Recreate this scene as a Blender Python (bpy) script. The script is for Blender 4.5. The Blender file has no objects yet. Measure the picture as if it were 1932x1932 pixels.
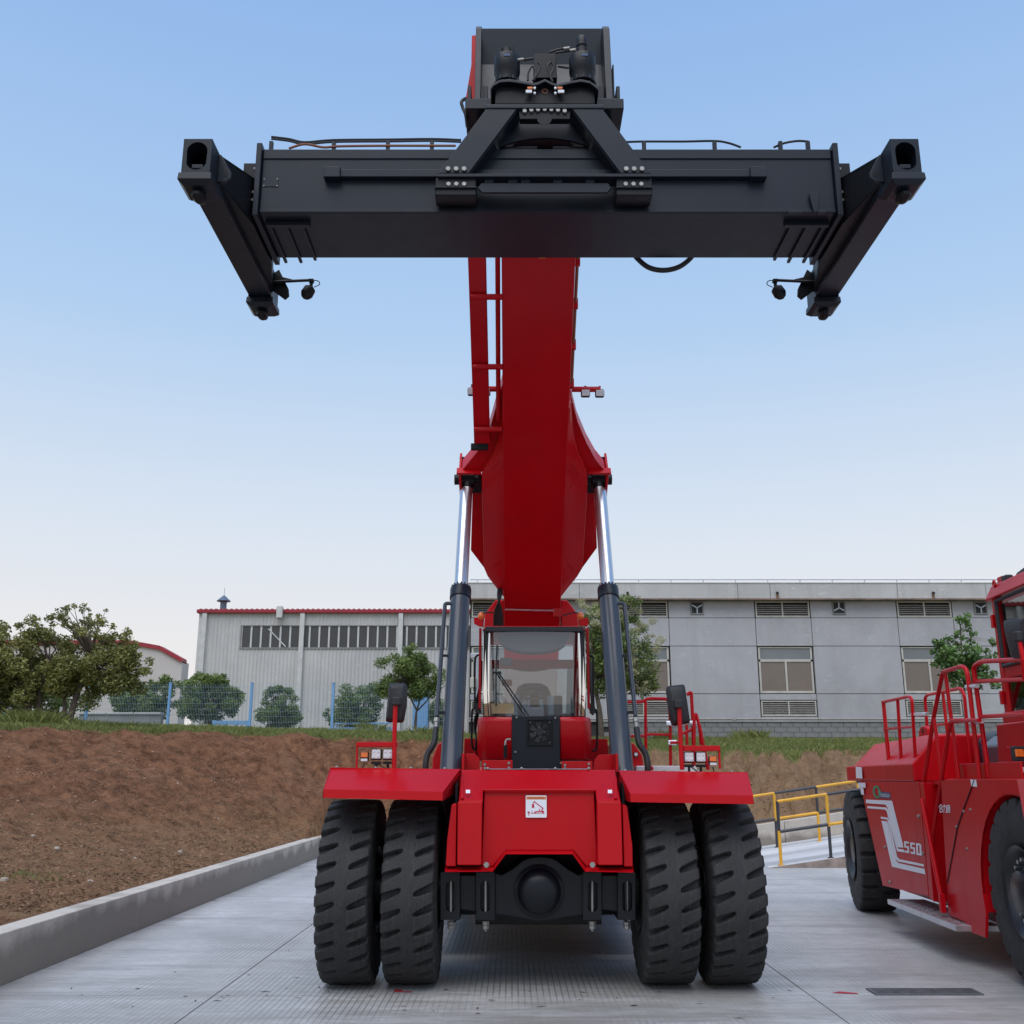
import bpy, bmesh, math, random
from mathutils import Vector, Matrix, noise
R = math.radians
random.seed(7)
SC = bpy.context.scene
COL = SC.collection

# ------------------------------------------------------------------ camera
PITCH = R(14.6); FPX = 1935.0; CAMH = 1.86
cam_d = bpy.data.cameras.new('camera'); cam = bpy.data.objects.new('camera', cam_d); COL.objects.link(cam)
cam.location = (0, 0, CAMH); cam.rotation_euler = (R(90) + PITCH, 0, 0)
cam_d.sensor_width = 36.0; cam_d.lens = 36.0 * FPX / 1932.0
cam_d.clip_start = 0.05; cam_d.clip_end = 3000
SC.camera = cam

# ------------------------------------------------------------------ sky and sun (after sundown, light from behind the camera)
world = bpy.data.worlds.new('World'); SC.world = world; world.use_nodes = True
nt = world.node_tree; nt.nodes.clear()
wo = nt.nodes.new('ShaderNodeOutputWorld'); bg = nt.nodes.new('ShaderNodeBackground')
EXPO = 0.85
SUN_EL, SUN_ROT = 64, 195
sky = nt.nodes.new('ShaderNodeTexSky'); sky.sky_type = 'NISHITA'; sky.sun_disc = False
sky.sun_elevation = R(SUN_EL); sky.sun_rotation = R(SUN_ROT)
sky.air_density = 1.0; sky.dust_density = 1.0; sky.ozone_density = 1.4; sky.altitude = 0
scl = nt.nodes.new('ShaderNodeVectorMath'); scl.operation = 'SCALE'; scl.inputs['Scale'].default_value = 0.10
nt.links.new(sky.outputs[0], scl.inputs[0])
tc_ = nt.nodes.new('ShaderNodeTexCoord'); sz_ = nt.nodes.new('ShaderNodeSeparateXYZ'); nt.links.new(tc_.outputs['Generated'], sz_.inputs[0])
cr_ = nt.nodes.new('ShaderNodeValToRGB'); nt.links.new(sz_.outputs['Z'], cr_.inputs[0])
STOPS = ((0.0, (0.94, 0.875, 0.84)), (0.12, (0.905, 0.88, 0.875)), (0.24, (0.755, 0.835, 0.94)), (0.42, (0.475, 0.675, 0.95)), (0.66, (0.305, 0.515, 0.895)), (1.0, (0.21, 0.40, 0.81)))
el_ = cr_.color_ramp.elements
while len(el_) < len(STOPS): el_.new(0.5)
for k_, (p_, c_) in enumerate(STOPS): el_[k_].position = p_; el_[k_].color = (*c_, 1)
mx_ = nt.nodes.new('ShaderNodeMix'); mx_.data_type = 'RGBA'; mx_.inputs[0].default_value = 0.12
nt.links.new(cr_.outputs[0], mx_.inputs[6]); nt.links.new(scl.outputs[0], mx_.inputs[7])
nt.links.new(mx_.outputs[2], bg.inputs[0]); bg.inputs[1].default_value = 2.0 ** -EXPO
nt.links.new(bg.outputs[0], wo.inputs[0])
sun_d = bpy.data.lights.new('sun', 'SUN'); sun = bpy.data.objects.new('sun', sun_d); COL.objects.link(sun)
sun_d.energy = 1.5; sun_d.angle = R(60); sun_d.color = (1.0, 0.95, 0.90)
sun.rotation_euler = (R(90 - SUN_EL), 0, R(-15))
SC.view_settings.view_transform = 'Standard'; SC.view_settings.look = 'None'
SC.view_settings.gamma = 1.0; SC.view_settings.exposure = EXPO
try: SC.view_settings.use_curve_mapping = False
except Exception: pass
SC.cycles.max_bounces = 8; SC.cycles.transparent_max_bounces = 16
SC.cycles.use_denoising = True

# ------------------------------------------------------------------ pixel (1932 px wide picture) to place
CP, SP = math.cos(PITCH), math.sin(PITCH)
def ray(px, py):
    xc = (px - 966) / FPX; yc = (966 - py) / FPX
    return Vector((xc, CP - yc * SP, SP + yc * CP))
def W(px, py, Y):                       # point on the vertical plane at distance Y
    d = ray(px, py); t = Y / d.y
    return Vector((d.x * t, Y, CAMH + d.z * t))
def G(px, py, z=0.0):                   # point on a horizontal plane
    d = ray(px, py); t = (z - CAMH) / d.z
    return Vector((d.x * t, d.y * t, z))

# ------------------------------------------------------------------ materials
def new_mat(name):
    m = bpy.data.materials.new(name); m.use_nodes = True
    n = m.node_tree; b = n.nodes['Principled BSDF']
    return m, n, b
def mix_rgb(n, fac, a, b):
    x = n.nodes.new('ShaderNodeMix'); x.data_type = 'RGBA'
    for sock, v in ((x.inputs[0], fac), (x.inputs[6], a), (x.inputs[7], b)):
        if hasattr(v, 'is_output') or hasattr(v, 'links'): n.links.new(v, sock)
        elif isinstance(v, (int, float)): sock.default_value = v
        else: sock.default_value = (*v, 1)
    return x.outputs[2]
def noise_node(n, scale, detail=4, rough=0.6, vec=None, dist=0.0):
    t = n.nodes.new('ShaderNodeTexNoise'); t.inputs['Scale'].default_value = scale
    t.inputs['Detail'].default_value = detail; t.inputs['Roughness'].default_value = rough
    t.inputs['Distortion'].default_value = dist
    if vec is not None: n.links.new(vec, t.inputs['Vector'])
    return t.outputs['Fac']
def coords(n, scale=(1, 1, 1), turn=True):
    c = n.nodes.new('ShaderNodeTexCoord'); mp = n.nodes.new('ShaderNodeMapping')
    mp.inputs['Scale'].default_value = scale
    if turn: mp.inputs['Rotation'].default_value = (.41, .27, .63); mp.inputs['Location'].default_value = (3.31, 1.17, 5.43)
    n.links.new(c.outputs['Object'], mp.inputs[0])
    return mp.outputs[0]
def ramp(n, fac, stops):
    r = n.nodes.new('ShaderNodeValToRGB'); n.links.new(fac, r.inputs[0])
    e = r.color_ramp.elements
    while len(e) < len(stops): e.new(0.5)
    for k, (p, v) in enumerate(stops):
        e[k].position = p; e[k].color = (v, v, v, 1) if isinstance(v, (int, float)) else (*v, 1)
    return r.outputs[0]
def bump(n, b, height, strength=0.3, dist=0.02):
    x = n.nodes.new('ShaderNodeBump'); x.inputs['Strength'].default_value = strength
    x.inputs['Distance'].default_value = dist; n.links.new(height, x.inputs['Height'])
    n.links.new(x.outputs[0], b.inputs['Normal'])
def simple(name, base, rough=0.5, metal=0.0, coat=0.0, var=0.12, scale=3.0, rvar=0.08, bumps=0.0, bscale=60):
    m, n, b = new_mat(name)
    v = coords(n)
    f = noise_node(n, scale, 5, 0.65, v)
    lo = tuple(c * (1 - var) for c in base); hi = tuple(min(1, c * (1 + var)) for c in base)
    n.links.new(mix_rgb(n, ramp(n, f, ((0.3, 0), (0.7, 1))), lo, hi), b.inputs['Base Color'])
    f2 = noise_node(n, scale * 4, 4, 0.6, v)
    mr = n.nodes.new('ShaderNodeMapRange'); mr.inputs['To Min'].default_value = max(0.02, rough - rvar)
    mr.inputs['To Max'].default_value = min(1, rough + rvar); n.links.new(f2, mr.inputs[0])
    n.links.new(mr.outputs[0], b.inputs['Roughness'])
    b.inputs['Metallic'].default_value = metal; b.inputs['Coat Weight'].default_value = coat
    b.inputs['Coat Roughness'].default_value = 0.08
    if bumps: bump(n, b, noise_node(n, bscale, 3, 0.6, v), bumps, 0.01)
    return m
def weathered(m, dust, amt, sc=(2.2, 2.2, .5)):
    # thin road dust and rain streaks over a paint: its own shape, the same in any light
    n = m.node_tree; b = n.nodes['Principled BSDF']; src = b.inputs['Base Color'].links[0].from_socket
    f = noise_node(n, 1.0, 7, 0.75, coords(n, sc), .4); g = noise_node(n, 40, 3, .7, coords(n))
    k = n.nodes.new('ShaderNodeMath'); k.operation = 'MULTIPLY'; n.links.new(ramp(n, f, ((.48, 0), (.72, amt))), k.inputs[0]); n.links.new(ramp(n, g, ((.35, .4), (.65, 1))), k.inputs[1])
    n.links.new(mix_rgb(n, k.outputs[0], src, dust), b.inputs['Base Color'])
    r = b.inputs['Roughness'].links[0].from_socket; a = n.nodes.new('ShaderNodeMath'); a.operation = 'MULTIPLY_ADD'; n.links.new(k.outputs[0], a.inputs[0]); a.inputs[1].default_value = .5; n.links.new(r, a.inputs[2]); n.links.new(a.outputs[0], b.inputs['Roughness'])
M = {}
M['red'] = simple('red_paint', (0.47, 0.0022, 0.0075), 0.40, 0, 0.15, 0.08, 0.9, 0.09)
M['red'].node_tree.nodes['Principled BSDF'].inputs['Specular IOR Level'].default_value = 0.15
M['red'].node_tree.nodes['Principled BSDF'].inputs['Coat Roughness'].default_value = 0.14
M['slate'] = simple('slate_paint', (0.0055, 0.0095, 0.0175), 0.44, 0, 0.06, 0.10, 1.5, 0.08)
M['barrel'] = simple('cylinder_paint', (0.032, 0.042, 0.060), 0.38, 0, 0.2, 0.08, 2, 0.06)
for _k in ('slate',): M[_k].node_tree.nodes['Principled BSDF'].inputs['Specular IOR Level'].default_value = 0.3
M['black'] = simple('black_paint', (0.0045, 0.0055, 0.008), 0.48, 0, 0.02, 0.15, 3, 0.1)
M['axle'] = simple('axle_paint', (0.0035, 0.005, 0.008), 0.42, 0, 0.03, 0.15, 3, 0.08)
for _k in ('axle', 'black'): M[_k].node_tree.nodes['Principled BSDF'].inputs['Specular IOR Level'].default_value = 0.28
M['hose'] = simple('hose_rubber', (0.012, 0.012, 0.013), 0.55)
M['plastic'] = simple('black_plastic', (0.014, 0.015, 0.018), 0.55, 0, 0, 0.1, 8)
M['rubber2'] = simple('side_rubber', (0.026, 0.027, 0.030), 0.75, 0, 0, 0.2, 6, 0.08, 0.15, 80)
M['steel'] = simple('zinc_steel', (0.30, 0.295, 0.28), 0.5, 0.6, 0, 0.1, 20)
M['chrome'] = simple('chrome_rod', (0.60, 0.63, 0.68), 0.36, 1.0, 0, 0.03, 4, 0.04)
M['alu'] = simple('bare_aluminium', (0.66, 0.67, 0.70), 0.35, 0.85, 0, 0.1, 6)
M['white'] = simple('white_vinyl', (0.74, 0.76, 0.80), 0.4, 0, 0, 0.04, 5)
M['lens'] = simple('clear_lens', (0.62, 0.64, 0.68), 0.12, 0.2, 0.5, 0.12, 60)
M['amber'] = simple('amber_lens', (0.75, 0.16, 0.02), 0.2, 0, 0.5, 0.2, 40)
M['yellow'] = simple('yellow_paint', (0.72, 0.36, 0.015), 0.45, 0, 0.2, 0.1, 5)
M['railblack'] = simple('black_rail_paint', (0.030, 0.030, 0.036), 0.45, 0, 0.2, 0.1, 5)
M['rim'] = simple('rim_paint', (0.016, 0.017, 0.020), 0.38, 0, 0.1)
M['card'] = simple('cardboard', (0.55, 0.40, 0.20), 0.8)
M['orange'] = simple('orange_print', (0.68, 0.19, 0.05), 0.5)
M['magenta'] = simple('crimson_print', (0.50, 0.015, 0.06), 0.5)
M['green'] = simple('green_print', (0.03, 0.22, 0.10), 0.5)
M['navy'] = simple('navy_print', (0.03, 0.07, 0.16), 0.5)
M['film'] = simple('seat_film', (0.30, 0.33, 0.37), 0.25, 0, 0.6, 0.35, 14, 0.1, 0.6, 20)
M['seat'] = simple('dark_seat', (0.05, 0.055, 0.065), 0.5, 0, 0.2)
M['trim'] = simple('grey_interior', (0.16, 0.17, 0.19), 0.6)
M['redprint'] = simple('ground_red_paint', (0.42, 0.03, 0.04), 0.7, 0, 0, 0.3, 30)
M['brass'] = simple('rust_collar', (0.25, 0.09, 0.04), 0.6)
weathered(M['red'], (.24, .02, .02), .22)
weathered(M['slate'], (.035, .040, .048), .10)
weathered(M['axle'], (.05, .045, .04), .10)
weathered(M['barrel'], (.10, .10, .10), .18)
weathered(M['yellow'], (.25, .17, .08), .5)
def glass_mat(name, tint, refl=0.10, rough=0.02, opac=0.12):
    m, n, b = new_mat(name); out = n.nodes['Material Output']
    tr = n.nodes.new('ShaderNodeBsdfTransparent'); tr.inputs[0].default_value = (*tint, 1)
    gl = n.nodes.new('ShaderNodeBsdfGlossy'); gl.inputs['Roughness'].default_value = rough
    fr = n.nodes.new('ShaderNodeFresnel'); fr.inputs[0].default_value = 1.5
    ad = n.nodes.new('ShaderNodeMath'); ad.operation = 'MULTIPLY_ADD'; n.links.new(fr.outputs[0], ad.inputs[0])
    ad.inputs[1].default_value = 1.2; ad.inputs[2].default_value = refl; ad.use_clamp = True
    mx = n.nodes.new('ShaderNodeMixShader'); n.links.new(ad.outputs[0], mx.inputs[0])
    n.links.new(tr.outputs[0], mx.inputs[1]); n.links.new(gl.outputs[0], mx.inputs[2])
    n.links.new(mx.outputs[0], out.inputs[0]); n.nodes.remove(b)
    return m
M['glass'] = glass_mat('cab_glass', (0.86, 0.90, 0.92), 0.10)
M['darkglass'] = glass_mat('tinted_glass', (0.50, 0.56, 0.58), 0.16)
def pane_mat(name, base, rough=0.12, spec=0.6):
    m = simple(name, base, rough, 0, 0.3, 0.15, 0.4, 0.03); m.node_tree.nodes['Principled BSDF'].inputs['Specular IOR Level'].default_value = spec
    return m
M['pane'] = pane_mat('brown_pane', (0.16, 0.125, 0.105), 0.15)
M['pane_top'] = pane_mat('blue_pane', (0.15, 0.17, 0.18), 0.15)
M['pane_dark'] = pane_mat('dark_pane', (0.055, 0.055, 0.056), 0.2, 0.3)

# ------------------------------------------------------------------ mesh helpers
class MB:
    def __init__(s): s.bm = bmesh.new()
    def poly(s, pts):
        try: return s.bm.faces.new([s.bm.verts.new(Vector(p)) for p in pts])
        except ValueError: return None
    def faces(s, vs, fs):
        v = [s.bm.verts.new(Vector(p)) for p in vs]
        for f in fs:
            try: s.bm.faces.new([v[i] for i in f])
            except ValueError: pass
    def hexa(s, p):                       # 8 points: bottom loop 0-3, top loop 4-7
        s.faces(p, ((3, 2, 1, 0), (4, 5, 6, 7), (0, 1, 5, 4), (1, 2, 6, 5), (2, 3, 7, 6), (3, 0, 4, 7))); return s
    def box(s, x0, x1, y0, y1, z0, z1):
        return s.hexa([(x0, y0, z0), (x1, y0, z0), (x1, y1, z0), (x0, y1, z0), (x0, y0, z1), (x1, y0, z1), (x1, y1, z1), (x0, y1, z1)])
    def obox(s, c, size, rot=None):
        hx, hy, hz = (v / 2 for v in size); c = Vector(c); m = rot or Matrix.Identity(3)
        return s.hexa([c + m @ Vector(q) for q in ((-hx, -hy, -hz), (hx, -hy, -hz), (hx, hy, -hz), (-hx, hy, -hz), (-hx, -hy, hz), (hx, -hy, hz), (hx, hy, hz), (-hx, hy, hz))])
    def plate(s, pts, vec):               # polygon extruded along vec
        vec = Vector(vec); n = len(pts); a = [Vector(p) for p in pts]; b = [p + vec for p in a]
        s.faces(a + b, [tuple(range(n))[::-1], tuple(range(n, 2 * n))] + [(i, (i + 1) % n, n + (i + 1) % n, n + i) for i in range(n)])
        return s
    def loft(s, loops, close=True, cap=True):
        n = len(loops[0]); vs = [p for l in loops for p in l]; fs = []
        for k in range(len(loops) - 1):
            for i in range(n if close else n - 1):
                j = (i + 1) % n; fs.append((k * n + i, k * n + j, (k + 1) * n + j, (k + 1) * n + i))
        if cap: fs.append(tuple(range(n))[::-1]); fs.append(tuple(range((len(loops) - 1) * n, len(loops) * n)))
        s.faces(vs, fs); return s
    def ring(s, c, ax, r, seg, up=None):
        ax = Vector(ax).normalized(); u = ax.orthogonal().normalized() if up is None else Vector(up); v = ax.cross(u)
        return [Vector(c) + (u * math.cos(2 * math.pi * i / seg) + v * math.sin(2 * math.pi * i / seg)) * r for i in range(seg)]
    def cyl(s, p0, p1, r0, r1=None, seg=20, cap=True):
        p0, p1 = Vector(p0), Vector(p1); ax = p1 - p0; r1 = r0 if r1 is None else r1
        return s.loft([s.ring(p0, ax, r0, seg), s.ring(p1, ax, r1, seg)], True, cap)
    def lathe(s, p0, ax, prof, seg=32, cap=True):   # prof: (distance along axis, radius)
        p0 = Vector(p0); ax = Vector(ax).normalized()
        return s.loft([s.ring(p0 + ax * d, ax, max(r, 1e-4), seg) for d, r in prof], True, cap)
    def tube(s, pts, r, seg=8, cap=True):
        pts = [Vector(p) for p in pts]; loops = []; up = None
        for i, p in enumerate(pts):
            t = (pts[min(i + 1, len(pts) - 1)] - pts[max(i - 1, 0)]).normalized()
            if up is None: up = t.orthogonal().normalized()
            up = (up - t * up.dot(t)); up = up.normalized() if up.length > 1e-5 else t.orthogonal().normalized()
            v = t.cross(up)
            rr = r[i] if isinstance(r, (list, tuple)) else r
            loops.append([p + (up * math.cos(2 * math.pi * k / seg) + v * math.sin(2 * math.pi * k / seg)) * rr for k in range(seg)])
        return s.loft(loops, True, cap)
    def sphere(s, c, r, seg=24, rings=12, zs=1.0, half=False):
        c = Vector(c); a0 = 0.0 if half else -math.pi / 2
        loops = [[c + Vector((math.cos(a) * math.cos(t) * r, math.cos(a) * math.sin(t) * r, math.sin(a) * r * zs)) for t in [2 * math.pi * k / seg for k in range(seg)]] for a in [a0 + (math.pi / 2 - a0) * i / rings for i in range(rings + 1)]]
        return s.loft(loops, True, True)
    def mesh(s, name, smooth=35):
        bmesh.ops.remove_doubles(s.bm, verts=s.bm.verts, dist=1e-5)
        bmesh.ops.recalc_face_normals(s.bm, faces=s.bm.faces)
        me = bpy.data.meshes.new(name); s.bm.to_mesh(me); s.bm.free()
        me.polygons.foreach_set('use_smooth', [True] * len(me.polygons))
        if smooth: me.set_sharp_from_angle(angle=R(smooth))
        return me
    def build(s, name, mat, parent=None, bevel=0.0, smooth=35, kind=None, label=None):
        o = link(name, s.mesh(name, smooth), mat, parent)
        if bevel: add_bevel(o, bevel)
        if kind: o['kind'] = kind
        if label: o['label'] = label
        return o
def add_bevel(o, w, seg=2):
    b = o.modifiers.new('bevel', 'BEVEL'); b.width = w; b.segments = seg; b.limit_method = 'ANGLE'; b.angle_limit = R(40)
    b.harden_normals = True
WORLD = set()                              # empties whose parts are written in world coordinates
def link(name, me, mat, parent=None):
    if mat is not None and not me.materials: me.materials.append(M[mat] if isinstance(mat, str) else mat)
    o = bpy.data.objects.new(name, me); COL.objects.link(o)
    if parent is not None:
        o.parent = parent
        if parent.name in WORLD: o.matrix_parent_inverse = Matrix.Translation(-parent.location)
    return o
def tag(o, label, cat=None, group=None, kind=None):
    if label: o['label'] = label
    if cat: o['category'] = cat
    if group: o['group'] = group
    if kind: o['kind'] = kind
    return o
def thing(name, label, cat, loc=(0, 0, 0), rotz=0, group=None, world=True):
    o = bpy.data.objects.new(name, None); COL.objects.link(o); o.location = loc; o.rotation_euler.z = rotz
    o.empty_display_size = 0.2
    if world and not rotz: WORLD.add(o.name)
    return tag(o, label, cat, group)
def curve_pts(ctrl, n=8):                  # Catmull-Rom through control points
    c = [Vector(p) for p in ctrl]; c = [c[0] * 2 - c[1]] + c + [c[-1] * 2 - c[-2]]; out = []
    for i in range(1, len(c) - 2):
        for k in range(n):
            t = k / n; a, b, d, e = c[i - 1], c[i], c[i + 1], c[i + 2]
            out.append(0.5 * ((2 * b) + (d - a) * t + (2 * a - 5 * b + 4 * d - e) * t * t + (3 * b - a - 3 * d + e) * t ** 3))
    out.append(c[-2]); return out
def round_path(pts, r, n=5):               # polyline with rounded corners
    pts = [Vector(p) for p in pts]; out = [pts[0]]
    for i in range(1, len(pts) - 1):
        a, b, c = pts[i - 1], pts[i], pts[i + 1]
        d0, d1 = (a - b), (c - b); rr = min(r, d0.length * .49, d1.length * .49)
        p0, p1 = b + d0.normalized() * rr, b + d1.normalized() * rr
        for k in range(n + 1):
            t = k / n; out.append(p0 * (1 - t) ** 2 + b * 2 * t * (1 - t) + p1 * t * t)
    out.append(pts[-1]); return out
def sstep(a, b, x):
    t = max(0.0, min(1.0, (x - a) / (b - a))); return t * t * (3 - 2 * t)
def lerp_tab(tab, x):
    if x <= tab[0][0]: return tab[0][1]
    for (a, va), (b, vb) in zip(tab, tab[1:]):
        if x <= b: return va + (vb - va) * (x - a) / (b - a)
    return tab[-1][1]
# ================================================================== SETTING: yard, bank, kerbs, ramp
def concrete_mat():
    m, n, b = new_mat('yard_concrete')
    v = coords(n); v0 = coords(n, (1, 1, 1), False)
    big = noise_node(n, 0.35, 6, 0.65, v, 0.4)
    streak = noise_node(n, 1.0, 6, 0.7, coords(n, (1.2, 0.22, 1)))
    fine = noise_node(n, 9, 5, 0.7, v)
    c = mix_rgb(n, ramp(n, big, ((0.35, 0), (0.65, 1))), (0.38, 0.375, 0.365), (0.50, 0.495, 0.485))
    c = mix_rgb(n, ramp(n, streak, ((0.42, 0), (0.68, 0.55))), c, (0.60, 0.595, 0.59))
    c = mix_rgb(n, ramp(n, fine, ((0.45, 0), (0.75, 0.35))), c, (0.17, 0.165, 0.16))
    # tyre scuffs: dark brushed patches in the drive lane
    sc1 = noise_node(n, 1.0, 7, 0.75, coords(n, (0.30, 1.9, 1)), 0.3)
    c = mix_rgb(n, ramp(n, sc1, ((0.50, 0), (0.66, 0.55))), c, (0.20, 0.19, 0.18))
    # darker worn drive area near the front of the machine, brushed across the lane
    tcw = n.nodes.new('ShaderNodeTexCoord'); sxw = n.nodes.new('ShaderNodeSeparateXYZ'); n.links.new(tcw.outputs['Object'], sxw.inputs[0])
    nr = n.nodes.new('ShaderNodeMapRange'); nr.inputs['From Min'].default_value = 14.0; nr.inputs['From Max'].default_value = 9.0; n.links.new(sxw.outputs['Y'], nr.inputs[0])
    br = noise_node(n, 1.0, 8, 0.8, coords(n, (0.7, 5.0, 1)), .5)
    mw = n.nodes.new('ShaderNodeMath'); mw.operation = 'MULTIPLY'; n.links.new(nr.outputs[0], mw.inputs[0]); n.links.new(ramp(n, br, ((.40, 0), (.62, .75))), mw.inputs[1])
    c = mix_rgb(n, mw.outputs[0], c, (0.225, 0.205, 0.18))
    ck = noise_node(n, 60, 3, .8, v); c = mix_rgb(n, ramp(n, ck, ((.62, 0), (.72, .5))), c, (.15, .145, .14))
    # grooves pressed along the lane
    wv = n.nodes.new('ShaderNodeTexWave'); wv.wave_type = 'BANDS'; wv.bands_direction = 'X'
    wv.inputs['Scale'].default_value = 5.6; wv.inputs['Distortion'].default_value = 0.12; wv.inputs['Detail Scale'].default_value = 0.4
    n.links.new(v0, wv.inputs['Vector'])
    line = ramp(n, wv.outputs['Fac'], ((0.03, 1), (0.17, 0)))
    msk = ramp(n, noise_node(n, 0.8, 4, 0.6, coords(n, (0.9, 0.5, 1))), ((0.44, 0.06), (0.60, 0.9)))
    ml = n.nodes.new('ShaderNodeMath'); ml.operation = 'MULTIPLY'; n.links.new(line, ml.inputs[0]); n.links.new(msk, ml.inputs[1])
    c = mix_rgb(n, ml.outputs[0], c, (0.17, 0.165, 0.16))
    n.links.new(c, b.inputs['Base Color'])
    n.links.new(ramp(n, big, ((0.3, 0.36), (0.7, 0.52))), b.inputs['Roughness']); b.inputs['Specular IOR Level'].default_value = 0.7
    h = n.nodes.new('ShaderNodeMath'); h.operation = 'MULTIPLY_ADD'; n.links.new(ml.outputs[0], h.inputs[0])
    h.inputs[1].default_value = -1.2; n.links.new(fine, h.inputs[2])
    bump(n, b, fine, 0.10, 0.01)
    return m
M['concrete'] = concrete_mat()
def kerb_mat():
    m, n, b = new_mat('kerb_concrete'); v = coords(n)
    tc = n.nodes.new('ShaderNodeTexCoord'); sx = n.nodes.new('ShaderNodeSeparateXYZ'); n.links.new(tc.outputs['Object'], sx.inputs[0])
    wav = noise_node(n, 1.0, 4, 0.6, coords(n, (1.3, 1.3, 0.15)))
    ad = n.nodes.new('ShaderNodeMath'); ad.operation = 'MULTIPLY_ADD'; n.links.new(wav, ad.inputs[0]); ad.inputs[1].default_value = -0.62; n.links.new(sx.outputs['Z'], ad.inputs[2])
    wet = ramp(n, ad.outputs[0], ((0.0, 0.8), (0.16, 0)))
    fine = noise_node(n, 14, 6, 0.7, v)
    c = mix_rgb(n, fine, (0.43, 0.385, 0.325), (0.60, 0.55, 0.485))
    c = mix_rgb(n, wet, c, (0.19, 0.165, 0.138))
    n.links.new(c, b.inputs['Base Color']); b.inputs['Roughness'].default_value = 0.85
    pit = noise_node(n, 45, 4, .8, v); c2 = mix_rgb(n, ramp(n, pit, ((.60, 0), (.70, .6))), c, (.13, .12, .105)); blot = noise_node(n, 1.6, 6, .7, v, .6); c2 = mix_rgb(n, ramp(n, blot, ((.52, 0), (.66, .45))), c2, (.26, .225, .185)); n.links.new(c2, b.inputs['Base Color'])
    bump(n, b, fine, 0.5, 0.03); return m
M['kerb'] = kerb_mat()
def soil_mat():
    m, n, b = new_mat('bank_soil'); v = coords(n)
    tc = n.nodes.new('ShaderNodeTexCoord'); sx = n.nodes.new('ShaderNodeSeparateXYZ'); n.links.new(tc.outputs['Object'], sx.inputs[0])
    side = n.nodes.new('ShaderNodeMapRange'); side.inputs['From Min'].default_value = -3; side.inputs['From Max'].default_value = 5; n.links.new(sx.outputs['X'], side.inputs[0])
    big = noise_node(n, 0.5, 6, 0.7, v, 0.6); mid = noise_node(n, 3.0, 7, 0.75, v, 0.5); fine = noise_node(n, 16, 6, 0.75, v)
    red = mix_rgb(n, ramp(n, mid, ((0.36, 0), (0.62, 1))), (0.100, 0.045, 0.024), (0.285, 0.138, 0.074))
    tan = mix_rgb(n, ramp(n, mid, ((0.3, 0), (0.7, 1))), (0.15, 0.092, 0.052), (0.36, 0.235, 0.140))
    c = mix_rgb(n, side.outputs[0], red, tan)
    c = mix_rgb(n, ramp(n, big, ((0.52, 0), (0.68, 0.6))), c, (0.29, 0.165, 0.098))
    # dry straw litter low on the left apron
    low = n.nodes.new('ShaderNodeMapRange'); low.inputs['From Min'].default_value = 1.5; low.inputs['From Max'].default_value = 0.6; n.links.new(sx.outputs['Z'], low.inputs[0])
    st = noise_node(n, 7, 7, 0.8, v, 1.2)
    ml = n.nodes.new('ShaderNodeMath'); ml.operation = 'MULTIPLY'; n.links.new(ramp(n, st, ((0.44, 0), (0.62, 1))), ml.inputs[0]); n.links.new(low.outputs[0], ml.inputs[1])
    c = mix_rgb(n, ml.outputs[0], c, (0.31, 0.20, 0.105))
    c = mix_rgb(n, ramp(n, fine, ((0.56, 0), (0.74, 0.45))), c, (0.075, 0.042, 0.028))
    # turf on the flat top
    ge = n.nodes.new('ShaderNodeNewGeometry'); sn = n.nodes.new('ShaderNodeSeparateXYZ'); n.links.new(ge.outputs['Normal'], sn.inputs[0])
    hi = n.nodes.new('ShaderNodeAttribute'); hi.attribute_name = 'turf'
    fl = n.nodes.new('ShaderNodeMapRange'); fl.inputs['From Min'].default_value = 0.80; fl.inputs['From Max'].default_value = 0.93; n.links.new(sn.outputs['Z'], fl.inputs[0])
    m2 = n.nodes.new('ShaderNodeMath'); m2.operation = 'MULTIPLY'; n.links.new(hi.outputs['Fac'], m2.inputs[0]); m2.inputs[1].default_value = 1.0
    gr = mix_rgb(n, mid, (0.10, 0.115, 0.03), (0.18, 0.19, 0.06))
    c = mix_rgb(n, m2.outputs[0], c, gr)
    n.links.new(c, b.inputs['Base Color']); b.inputs['Roughness'].default_value = 0.95; b.inputs['Specular IOR Level'].default_value = 0.15
    ad = n.nodes.new('ShaderNodeMath'); ad.operation = 'MULTIPLY_ADD'; n.links.new(fine, ad.inputs[0]); ad.inputs[1].default_value = 0.35; n.links.new(mid, ad.inputs[2])
    bump(n, b, ad.outputs[0], 1.0, 0.15); return m
M['soil'] = soil_mat()

# ---- yard: poured slabs laid on a base sheet, open joints between them
KX = -4.75
base = MB(); base.box(KX + 0.001, 90, -60, 34, -0.30, -0.024)
tag(base.build('yard', M['kerb']), 'pale concrete yard the machines stand on', None, None, 'structure')
yard = bpy.data.objects['yard']
slab_cache = {}
xs = [KX + 0.004, -2.65, 2.65, 7.95, 13.25, 18.55, 29.15, 45]
ys = [-12, -5.1, -0.1, 4.9, 9.9, 14.9, 19.9, 24.9, 29.9]
for i in range(len(xs) - 1):
    for j in range(len(ys) - 1):
        g = 0.006
        x0, x1, y0, y1 = xs[i] + g, xs[i + 1] - g, ys[j] + g, ys[j + 1] - g
        if i == 0: x0 -= g
        mb = MB(); dz = random.uniform(-.002, .002)
        mb.box(x0, x1, y0, y1, -0.022, dz * 0)
        mb.build('concrete_slab', 'concrete', yard)
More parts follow.
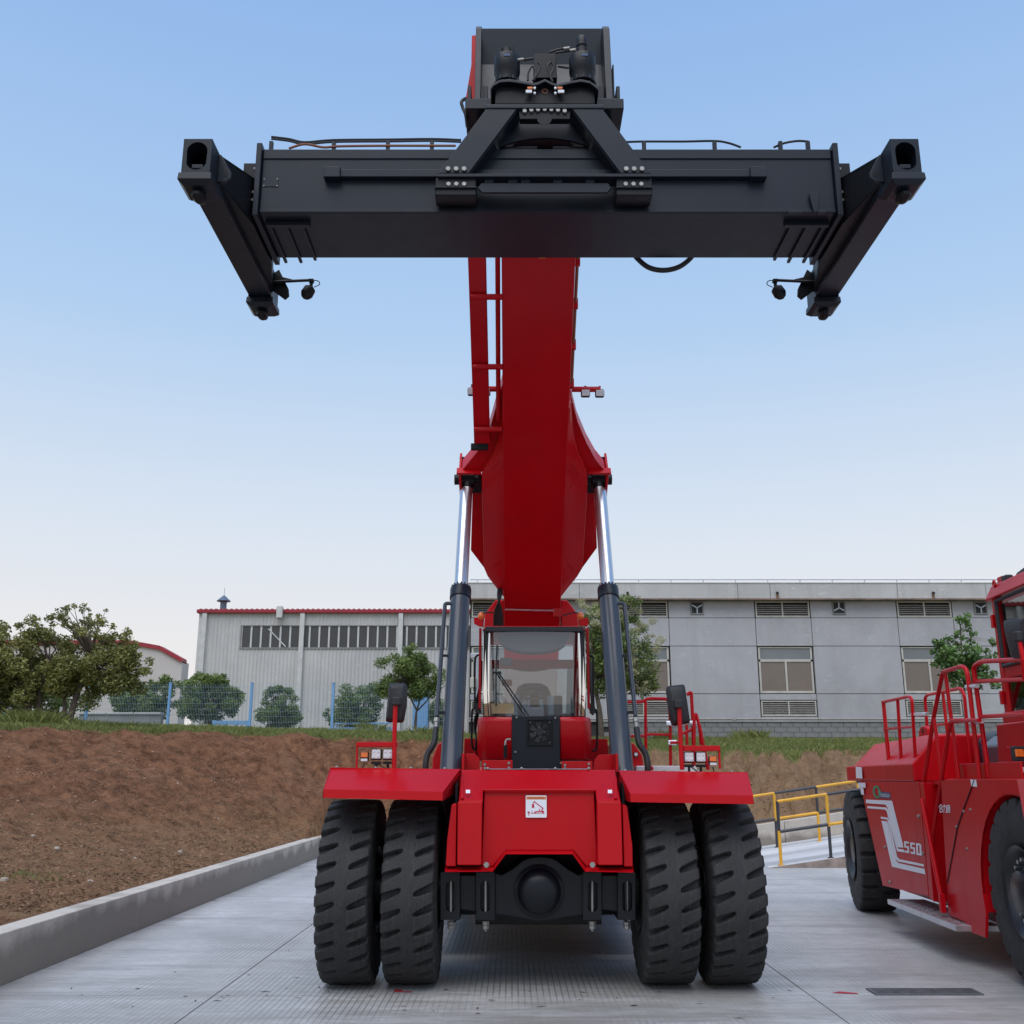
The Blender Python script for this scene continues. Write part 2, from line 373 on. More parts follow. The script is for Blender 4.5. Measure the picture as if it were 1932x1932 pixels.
# red paint tick by the wheel
mb = MB(); a = G(744, 1871); s_ = 1
mb.plate([(a.x, a.y - .03, .004), (a.x + .05, a.y - .03, .004), (a.x + .16, a.y - .05, .004), (a.x + .16, a.y - .01, .004), (a.x + .07, a.y + .0, .004), (a.x + .06, a.y + .09, .004), (a.x - .01, a.y + .09, .004)], (0, 0, .001))
mb.build('paint_mark', 'redprint', yard)
a = G(1570, 1874)
mb = MB(); mb.plate([(a.x, a.y, .004), (a.x + .22, a.y - .05, .004), (a.x + .22, a.y - .01, .004), (a.x + .09, a.y + .06, .004)], (0, 0, .001)); mb.build('paint_mark', 'redprint', yard)

# ---- bank
TOE = [(-60, 14), (-20, 17.0), (-10, 20.5), (-5.4, 26.3), (-2, 28.2), (2, 28.9), (6, 29.0), (12, 29.0), (60, 29.0)]
CRE = [(-60, 22), (-20, 23.6), (-13, 25.3), (-9, 28.2), (-5, 30.6), (0, 31.2), (6, 31.0), (12, 30.9), (60, 31.0)]
TOPZ = [(-60, 3.1), (-12, 3.05), (-5, 3.05), (0, 2.9), (5, 2.68), (60, 2.68)]
def bank_z(x, y):
    yt, yc = lerp_tab(TOE, x), lerp_tab(CRE, x); zt = lerp_tab(TOPZ, x)
    yt += 0.5 * noise.noise((x * .35, 3.1, 0)); yc += 0.22 * noise.noise((x * .5, 9.1, 0)) + 0.12 * noise.noise((x * 2.1, 5, 0))
    if y < yt:
        if x < KX - .2: z = 0.40 + 0.5 * sstep(10, 22, y) * sstep(KX, -11, x) + 0.25 * sstep(yt - 3, yt, y)
        else: z = 0.42
        lump = 0.12
    else: z = None
    if z is None:
        z0 = 0.40 + (0.5 * sstep(10, 22, yt) * sstep(KX, -11, x) + 0.25 if x < KX - .2 else 0.02)
        t = (y - yt) / (yc - yt)
        if t < 1:
            tt = min(1, t); prof = tt ** 0.8 * 0.72 + 0.28 * sstep(0.55, 1.0, tt)
            z = z0 + (zt - z0) * prof; lump = 0.20
        else:
            z = zt + min(0.62, 0.065 * (y - yc)); lump = 0.05
    return z, lump
def bank_full(x, y):
    z, lump = bank_z(x, y)
    yt, yc = lerp_tab(TOE, x), lerp_tab(CRE, x)
    face = sstep(yt - .5, yt + .8, y) * (1 - sstep(yc - .2, yc + .3, y))
    p = Vector((x, y, 0))
    z += lump * 0.6 * noise.fractal(p * 0.9, 1.0, 2.1, 4)
    z += 0.05 * noise.noise(p * 4.3) + 0.022 * noise.noise(p * 11)
    right = sstep(0.5, 4, x)
    rill = abs(noise.noise((x * 1.5 + 0.45 * y + 0.5 * noise.noise((x, y * 1.3, 4)), y * 0.25, 7)))
    z -= face * right * 0.34 * (1 - sstep(0.0, 0.20, rill))
    if x < KX + .2 and face > 0.01:
        z += face * 0.14 * noise.noise((x * 0.8 - 0.35 * y, y * 0.7, 2)) + face * .08 * noise.noise((x * 2.3, y * 2.3, 9))
    if x < KX + .8: z = min(z, 0.44 + 0.9 * max(0, KX - .27 - x)) if y < 26 else z
    if x > KX - .17 and y < 28.64: z = min(z, -0.31 + 0)          # under the yard sheet
    if 28.6 <= y < 29.4 and x > KX: z = min(z, 0.5 + max(0, 0.14 * (x - 5.6)))
    return z
def axis(a, b, dense0, dense1, dn, grow=1.35):
    out = []; v = dense0
    while v <= dense1 + 1e-6: out.append(v); v += dn
    s_ = dn; v = dense0
    while v > a: s_ *= grow; v -= s_; out.insert(0, max(v, a))
    s_ = dn; v = out[-1]
    while v < b: s_ *= grow; v += s_; out.append(min(v, b))
    return out
ax_ = axis(-700, 700, -17, 13, 0.14); ay_ = axis(-60, 1400, 12, 33, 0.14)
vs, fs = [], []
for y in ay_:
    for x in ax_: vs.append((x, y, bank_full(x, y)))
nx = len(ax_)
for j in range(len(ay_) - 1):
    for i in range(nx - 1):
        fs.append((j * nx + i, j * nx + i + 1, (j + 1) * nx + i + 1, (j + 1) * nx + i))
me = bpy.data.meshes.new('earth_bank'); me.from_pydata(vs, [], fs); me.polygons.foreach_set('use_smooth', [True] * len(fs))
at_ = me.attributes.new('turf', 'FLOAT', 'POINT'); at_.data.foreach_set('value', [sstep(-.05, .12, y + .3 * noise.noise((x * 1.7, y * 1.7, 2)) - lerp_tab(CRE, x) - 0.22 * noise.noise((x * .5, 9.1, 0)) - 0.12 * noise.noise((x * 2.1, 5, 0))) for y in ay_ for x in ax_])
bank = link('earth_bank', me, 'soil'); tag(bank, 'bare red-brown earth bank rising behind the yard to a grassy top', None, None, 'structure')
def ground_z(x, y):
    # bilinear on the built grid
    import bisect
    i = max(0, min(nx - 2, bisect.bisect_right(ax_, x) - 1)); j = max(0, min(len(ay_) - 2, bisect.bisect_right(ay_, y) - 1))
    u = (x - ax_[i]) / (ax_[i + 1] - ax_[i]); w = (y - ay_[j]) / (ay_[j + 1] - ay_[j])
    f = lambda a, b: vs[b * nx + a][2]
    return (f(i, j) * (1 - u) + f(i + 1, j) * u) * (1 - w) + (f(i, j + 1) * (1 - u) + f(i + 1, j + 1) * u) * w

# stones and clods strewn over the bank: one uncountable mass
mb_v, mb_f = [], []
def clod(c, r):
    k = len(mb_v); pts = [Vector((1, 0, 0)), Vector((-1, 0, 0)), Vector((0, 1, 0)), Vector((0, -1, 0)), Vector((0, 0, 1)), Vector((0, 0, -1)), Vector((.6, .6, .5)), Vector((-.6, .5, .6))]
    rz = random.uniform(0, 6.28); rot = Matrix.Rotation(rz, 3, 'Z') @ Matrix.Rotation(random.uniform(-.6, .6), 3, 'X')
    for p in pts[:6]: mb_v.append(tuple(Vector(c) + rot @ (p * r * random.uniform(.6, 1.2) * Vector((1.2, 1, .7)).length / 1.7)))
    mb_f.extend([(k + 4, k, k + 2), (k + 4, k + 2, k + 1), (k + 4, k + 1, k + 3), (k + 4, k + 3, k), (k + 5, k + 2, k), (k + 5, k + 1, k + 2), (k + 5, k + 3, k + 1), (k + 5, k, k + 3)])
random.seed(11)
for _ in range(9000):
    x = random.uniform(-16, KX - .35); y = random.uniform(11, 30)
    clod((x, y, ground_z(x, y) + .005), random.choice([.010, .012, .015, .018, .02, .025, .035]) * random.uniform(.7, 1.2))
for _ in range(700):
    x = random.uniform(-4, 12); y = random.uniform(29.1, 31)
    clod((x, y, ground_z(x, y) + .005), random.uniform(.015, .045))
me = bpy.data.meshes.new('clods'); me.from_pydata(mb_v, [], mb_f)
M['clod'] = simple('clod_soil', (0.24, 0.135, 0.085), 0.95, 0, 0, 0.7, 6)
tag(link('soil_clods', me, 'clod'), 'crumbled clods of soil strewn down the bare bank', 'soil', None, 'stuff')
# pale stones that can be told apart
random.seed(5)
for (px, py, r) in ((107, 1602, .11), (180, 1512, .05), (340, 1608, .09), (170, 1665, .10), (255, 1620, .07), (8, 1662, .12), (335, 1478, .06), (62, 1578, .09), (230, 1605, .06), (60, 1537, .05), (412, 1545, .05), (290, 1450, .05)):
    d = ray(px, py); t = 8.0
    while t < 60 and CAMH + d.z * t > ground_z(d.x * t, d.y * t): t += .03
    c = Vector((d.x * t, d.y * t, CAMH + d.z * t)); r *= .55
    mb = MB(); loops = []
    for a in (-.8, -.35, .2, .7, 1.1):
        loops.append([c + Vector((math.cos(a) * math.cos(q) * r * random.uniform(.8, 1.25), math.cos(a) * math.sin(q) * r * random.uniform(.7, 1.1), math.sin(a) * r * .8)) for q in [k * 6.283 / 7 for k in range(7)]])
    mb.loft(loops); o = mb.build('stone', simple('pale_stone%d' % px, (0.36, 0.30, 0.25), .9), None, 0, 20)
    tag(o, 'pale stone lying loose on the bare earth bank', 'stone', 'loose stones on the bank')

# dry straw and root litter on the apron: one uncountable mass
random.seed(17); sv, sf = [], []
for _ in range(11000):
    x = KX - .35 - abs(random.gauss(0, 4.5)); y = random.uniform(11, 29)
    if x < -16 or noise.noise((x * .5, y * .5, 3)) + .25 * random.random() < .02: continue
    z = ground_z(x, y); a = random.uniform(0, 6.28); l = random.uniform(.03, .10); w = random.uniform(.002, .005)
    d = Vector((math.cos(a), math.sin(a), random.uniform(-.1, .5))) * l; s2 = Vector((-math.sin(a), math.cos(a), 0)) * w; p = Vector((x, y, z + .012)); k = len(sv)
    sv += [tuple(p - s2), tuple(p + s2), tuple(p + d * .5 + Vector((0, 0, .02)) + s2), tuple(p + d)]; sf += [(k, k + 1, k + 2), (k, k + 2, k + 3)]
me = bpy.data.meshes.new('straw'); me.from_pydata(sv, [], sf)
M['straw'] = simple('dry_straw', (0.20, 0.125, 0.07), .9, 0, 0, .6, 3)
tag(link('dry_straw', me, 'straw'), 'dry straw and root litter lying over the earth behind the kerb', 'straw', None, 'stuff')
# ---- kerbs: each cast length its own piece
kerb = thing('retaining_kerb', 'low cast concrete kerb wall holding back the earth bank', 'kerb', (KX, 18, 0))
yk = -16.0
while yk < 28.4:
    y2 = min(28.77, yk + 6.0)
    mb = MB(); mb.box(KX - .27, KX, yk + .004, y2 - .004, -.2, .47); mb.build('kerb_length', 'kerb', kerb, .012); yk += 6.0
x = KX
while x < 24:
    x2 = x + 6.0
    f = lambda q: max(0, .14 * (q - 5.6))
    mb = MB(); mb.hexa([(x + .005, 28.5, -.2), (x2 - .005, 28.5, -.2), (x2 - .005, 28.77, -.2), (x + .005, 28.77, -.2), (x + .005, 28.5, .55 + f(x)), (x2 - .005, 28.5, .55 + f(x2)), (x2 - .005, 28.77, .55 + f(x2)), (x + .005, 28.77, .55 + f(x))])
    if x < 5.6 < x2:
        mb.bm.free(); mb = MB(); q = 5.6
        mb.box(x + .005, q, 28.5, 28.77, -.2, .55); mb.hexa([(q, 28.5, -.2), (x2 - .005, 28.5, -.2), (x2 - .005, 28.77, -.2), (q, 28.77, -.2), (q, 28.5, .55), (x2 - .005, 28.5, .55 + f(x2)), (x2 - .005, 28.77, .55 + f(x2)), (q, 28.77, .55)])
    mb.build('kerb_length', 'kerb', kerb, .012); x = x2

# ---- ramp and its rails
RX, RS = 5.6, 0.14
def ramp_mat():
    m, n, b = new_mat('ramp_concrete')
    f = noise_node(n, 1.0, 6, 0.6, coords(n, (0.15, 1.1, 0.3))); g = noise_node(n, 9, 5, .7, coords(n))
    c = mix_rgb(n, ramp(n, f, ((0.38, 0), (0.6, 1))), (0.38, 0.375, 0.37), (0.62, 0.615, 0.61)); c = mix_rgb(n, ramp(n, g, ((.5, 0), (.8, .4))), c, (.22, .21, .2))
    n.links.new(c, b.inputs['Base Color']); b.inputs['Roughness'].default_value = .7; bump(n, b, g, .3, .02); return m
M['ramp'] = ramp_mat()
M['rampside'] = simple('rough_render', (0.27, 0.215, 0.185), .95, 0, 0, .3, 4, .03, .6, 25)
mb = MB(); X2 = 24.0; Z2 = RS * (X2 - RX)
mb.faces([(RX, 23.45, .002), (X2, 23.45, Z2), (X2, 28.49, Z2), (RX, 28.49, .002), (RX, 23.45, -.1), (X2, 23.45, -.1), (X2, 28.49, -.1), (RX, 28.49, -.1)],
         [(0, 1, 2, 3), (3, 2, 6, 7), (1, 5, 6, 2), (4, 7, 6, 5), (0, 3, 7, 4)])
rp = mb.build('ramp', 'ramp'); tag(rp, 'concrete ramp sloping up beside the bank', None, None, 'structure')
mb = MB(); mb.plate([(RX - .02, 23.45, -.02), (X2, 23.45, -.02), (X2, 23.45, Z2 - .004), (RX - .02, 23.45, .004)], (0, -.05, 0)); mb.build('side_wall', 'rampside', rp)
def guard(y, x0, first, name_label, n=6):
    t = thing('guard_rail', name_label, 'guard rail', (x0, y, 0))
    cols = ['yellow', 'railblack']
    pitch, H = 1.1, 1.34; r = .035
    zr = lambda x: RS * max(0, x - RX)
    for k in range(n):
        x = x0 + k * pitch; z = zr(x)
        if k % 2 == 0: lo, hi, zc = cols[0], cols[1], .72
        else: lo, hi, zc = cols[1], cols[0], .66
        mb = MB(); mb.cyl((x, y, z), (x, y, z + zc), r, None, 12); mb.build('post', lo, t)
        mb = MB(); mb.cyl((x, y, z + zc), (x, y, z + H), r, None, 12); mb.build('post', hi, t)
        mb = MB(); mb.cyl((x, y, z + .002), (x, y, z + .014), .075, None, 14); mb.build('base_plate', lo, t)
        if k < n - 1:
            x2 = x + pitch
            mb = MB(); mb.cyl((x, y, z + H), (x2, y, zr(x2) + H), r, None, 12); mb.build('top_rail', cols[(k) % 2], t)
            mb = MB(); mb.cyl((x, y, z + .70), (x2, y, zr(x2) + .70), r, None, 12); mb.build('middle_rail', cols[(k + 1) % 2], t)
    return t
guard(23.62, 5.88, 0, 'yellow and black tube guard rail along the outer edge of the ramp', 7)
guard(27.6, 5.70, 1, 'yellow and black tube guard rail along the bank side of the ramp', 7)

# ---- drain grate let into the yard
a, b_ = G(1755, 1873), G(1668, 1862)
gx, gy = (G(1668, 1865).x + G(1828, 1883).x) / 2, (G(1700, 1862).y + G(1800, 1884).y) / 2
t = thing('drain_grate', 'dark steel drain grate set flush in the concrete yard', 'drain', (gx, gy, 0))
M['pit'] = simple('drain_pit', (0.03, 0.03, 0.032), .95)
M['grate'] = simple('grate_steel', (0.13, 0.13, 0.135), .6, .4, 0, .3, 12)
hw, hd = .46, .115
mb = MB(); mb.box(gx - hw, gx + hw, gy - hd, gy + hd, .001, .0035); mb.build('pit', 'pit', t)
for s_ in (-1, 1):
    mb = MB(); mb.box(gx - hw - .02, gx + hw + .02, gy + s_ * (hd + .01) - .012, gy + s_ * (hd + .01) + .012, .001, .014); mb.build('frame_bar', 'grate', t)
    mb = MB(); mb.box(gx + s_ * (hw + .01) - .012, gx + s_ * (hw + .01) + .012, gy - hd + .003, gy + hd - .003, .001, .014); mb.build('frame_bar', 'grate', t)
for k in range(5):
    mb = MB(); q = gx - hw + (k + .5) * 2 * hw / 5
    for i in range(7): mb.box(q - .085, q + .085, gy - hd + .01 + i * .032, gy - hd + .022 + i * .032, .0035, .012)
    mb.box(q - .087, q - .08, gy - hd + .004, gy + hd - .004, .0035, .0122); mb.box(q + .08, q + .087, gy - hd + .004, gy + hd - .004, .0035, .0122)
    mb.build('grate_section', 'grate', t)
# twigs and leaf scraps blown over the yard
random.seed(23); lv, lf = [], []
for (px, py) in ((430, 1879), (500, 1872), (420, 1882), (560, 1845), (405, 1700), (545, 1795), (1100, 1873), (700, 1880), (470, 1840), (330, 1835), (620, 1872), (760, 1900), (250, 1900), (1490, 1870), (1320, 1895)) + tuple((random.uniform(100, 1500), random.uniform(1860, 1925)) for _ in range(26)):
    c = G(px, py); a = random.uniform(0, 3.14); l = random.uniform(.02, .07); k = len(lv); d = Vector((math.cos(a), math.sin(a) * .6, 0)) * l; s2 = Vector((-math.sin(a), math.cos(a), 0)) * random.uniform(.004, .012); h = Vector((0, 0, .005))
    lv += [tuple(c - d + h), tuple(c + s2 + h * 2), tuple(c + d + h), tuple(c - s2 + h)]; lf.append((k, k + 1, k + 2, k + 3))
me = bpy.data.meshes.new('scraps'); me.from_pydata(lv, [], lf); M['scrap'] = simple('leaf_scrap', (.05, .042, .035), .9, 0, 0, .5, 4)
tag(link('leaf_scraps', me, 'scrap'), 'dark twigs and leaf scraps blown about the concrete', 'debris', None, 'stuff')
# ================================================================== REACH STACKER
def tyre_mat():
    m, n, b = new_mat('tyre_rubber'); v = coords(n)
    f = noise_node(n, 5, 6, 0.7, v); g = noise_node(n, 38, 4, 0.7, v); st = noise_node(n, 1.0, 5, .7, coords(n, (60, 6, 6)))
    c = mix_rgb(n, ramp(n, f, ((0.35, 0), (0.7, 1))), (0.012, 0.0125, 0.014), (0.025, 0.025, 0.026))
    c = mix_rgb(n, ramp(n, g, ((0.52, 0), (0.76, 0.55))), c, (0.075, 0.064, 0.055))
    c = mix_rgb(n, ramp(n, st, ((0.50, 0), (0.72, 0.5))), c, (0.062, 0.056, 0.051))
    n.links.new(c, b.inputs['Base Color']); n.links.new(ramp(n, g, ((0.3, 0.62), (0.7, 0.88))), b.inputs['Roughness'])
    bump(n, b, g, 0.25, 0.006); return m
M['tyre'] = tyre_mat()
TR, TWd = 0.835, 0.50
def tyre_mesh(name, lugs=30, slope=0.40, depth=0.066, inner=0.060, wid=(0.021, 0.039), W_=TWd, Rr=TR, deep_shoulder=0.0):
    hw = W_ / 2
    prof = [(-.20, .36), (-.235, .40), (-hw + .002, .50), (-hw - .004, .60), (-hw + .006, .69)]
    tread = []
    N = 44
    for k in range(N + 1):
        x = -hw + .012 + (W_ - .024) * k / N; q = abs(x) / hw
        r = Rr - .010 * q * q - (0.042 * sstep(.86, 1.0, q) ** 1.6) ; tread.append((x, r))
    full = prof + [(-hw + .010, .74)] + tread + [(hw - .010, .74)] + [(-x, r) for x, r in prof[::-1]]
    na = lugs * 22; vs, fs = [], []; n = len(full)
    for a in range(na):
        th = 2 * math.pi * a / na
        for x, r in full:
            if r > .72 + deep_shoulder * -.06:
                off = 0.0 if x < 0 else 0.5
                ph = (th - slope * x / Rr) / (2 * math.pi / lugs) - off
                d = abs(ph - round(ph)) * 2 * math.pi * Rr / lugs
                ax = abs(x); u = (ax - inner) / (hw - inner)
                half = wid[0] + (wid[1] - wid[0]) * max(0, u)
                if u < 0.12: half *= math.sqrt(max(0.0, 1 - ((0.12 - u) / 0.12) ** 2)) if u > 0 else 0
                if half > 0:
                    g = 1 - sstep(half - .006, half + .004, d)
                    r -= g * depth * (1 if r > .76 else .6)
            vs.append((x, -r * math.cos(th), r * math.sin(th)))
    for a in range(na):
        b = (a + 1) % na
        for k in range(n - 1): fs.append((a * n + k, a * n + k + 1, b * n + k + 1, b * n + k))
    me = bpy.data.meshes.new(name); me.from_pydata(vs, [], fs); me.polygons.foreach_set('use_smooth', [True] * len(fs)); me.set_sharp_from_angle(angle=R(50))
    me.materials.append(M['tyre']); return me
TYRE = tyre_mesh('tyre')
def rim_mesh(name, face=+1):
    mb = MB(); s_ = face
    mb.lathe((0, 0, 0), (1, 0, 0), [(-.24, .36), (-.245, .39), (-.23, .395), (-.21, .34), (-.12, .325), (.12, .325), (.21, .34), (.23, .395), (.245, .39), (.24, .36), (.19, .335), (.06, .31), (.03, .27), (.03, .20), (.10, .19), (.12, .15), (.12, .001)], 40)
    return mb
rim_me = rim_mesh('rim').mesh('rim'); rim_me.materials.append(M['black'])
def nut_ring(n, rad, x, r=.016, l=.03):
    mb = MB()
    for k in range(n):
        a = 2 * math.pi * k / n; mb.cyl((x, rad * math.cos(a), rad * math.sin(a)), (x + l, rad * math.cos(a), rad * math.sin(a)), r, None, 6)
    return mb
MX = 0.26
rs = thing('reach_stacker', 'large red reach stacker with raised boom and dark container spreader', 'reach stacker', (MX, 13, 0))
FY = 10.5
def wheel(parent, x, y, face=1, tyre=TYRE, rimme=None, nuts=None, rot=0.0):
    w = link('wheel', rimme or rim_me, None, parent); w.location = (x, y, TR); w.rotation_euler = (rot, 0, 0 if face > 0 else math.pi)
    t = link('tyre', tyre, None, w)
    if nuts is not None: link('wheel_nuts', nuts, None, w)['kind'] = 'stuff'
    return w
for k, (x, rt) in enumerate(((-1.785, 0.03), (-1.195, 0.10), (1.185, .06), (1.780, .13))):
    w = wheel(rs, MX + x, FY, 1, rot=rt)
for x in (-1.15, 1.15): wheel(rs, MX + x, FY + 6.0, 1, rot=.2)

# ---- front axle (picture positions read off at the axle's own distance)
def Z5(zx, zy, Y): return W(826.4 + .1996 * zx, 1432.5 + .1996 * zy, Y)
mb = MB()
top = [(530, 1070), (600, 1090), (700, 1035), (800, 955), (860, 928), (960, 918), (1070, 928), (1130, 955), (1230, 1035), (1330, 1090), (1390, 1070)]
bot = [(1390, 1470), (1200, 1500), (1040, 1530), (960, 1533), (880, 1526), (700, 1490), (530, 1468)]
mb.plate([Z5(x, y, 9.98) for x, y in top + bot], (0, .55, 0))
axle = mb.build('axle_housing', 'axle', rs, .015)
c = Z5(955, 1245, 9.98)
mb = MB(); mb.lathe(c + Vector((0, .02, 0)), (0, -1, 0), [(0, .235), (.03, .235), (.045, .21), (.05, .20), (.09, .19), (.13, .165), (.155, .13), (.17, .08), (.176, .001)], 40); mb.build('differential_cover', 'axle', axle)
for a, b in ((60, 1330), (1330 + 240, 60)): pass
mb = MB(); p0, p1 = Vector((MX - 1.6, FY, TR)), Vector((MX + 1.6, FY, TR)); mb.cyl(p0, p1, .19, None, 24); mb.build('axle_tube', 'axle', axle)
for (xa, xb, sa, sb, rx) in ((25, 205, 72, 172, 122), (360, 535, 400, 492, 450), (1372, 1545, 1415, 1508, 1458), (1700, 1865, 1740, 1835, 1785)):
    Y = 9.93; P = lambda x, y, Yq=Y: Z5(x, y, Yq)
    mb = MB(); ya, yb, s0, s1 = 1068, 1520, 1150, 1445
    outer = [(xa, ya), (xb, ya), (xb, yb), (xa, yb)]
    def slot(n=6):
        cx, hw = (sa + sb) / 2, (sb - sa) / 2; pts = []
        for k in range(n + 1):
            a = math.pi - math.pi * k / n; pts.append((cx + hw * math.cos(a), s0 + hw - hw * math.sin(a)))
        for k in range(n + 1):
            a = -math.pi * k / n; pts.append((cx + hw * math.cos(a), s1 - hw - hw * math.sin(a)))
        return pts
    sl = slot(); cx = (sa + sb) / 2; n = len(sl)
    # plate with a slot: strips from slot edge to the outer edge
    def out_pt(p):
        x = xa if p[0] < cx else xb
        return (x, min(max(p[1], ya), yb))
    o2 = []
    for i, p in enumerate(sl):
        if i == 3: o2.append((cx, ya))
        elif i == n // 2 + 3: o2.append((cx, yb))
        elif p[1] < s0 + 25: o2.append((xa if p[0] < cx else xb, ya))
        elif p[1] > s1 - 25: o2.append((xa if p[0] < cx else xb, yb))
        else: o2.append((xa if p[0] < cx else xb, p[1]))
    for i in range(n):
        j = (i + 1) % n
        mb.poly([P(*sl[i]), P(*sl[j]), P(*o2[j]), P(*o2[i])]); mb.poly([P(*sl[i]), P(*sl[j]), P(*sl[j]) + Vector((0, .09, 0)), P(*sl[i]) + Vector((0, .09, 0))])
    q = [P(*p) for p in outer]
    for i in range(4):
        mb.poly([q[i], q[(i + 1) % 4], q[(i + 1) % 4] + Vector((0, .6, 0)), q[i] + Vector((0, .6, 0))])
    mb.poly([p + Vector((0, .09, 0)) for p in q])
    mb.build('axle_bracket', 'axle', rs)
    mb = MB(); a, b = P(rx, s0 + 2, Y + .035), P(rx, s1, Y + .035); mb.cyl(a, b, .012, None, 10); mb.build('tie_bolt', 'steel', rs)
    for k, (r, y0, y1) in enumerate(((.034, 1528, 1566), (.031, 1568, 1604), (.013, 1606, 1626))):
        mb = MB(); mb.cyl(P(rx, y0, Y + .1), P(rx, y1, Y + .1), r, None, 6 if k < 2 else 10); mb.build('tie_nut', 'steel', rs, .003)
for xa, xb in ((205, 362), (1545, 1702)):
    mb = MB(); mb.plate([Z5(xa, 1095, 9.99), Z5(xb, 1095, 9.99), Z5(xb, 1440, 9.99), Z5(xa, 1420, 9.99)], (0, .4, 0)); mb.build('axle_spacer', 'axle', rs, .01)

# ---- front bonnet
ws = MB()      # sloping upper sheet, full width, then the set-back middle sheet
Yt, Yc, Ym, Yp = 10.20, 9.86, 9.88, 9.75
T0, T1 = Z5(215, 96, Yt), Z5(1672, 96, Yt)
C0, C1 = Z5(195, 398, Yp + .02), Z5(1728, 398, Yp + .02)
a0, a1 = Z5(425, 288, Yc), Z5(1488, 288, Yc)
ws.plate([T0, T1, C1, Z5(1500, 400, Yp + .02), a1, a0, Z5(425, 400, Yp + .02), C0], (0, .03, -.03))
panel = ws.build('bonnet_top', 'red', rs, .012)
mb = MB(); mb.plate([Z5(438, 300, Ym + .012), Z5(1476, 300, Ym + .012), Z5(1505, 1010, Ym), Z5(1400, 1010, Ym), Z5(1278, 862, Ym), Z5(640, 862, Ym), Z5(520, 1010, Ym), Z5(412, 1010, Ym)], (0, .02, 0)); mb.build('bonnet_middle', 'red', rs, .008)
mb = MB()      # rounded transition strip above the middle sheet
pr = [(-.012, .0), (-.004, -.03), (.012, -.055)]
top_l, top_r = Z5(425, 286, Yc), Z5(1488, 286, Yc); bl, br = Z5(438, 302, Ym + .01), Z5(1476, 302, Ym + .01)
for z0, z1, y0, y1 in ((288, 312, Yc - .014, Yc - .01),): mb.plate([Z5(425, z0, y0), Z5(1488, z0, y0), Z5(1470, z1 + 8, y1 + .02), Z5(445, z1 + 8, y1 + .02)], (0, .03, .0))
mb.build('bonnet_crease', 'red', rs, .006)
for s_, x0, x1, x0b, x1b in ((-1, 185, 418, 180, 410), (1, 1503, 1733, 1512, 1748)):
    mb = MB(); q = [Z5(x0, 400, Yp + .02), Z5(x1, 400, Yp + .02), Z5(x1b, 1003, Yp - .02), Z5(x0b, 1003, Yp - .02)]
    mb.plate(q, (0, .22, 0)); mb.build('bonnet_side', 'red', rs, .012)
    # inner return of the side box
    xi = (x1, x1b) if s_ < 0 else (x0, x0b)
    # outer flange
    if s_ < 0: f = [(128, 432), (140, 420), (176, 418), (168, 1012), (72, 1012), (86, 760)]
    else: f = [(1744, 425), (1776, 432), (1790, 450), (1838, 820), (1842, 1015), (1758, 1015)]
    mb = MB(); mb.plate([Z5(x, y, Yp + .03) for x, y in f], (0, .2, 0)); mb.build('bonnet_flange', 'red', rs, .008)
    # upright rib and small sticker on the slope
    rx = 225 if s_ < 0 else 1676
    mb = MB(); mb.plate([Z5(rx - 14, 170, Yt - .125), Z5(rx + 14, 170, Yt - .125), Z5(rx + 20, 368, Yp + .025), Z5(rx - 12, 368, Yp + .025)], (0, .04, -.03)); mb.build('bonnet_rib', 'red', rs, .004)
    mb = MB(); sx = 285 if s_ < 0 else 1621
    pp = [Z5(sx - 20, 288, Yc + .015), Z5(sx + 20, 288, Yc + .015), Z5(sx + 20, 320, Yc - .02), Z5(sx - 20, 320, Yc - .02)]
    mb.plate([p + Vector((0, -.045, 0)) for p in pp], (0, .003, 0)); st = mb.build('lift_sticker', 'white', rs)
    mb = MB(); mb.plate([Z5(sx - 6, 300, Yc - .035), Z5(sx + 6, 300, Yc - .035), Z5(sx, 313, Yc - .048)], (0, -.003, 0)); mb.build('hook_print', 'navy', st)
lip = [(65, 1016), (520, 1016), (632, 862), (1278, 862), (1398, 1016), (1850, 1020)]; lip2 = [(65, 1066), (518, 1062), (640, 898), (1272, 898), (1390, 1062), (1850, 1072)]
mb = MB()
for i in range(5):
    q = [Z5(*lip[i], Ym), Z5(*lip[i + 1], Ym), Z5(*lip2[i + 1], Yp - .03), Z5(*lip2[i], Yp - .03)]
    mb.plate(q, (0, .05, -.0))
mb.build('bonnet_lip', 'red', rs, .004)
for zx in (458, 1458):
    mb = MB(); c = Z5(zx, 996, Yp - .0); mb.cyl(c, c + Vector((0, -.035, 0)), .026, None, 6); mb.build('bonnet_bolt', 'steel', rs, .002)
mb = MB(); mb.plate([Z5(455, 88, 10.21), Z5(1440, 88, 10.21), Z5(1440, 96, 10.19), Z5(455, 96, 10.19)], (0, .03, 0)); mb.build('bonnet_strip', 'alu', rs)
for zx in (470, 790, 1108, 1425):
    mb = MB(); c = Z5(zx, 88, 10.19); mb.sphere(c, .015, 10, 6); mb.build('strip_bolt', 'steel', rs)
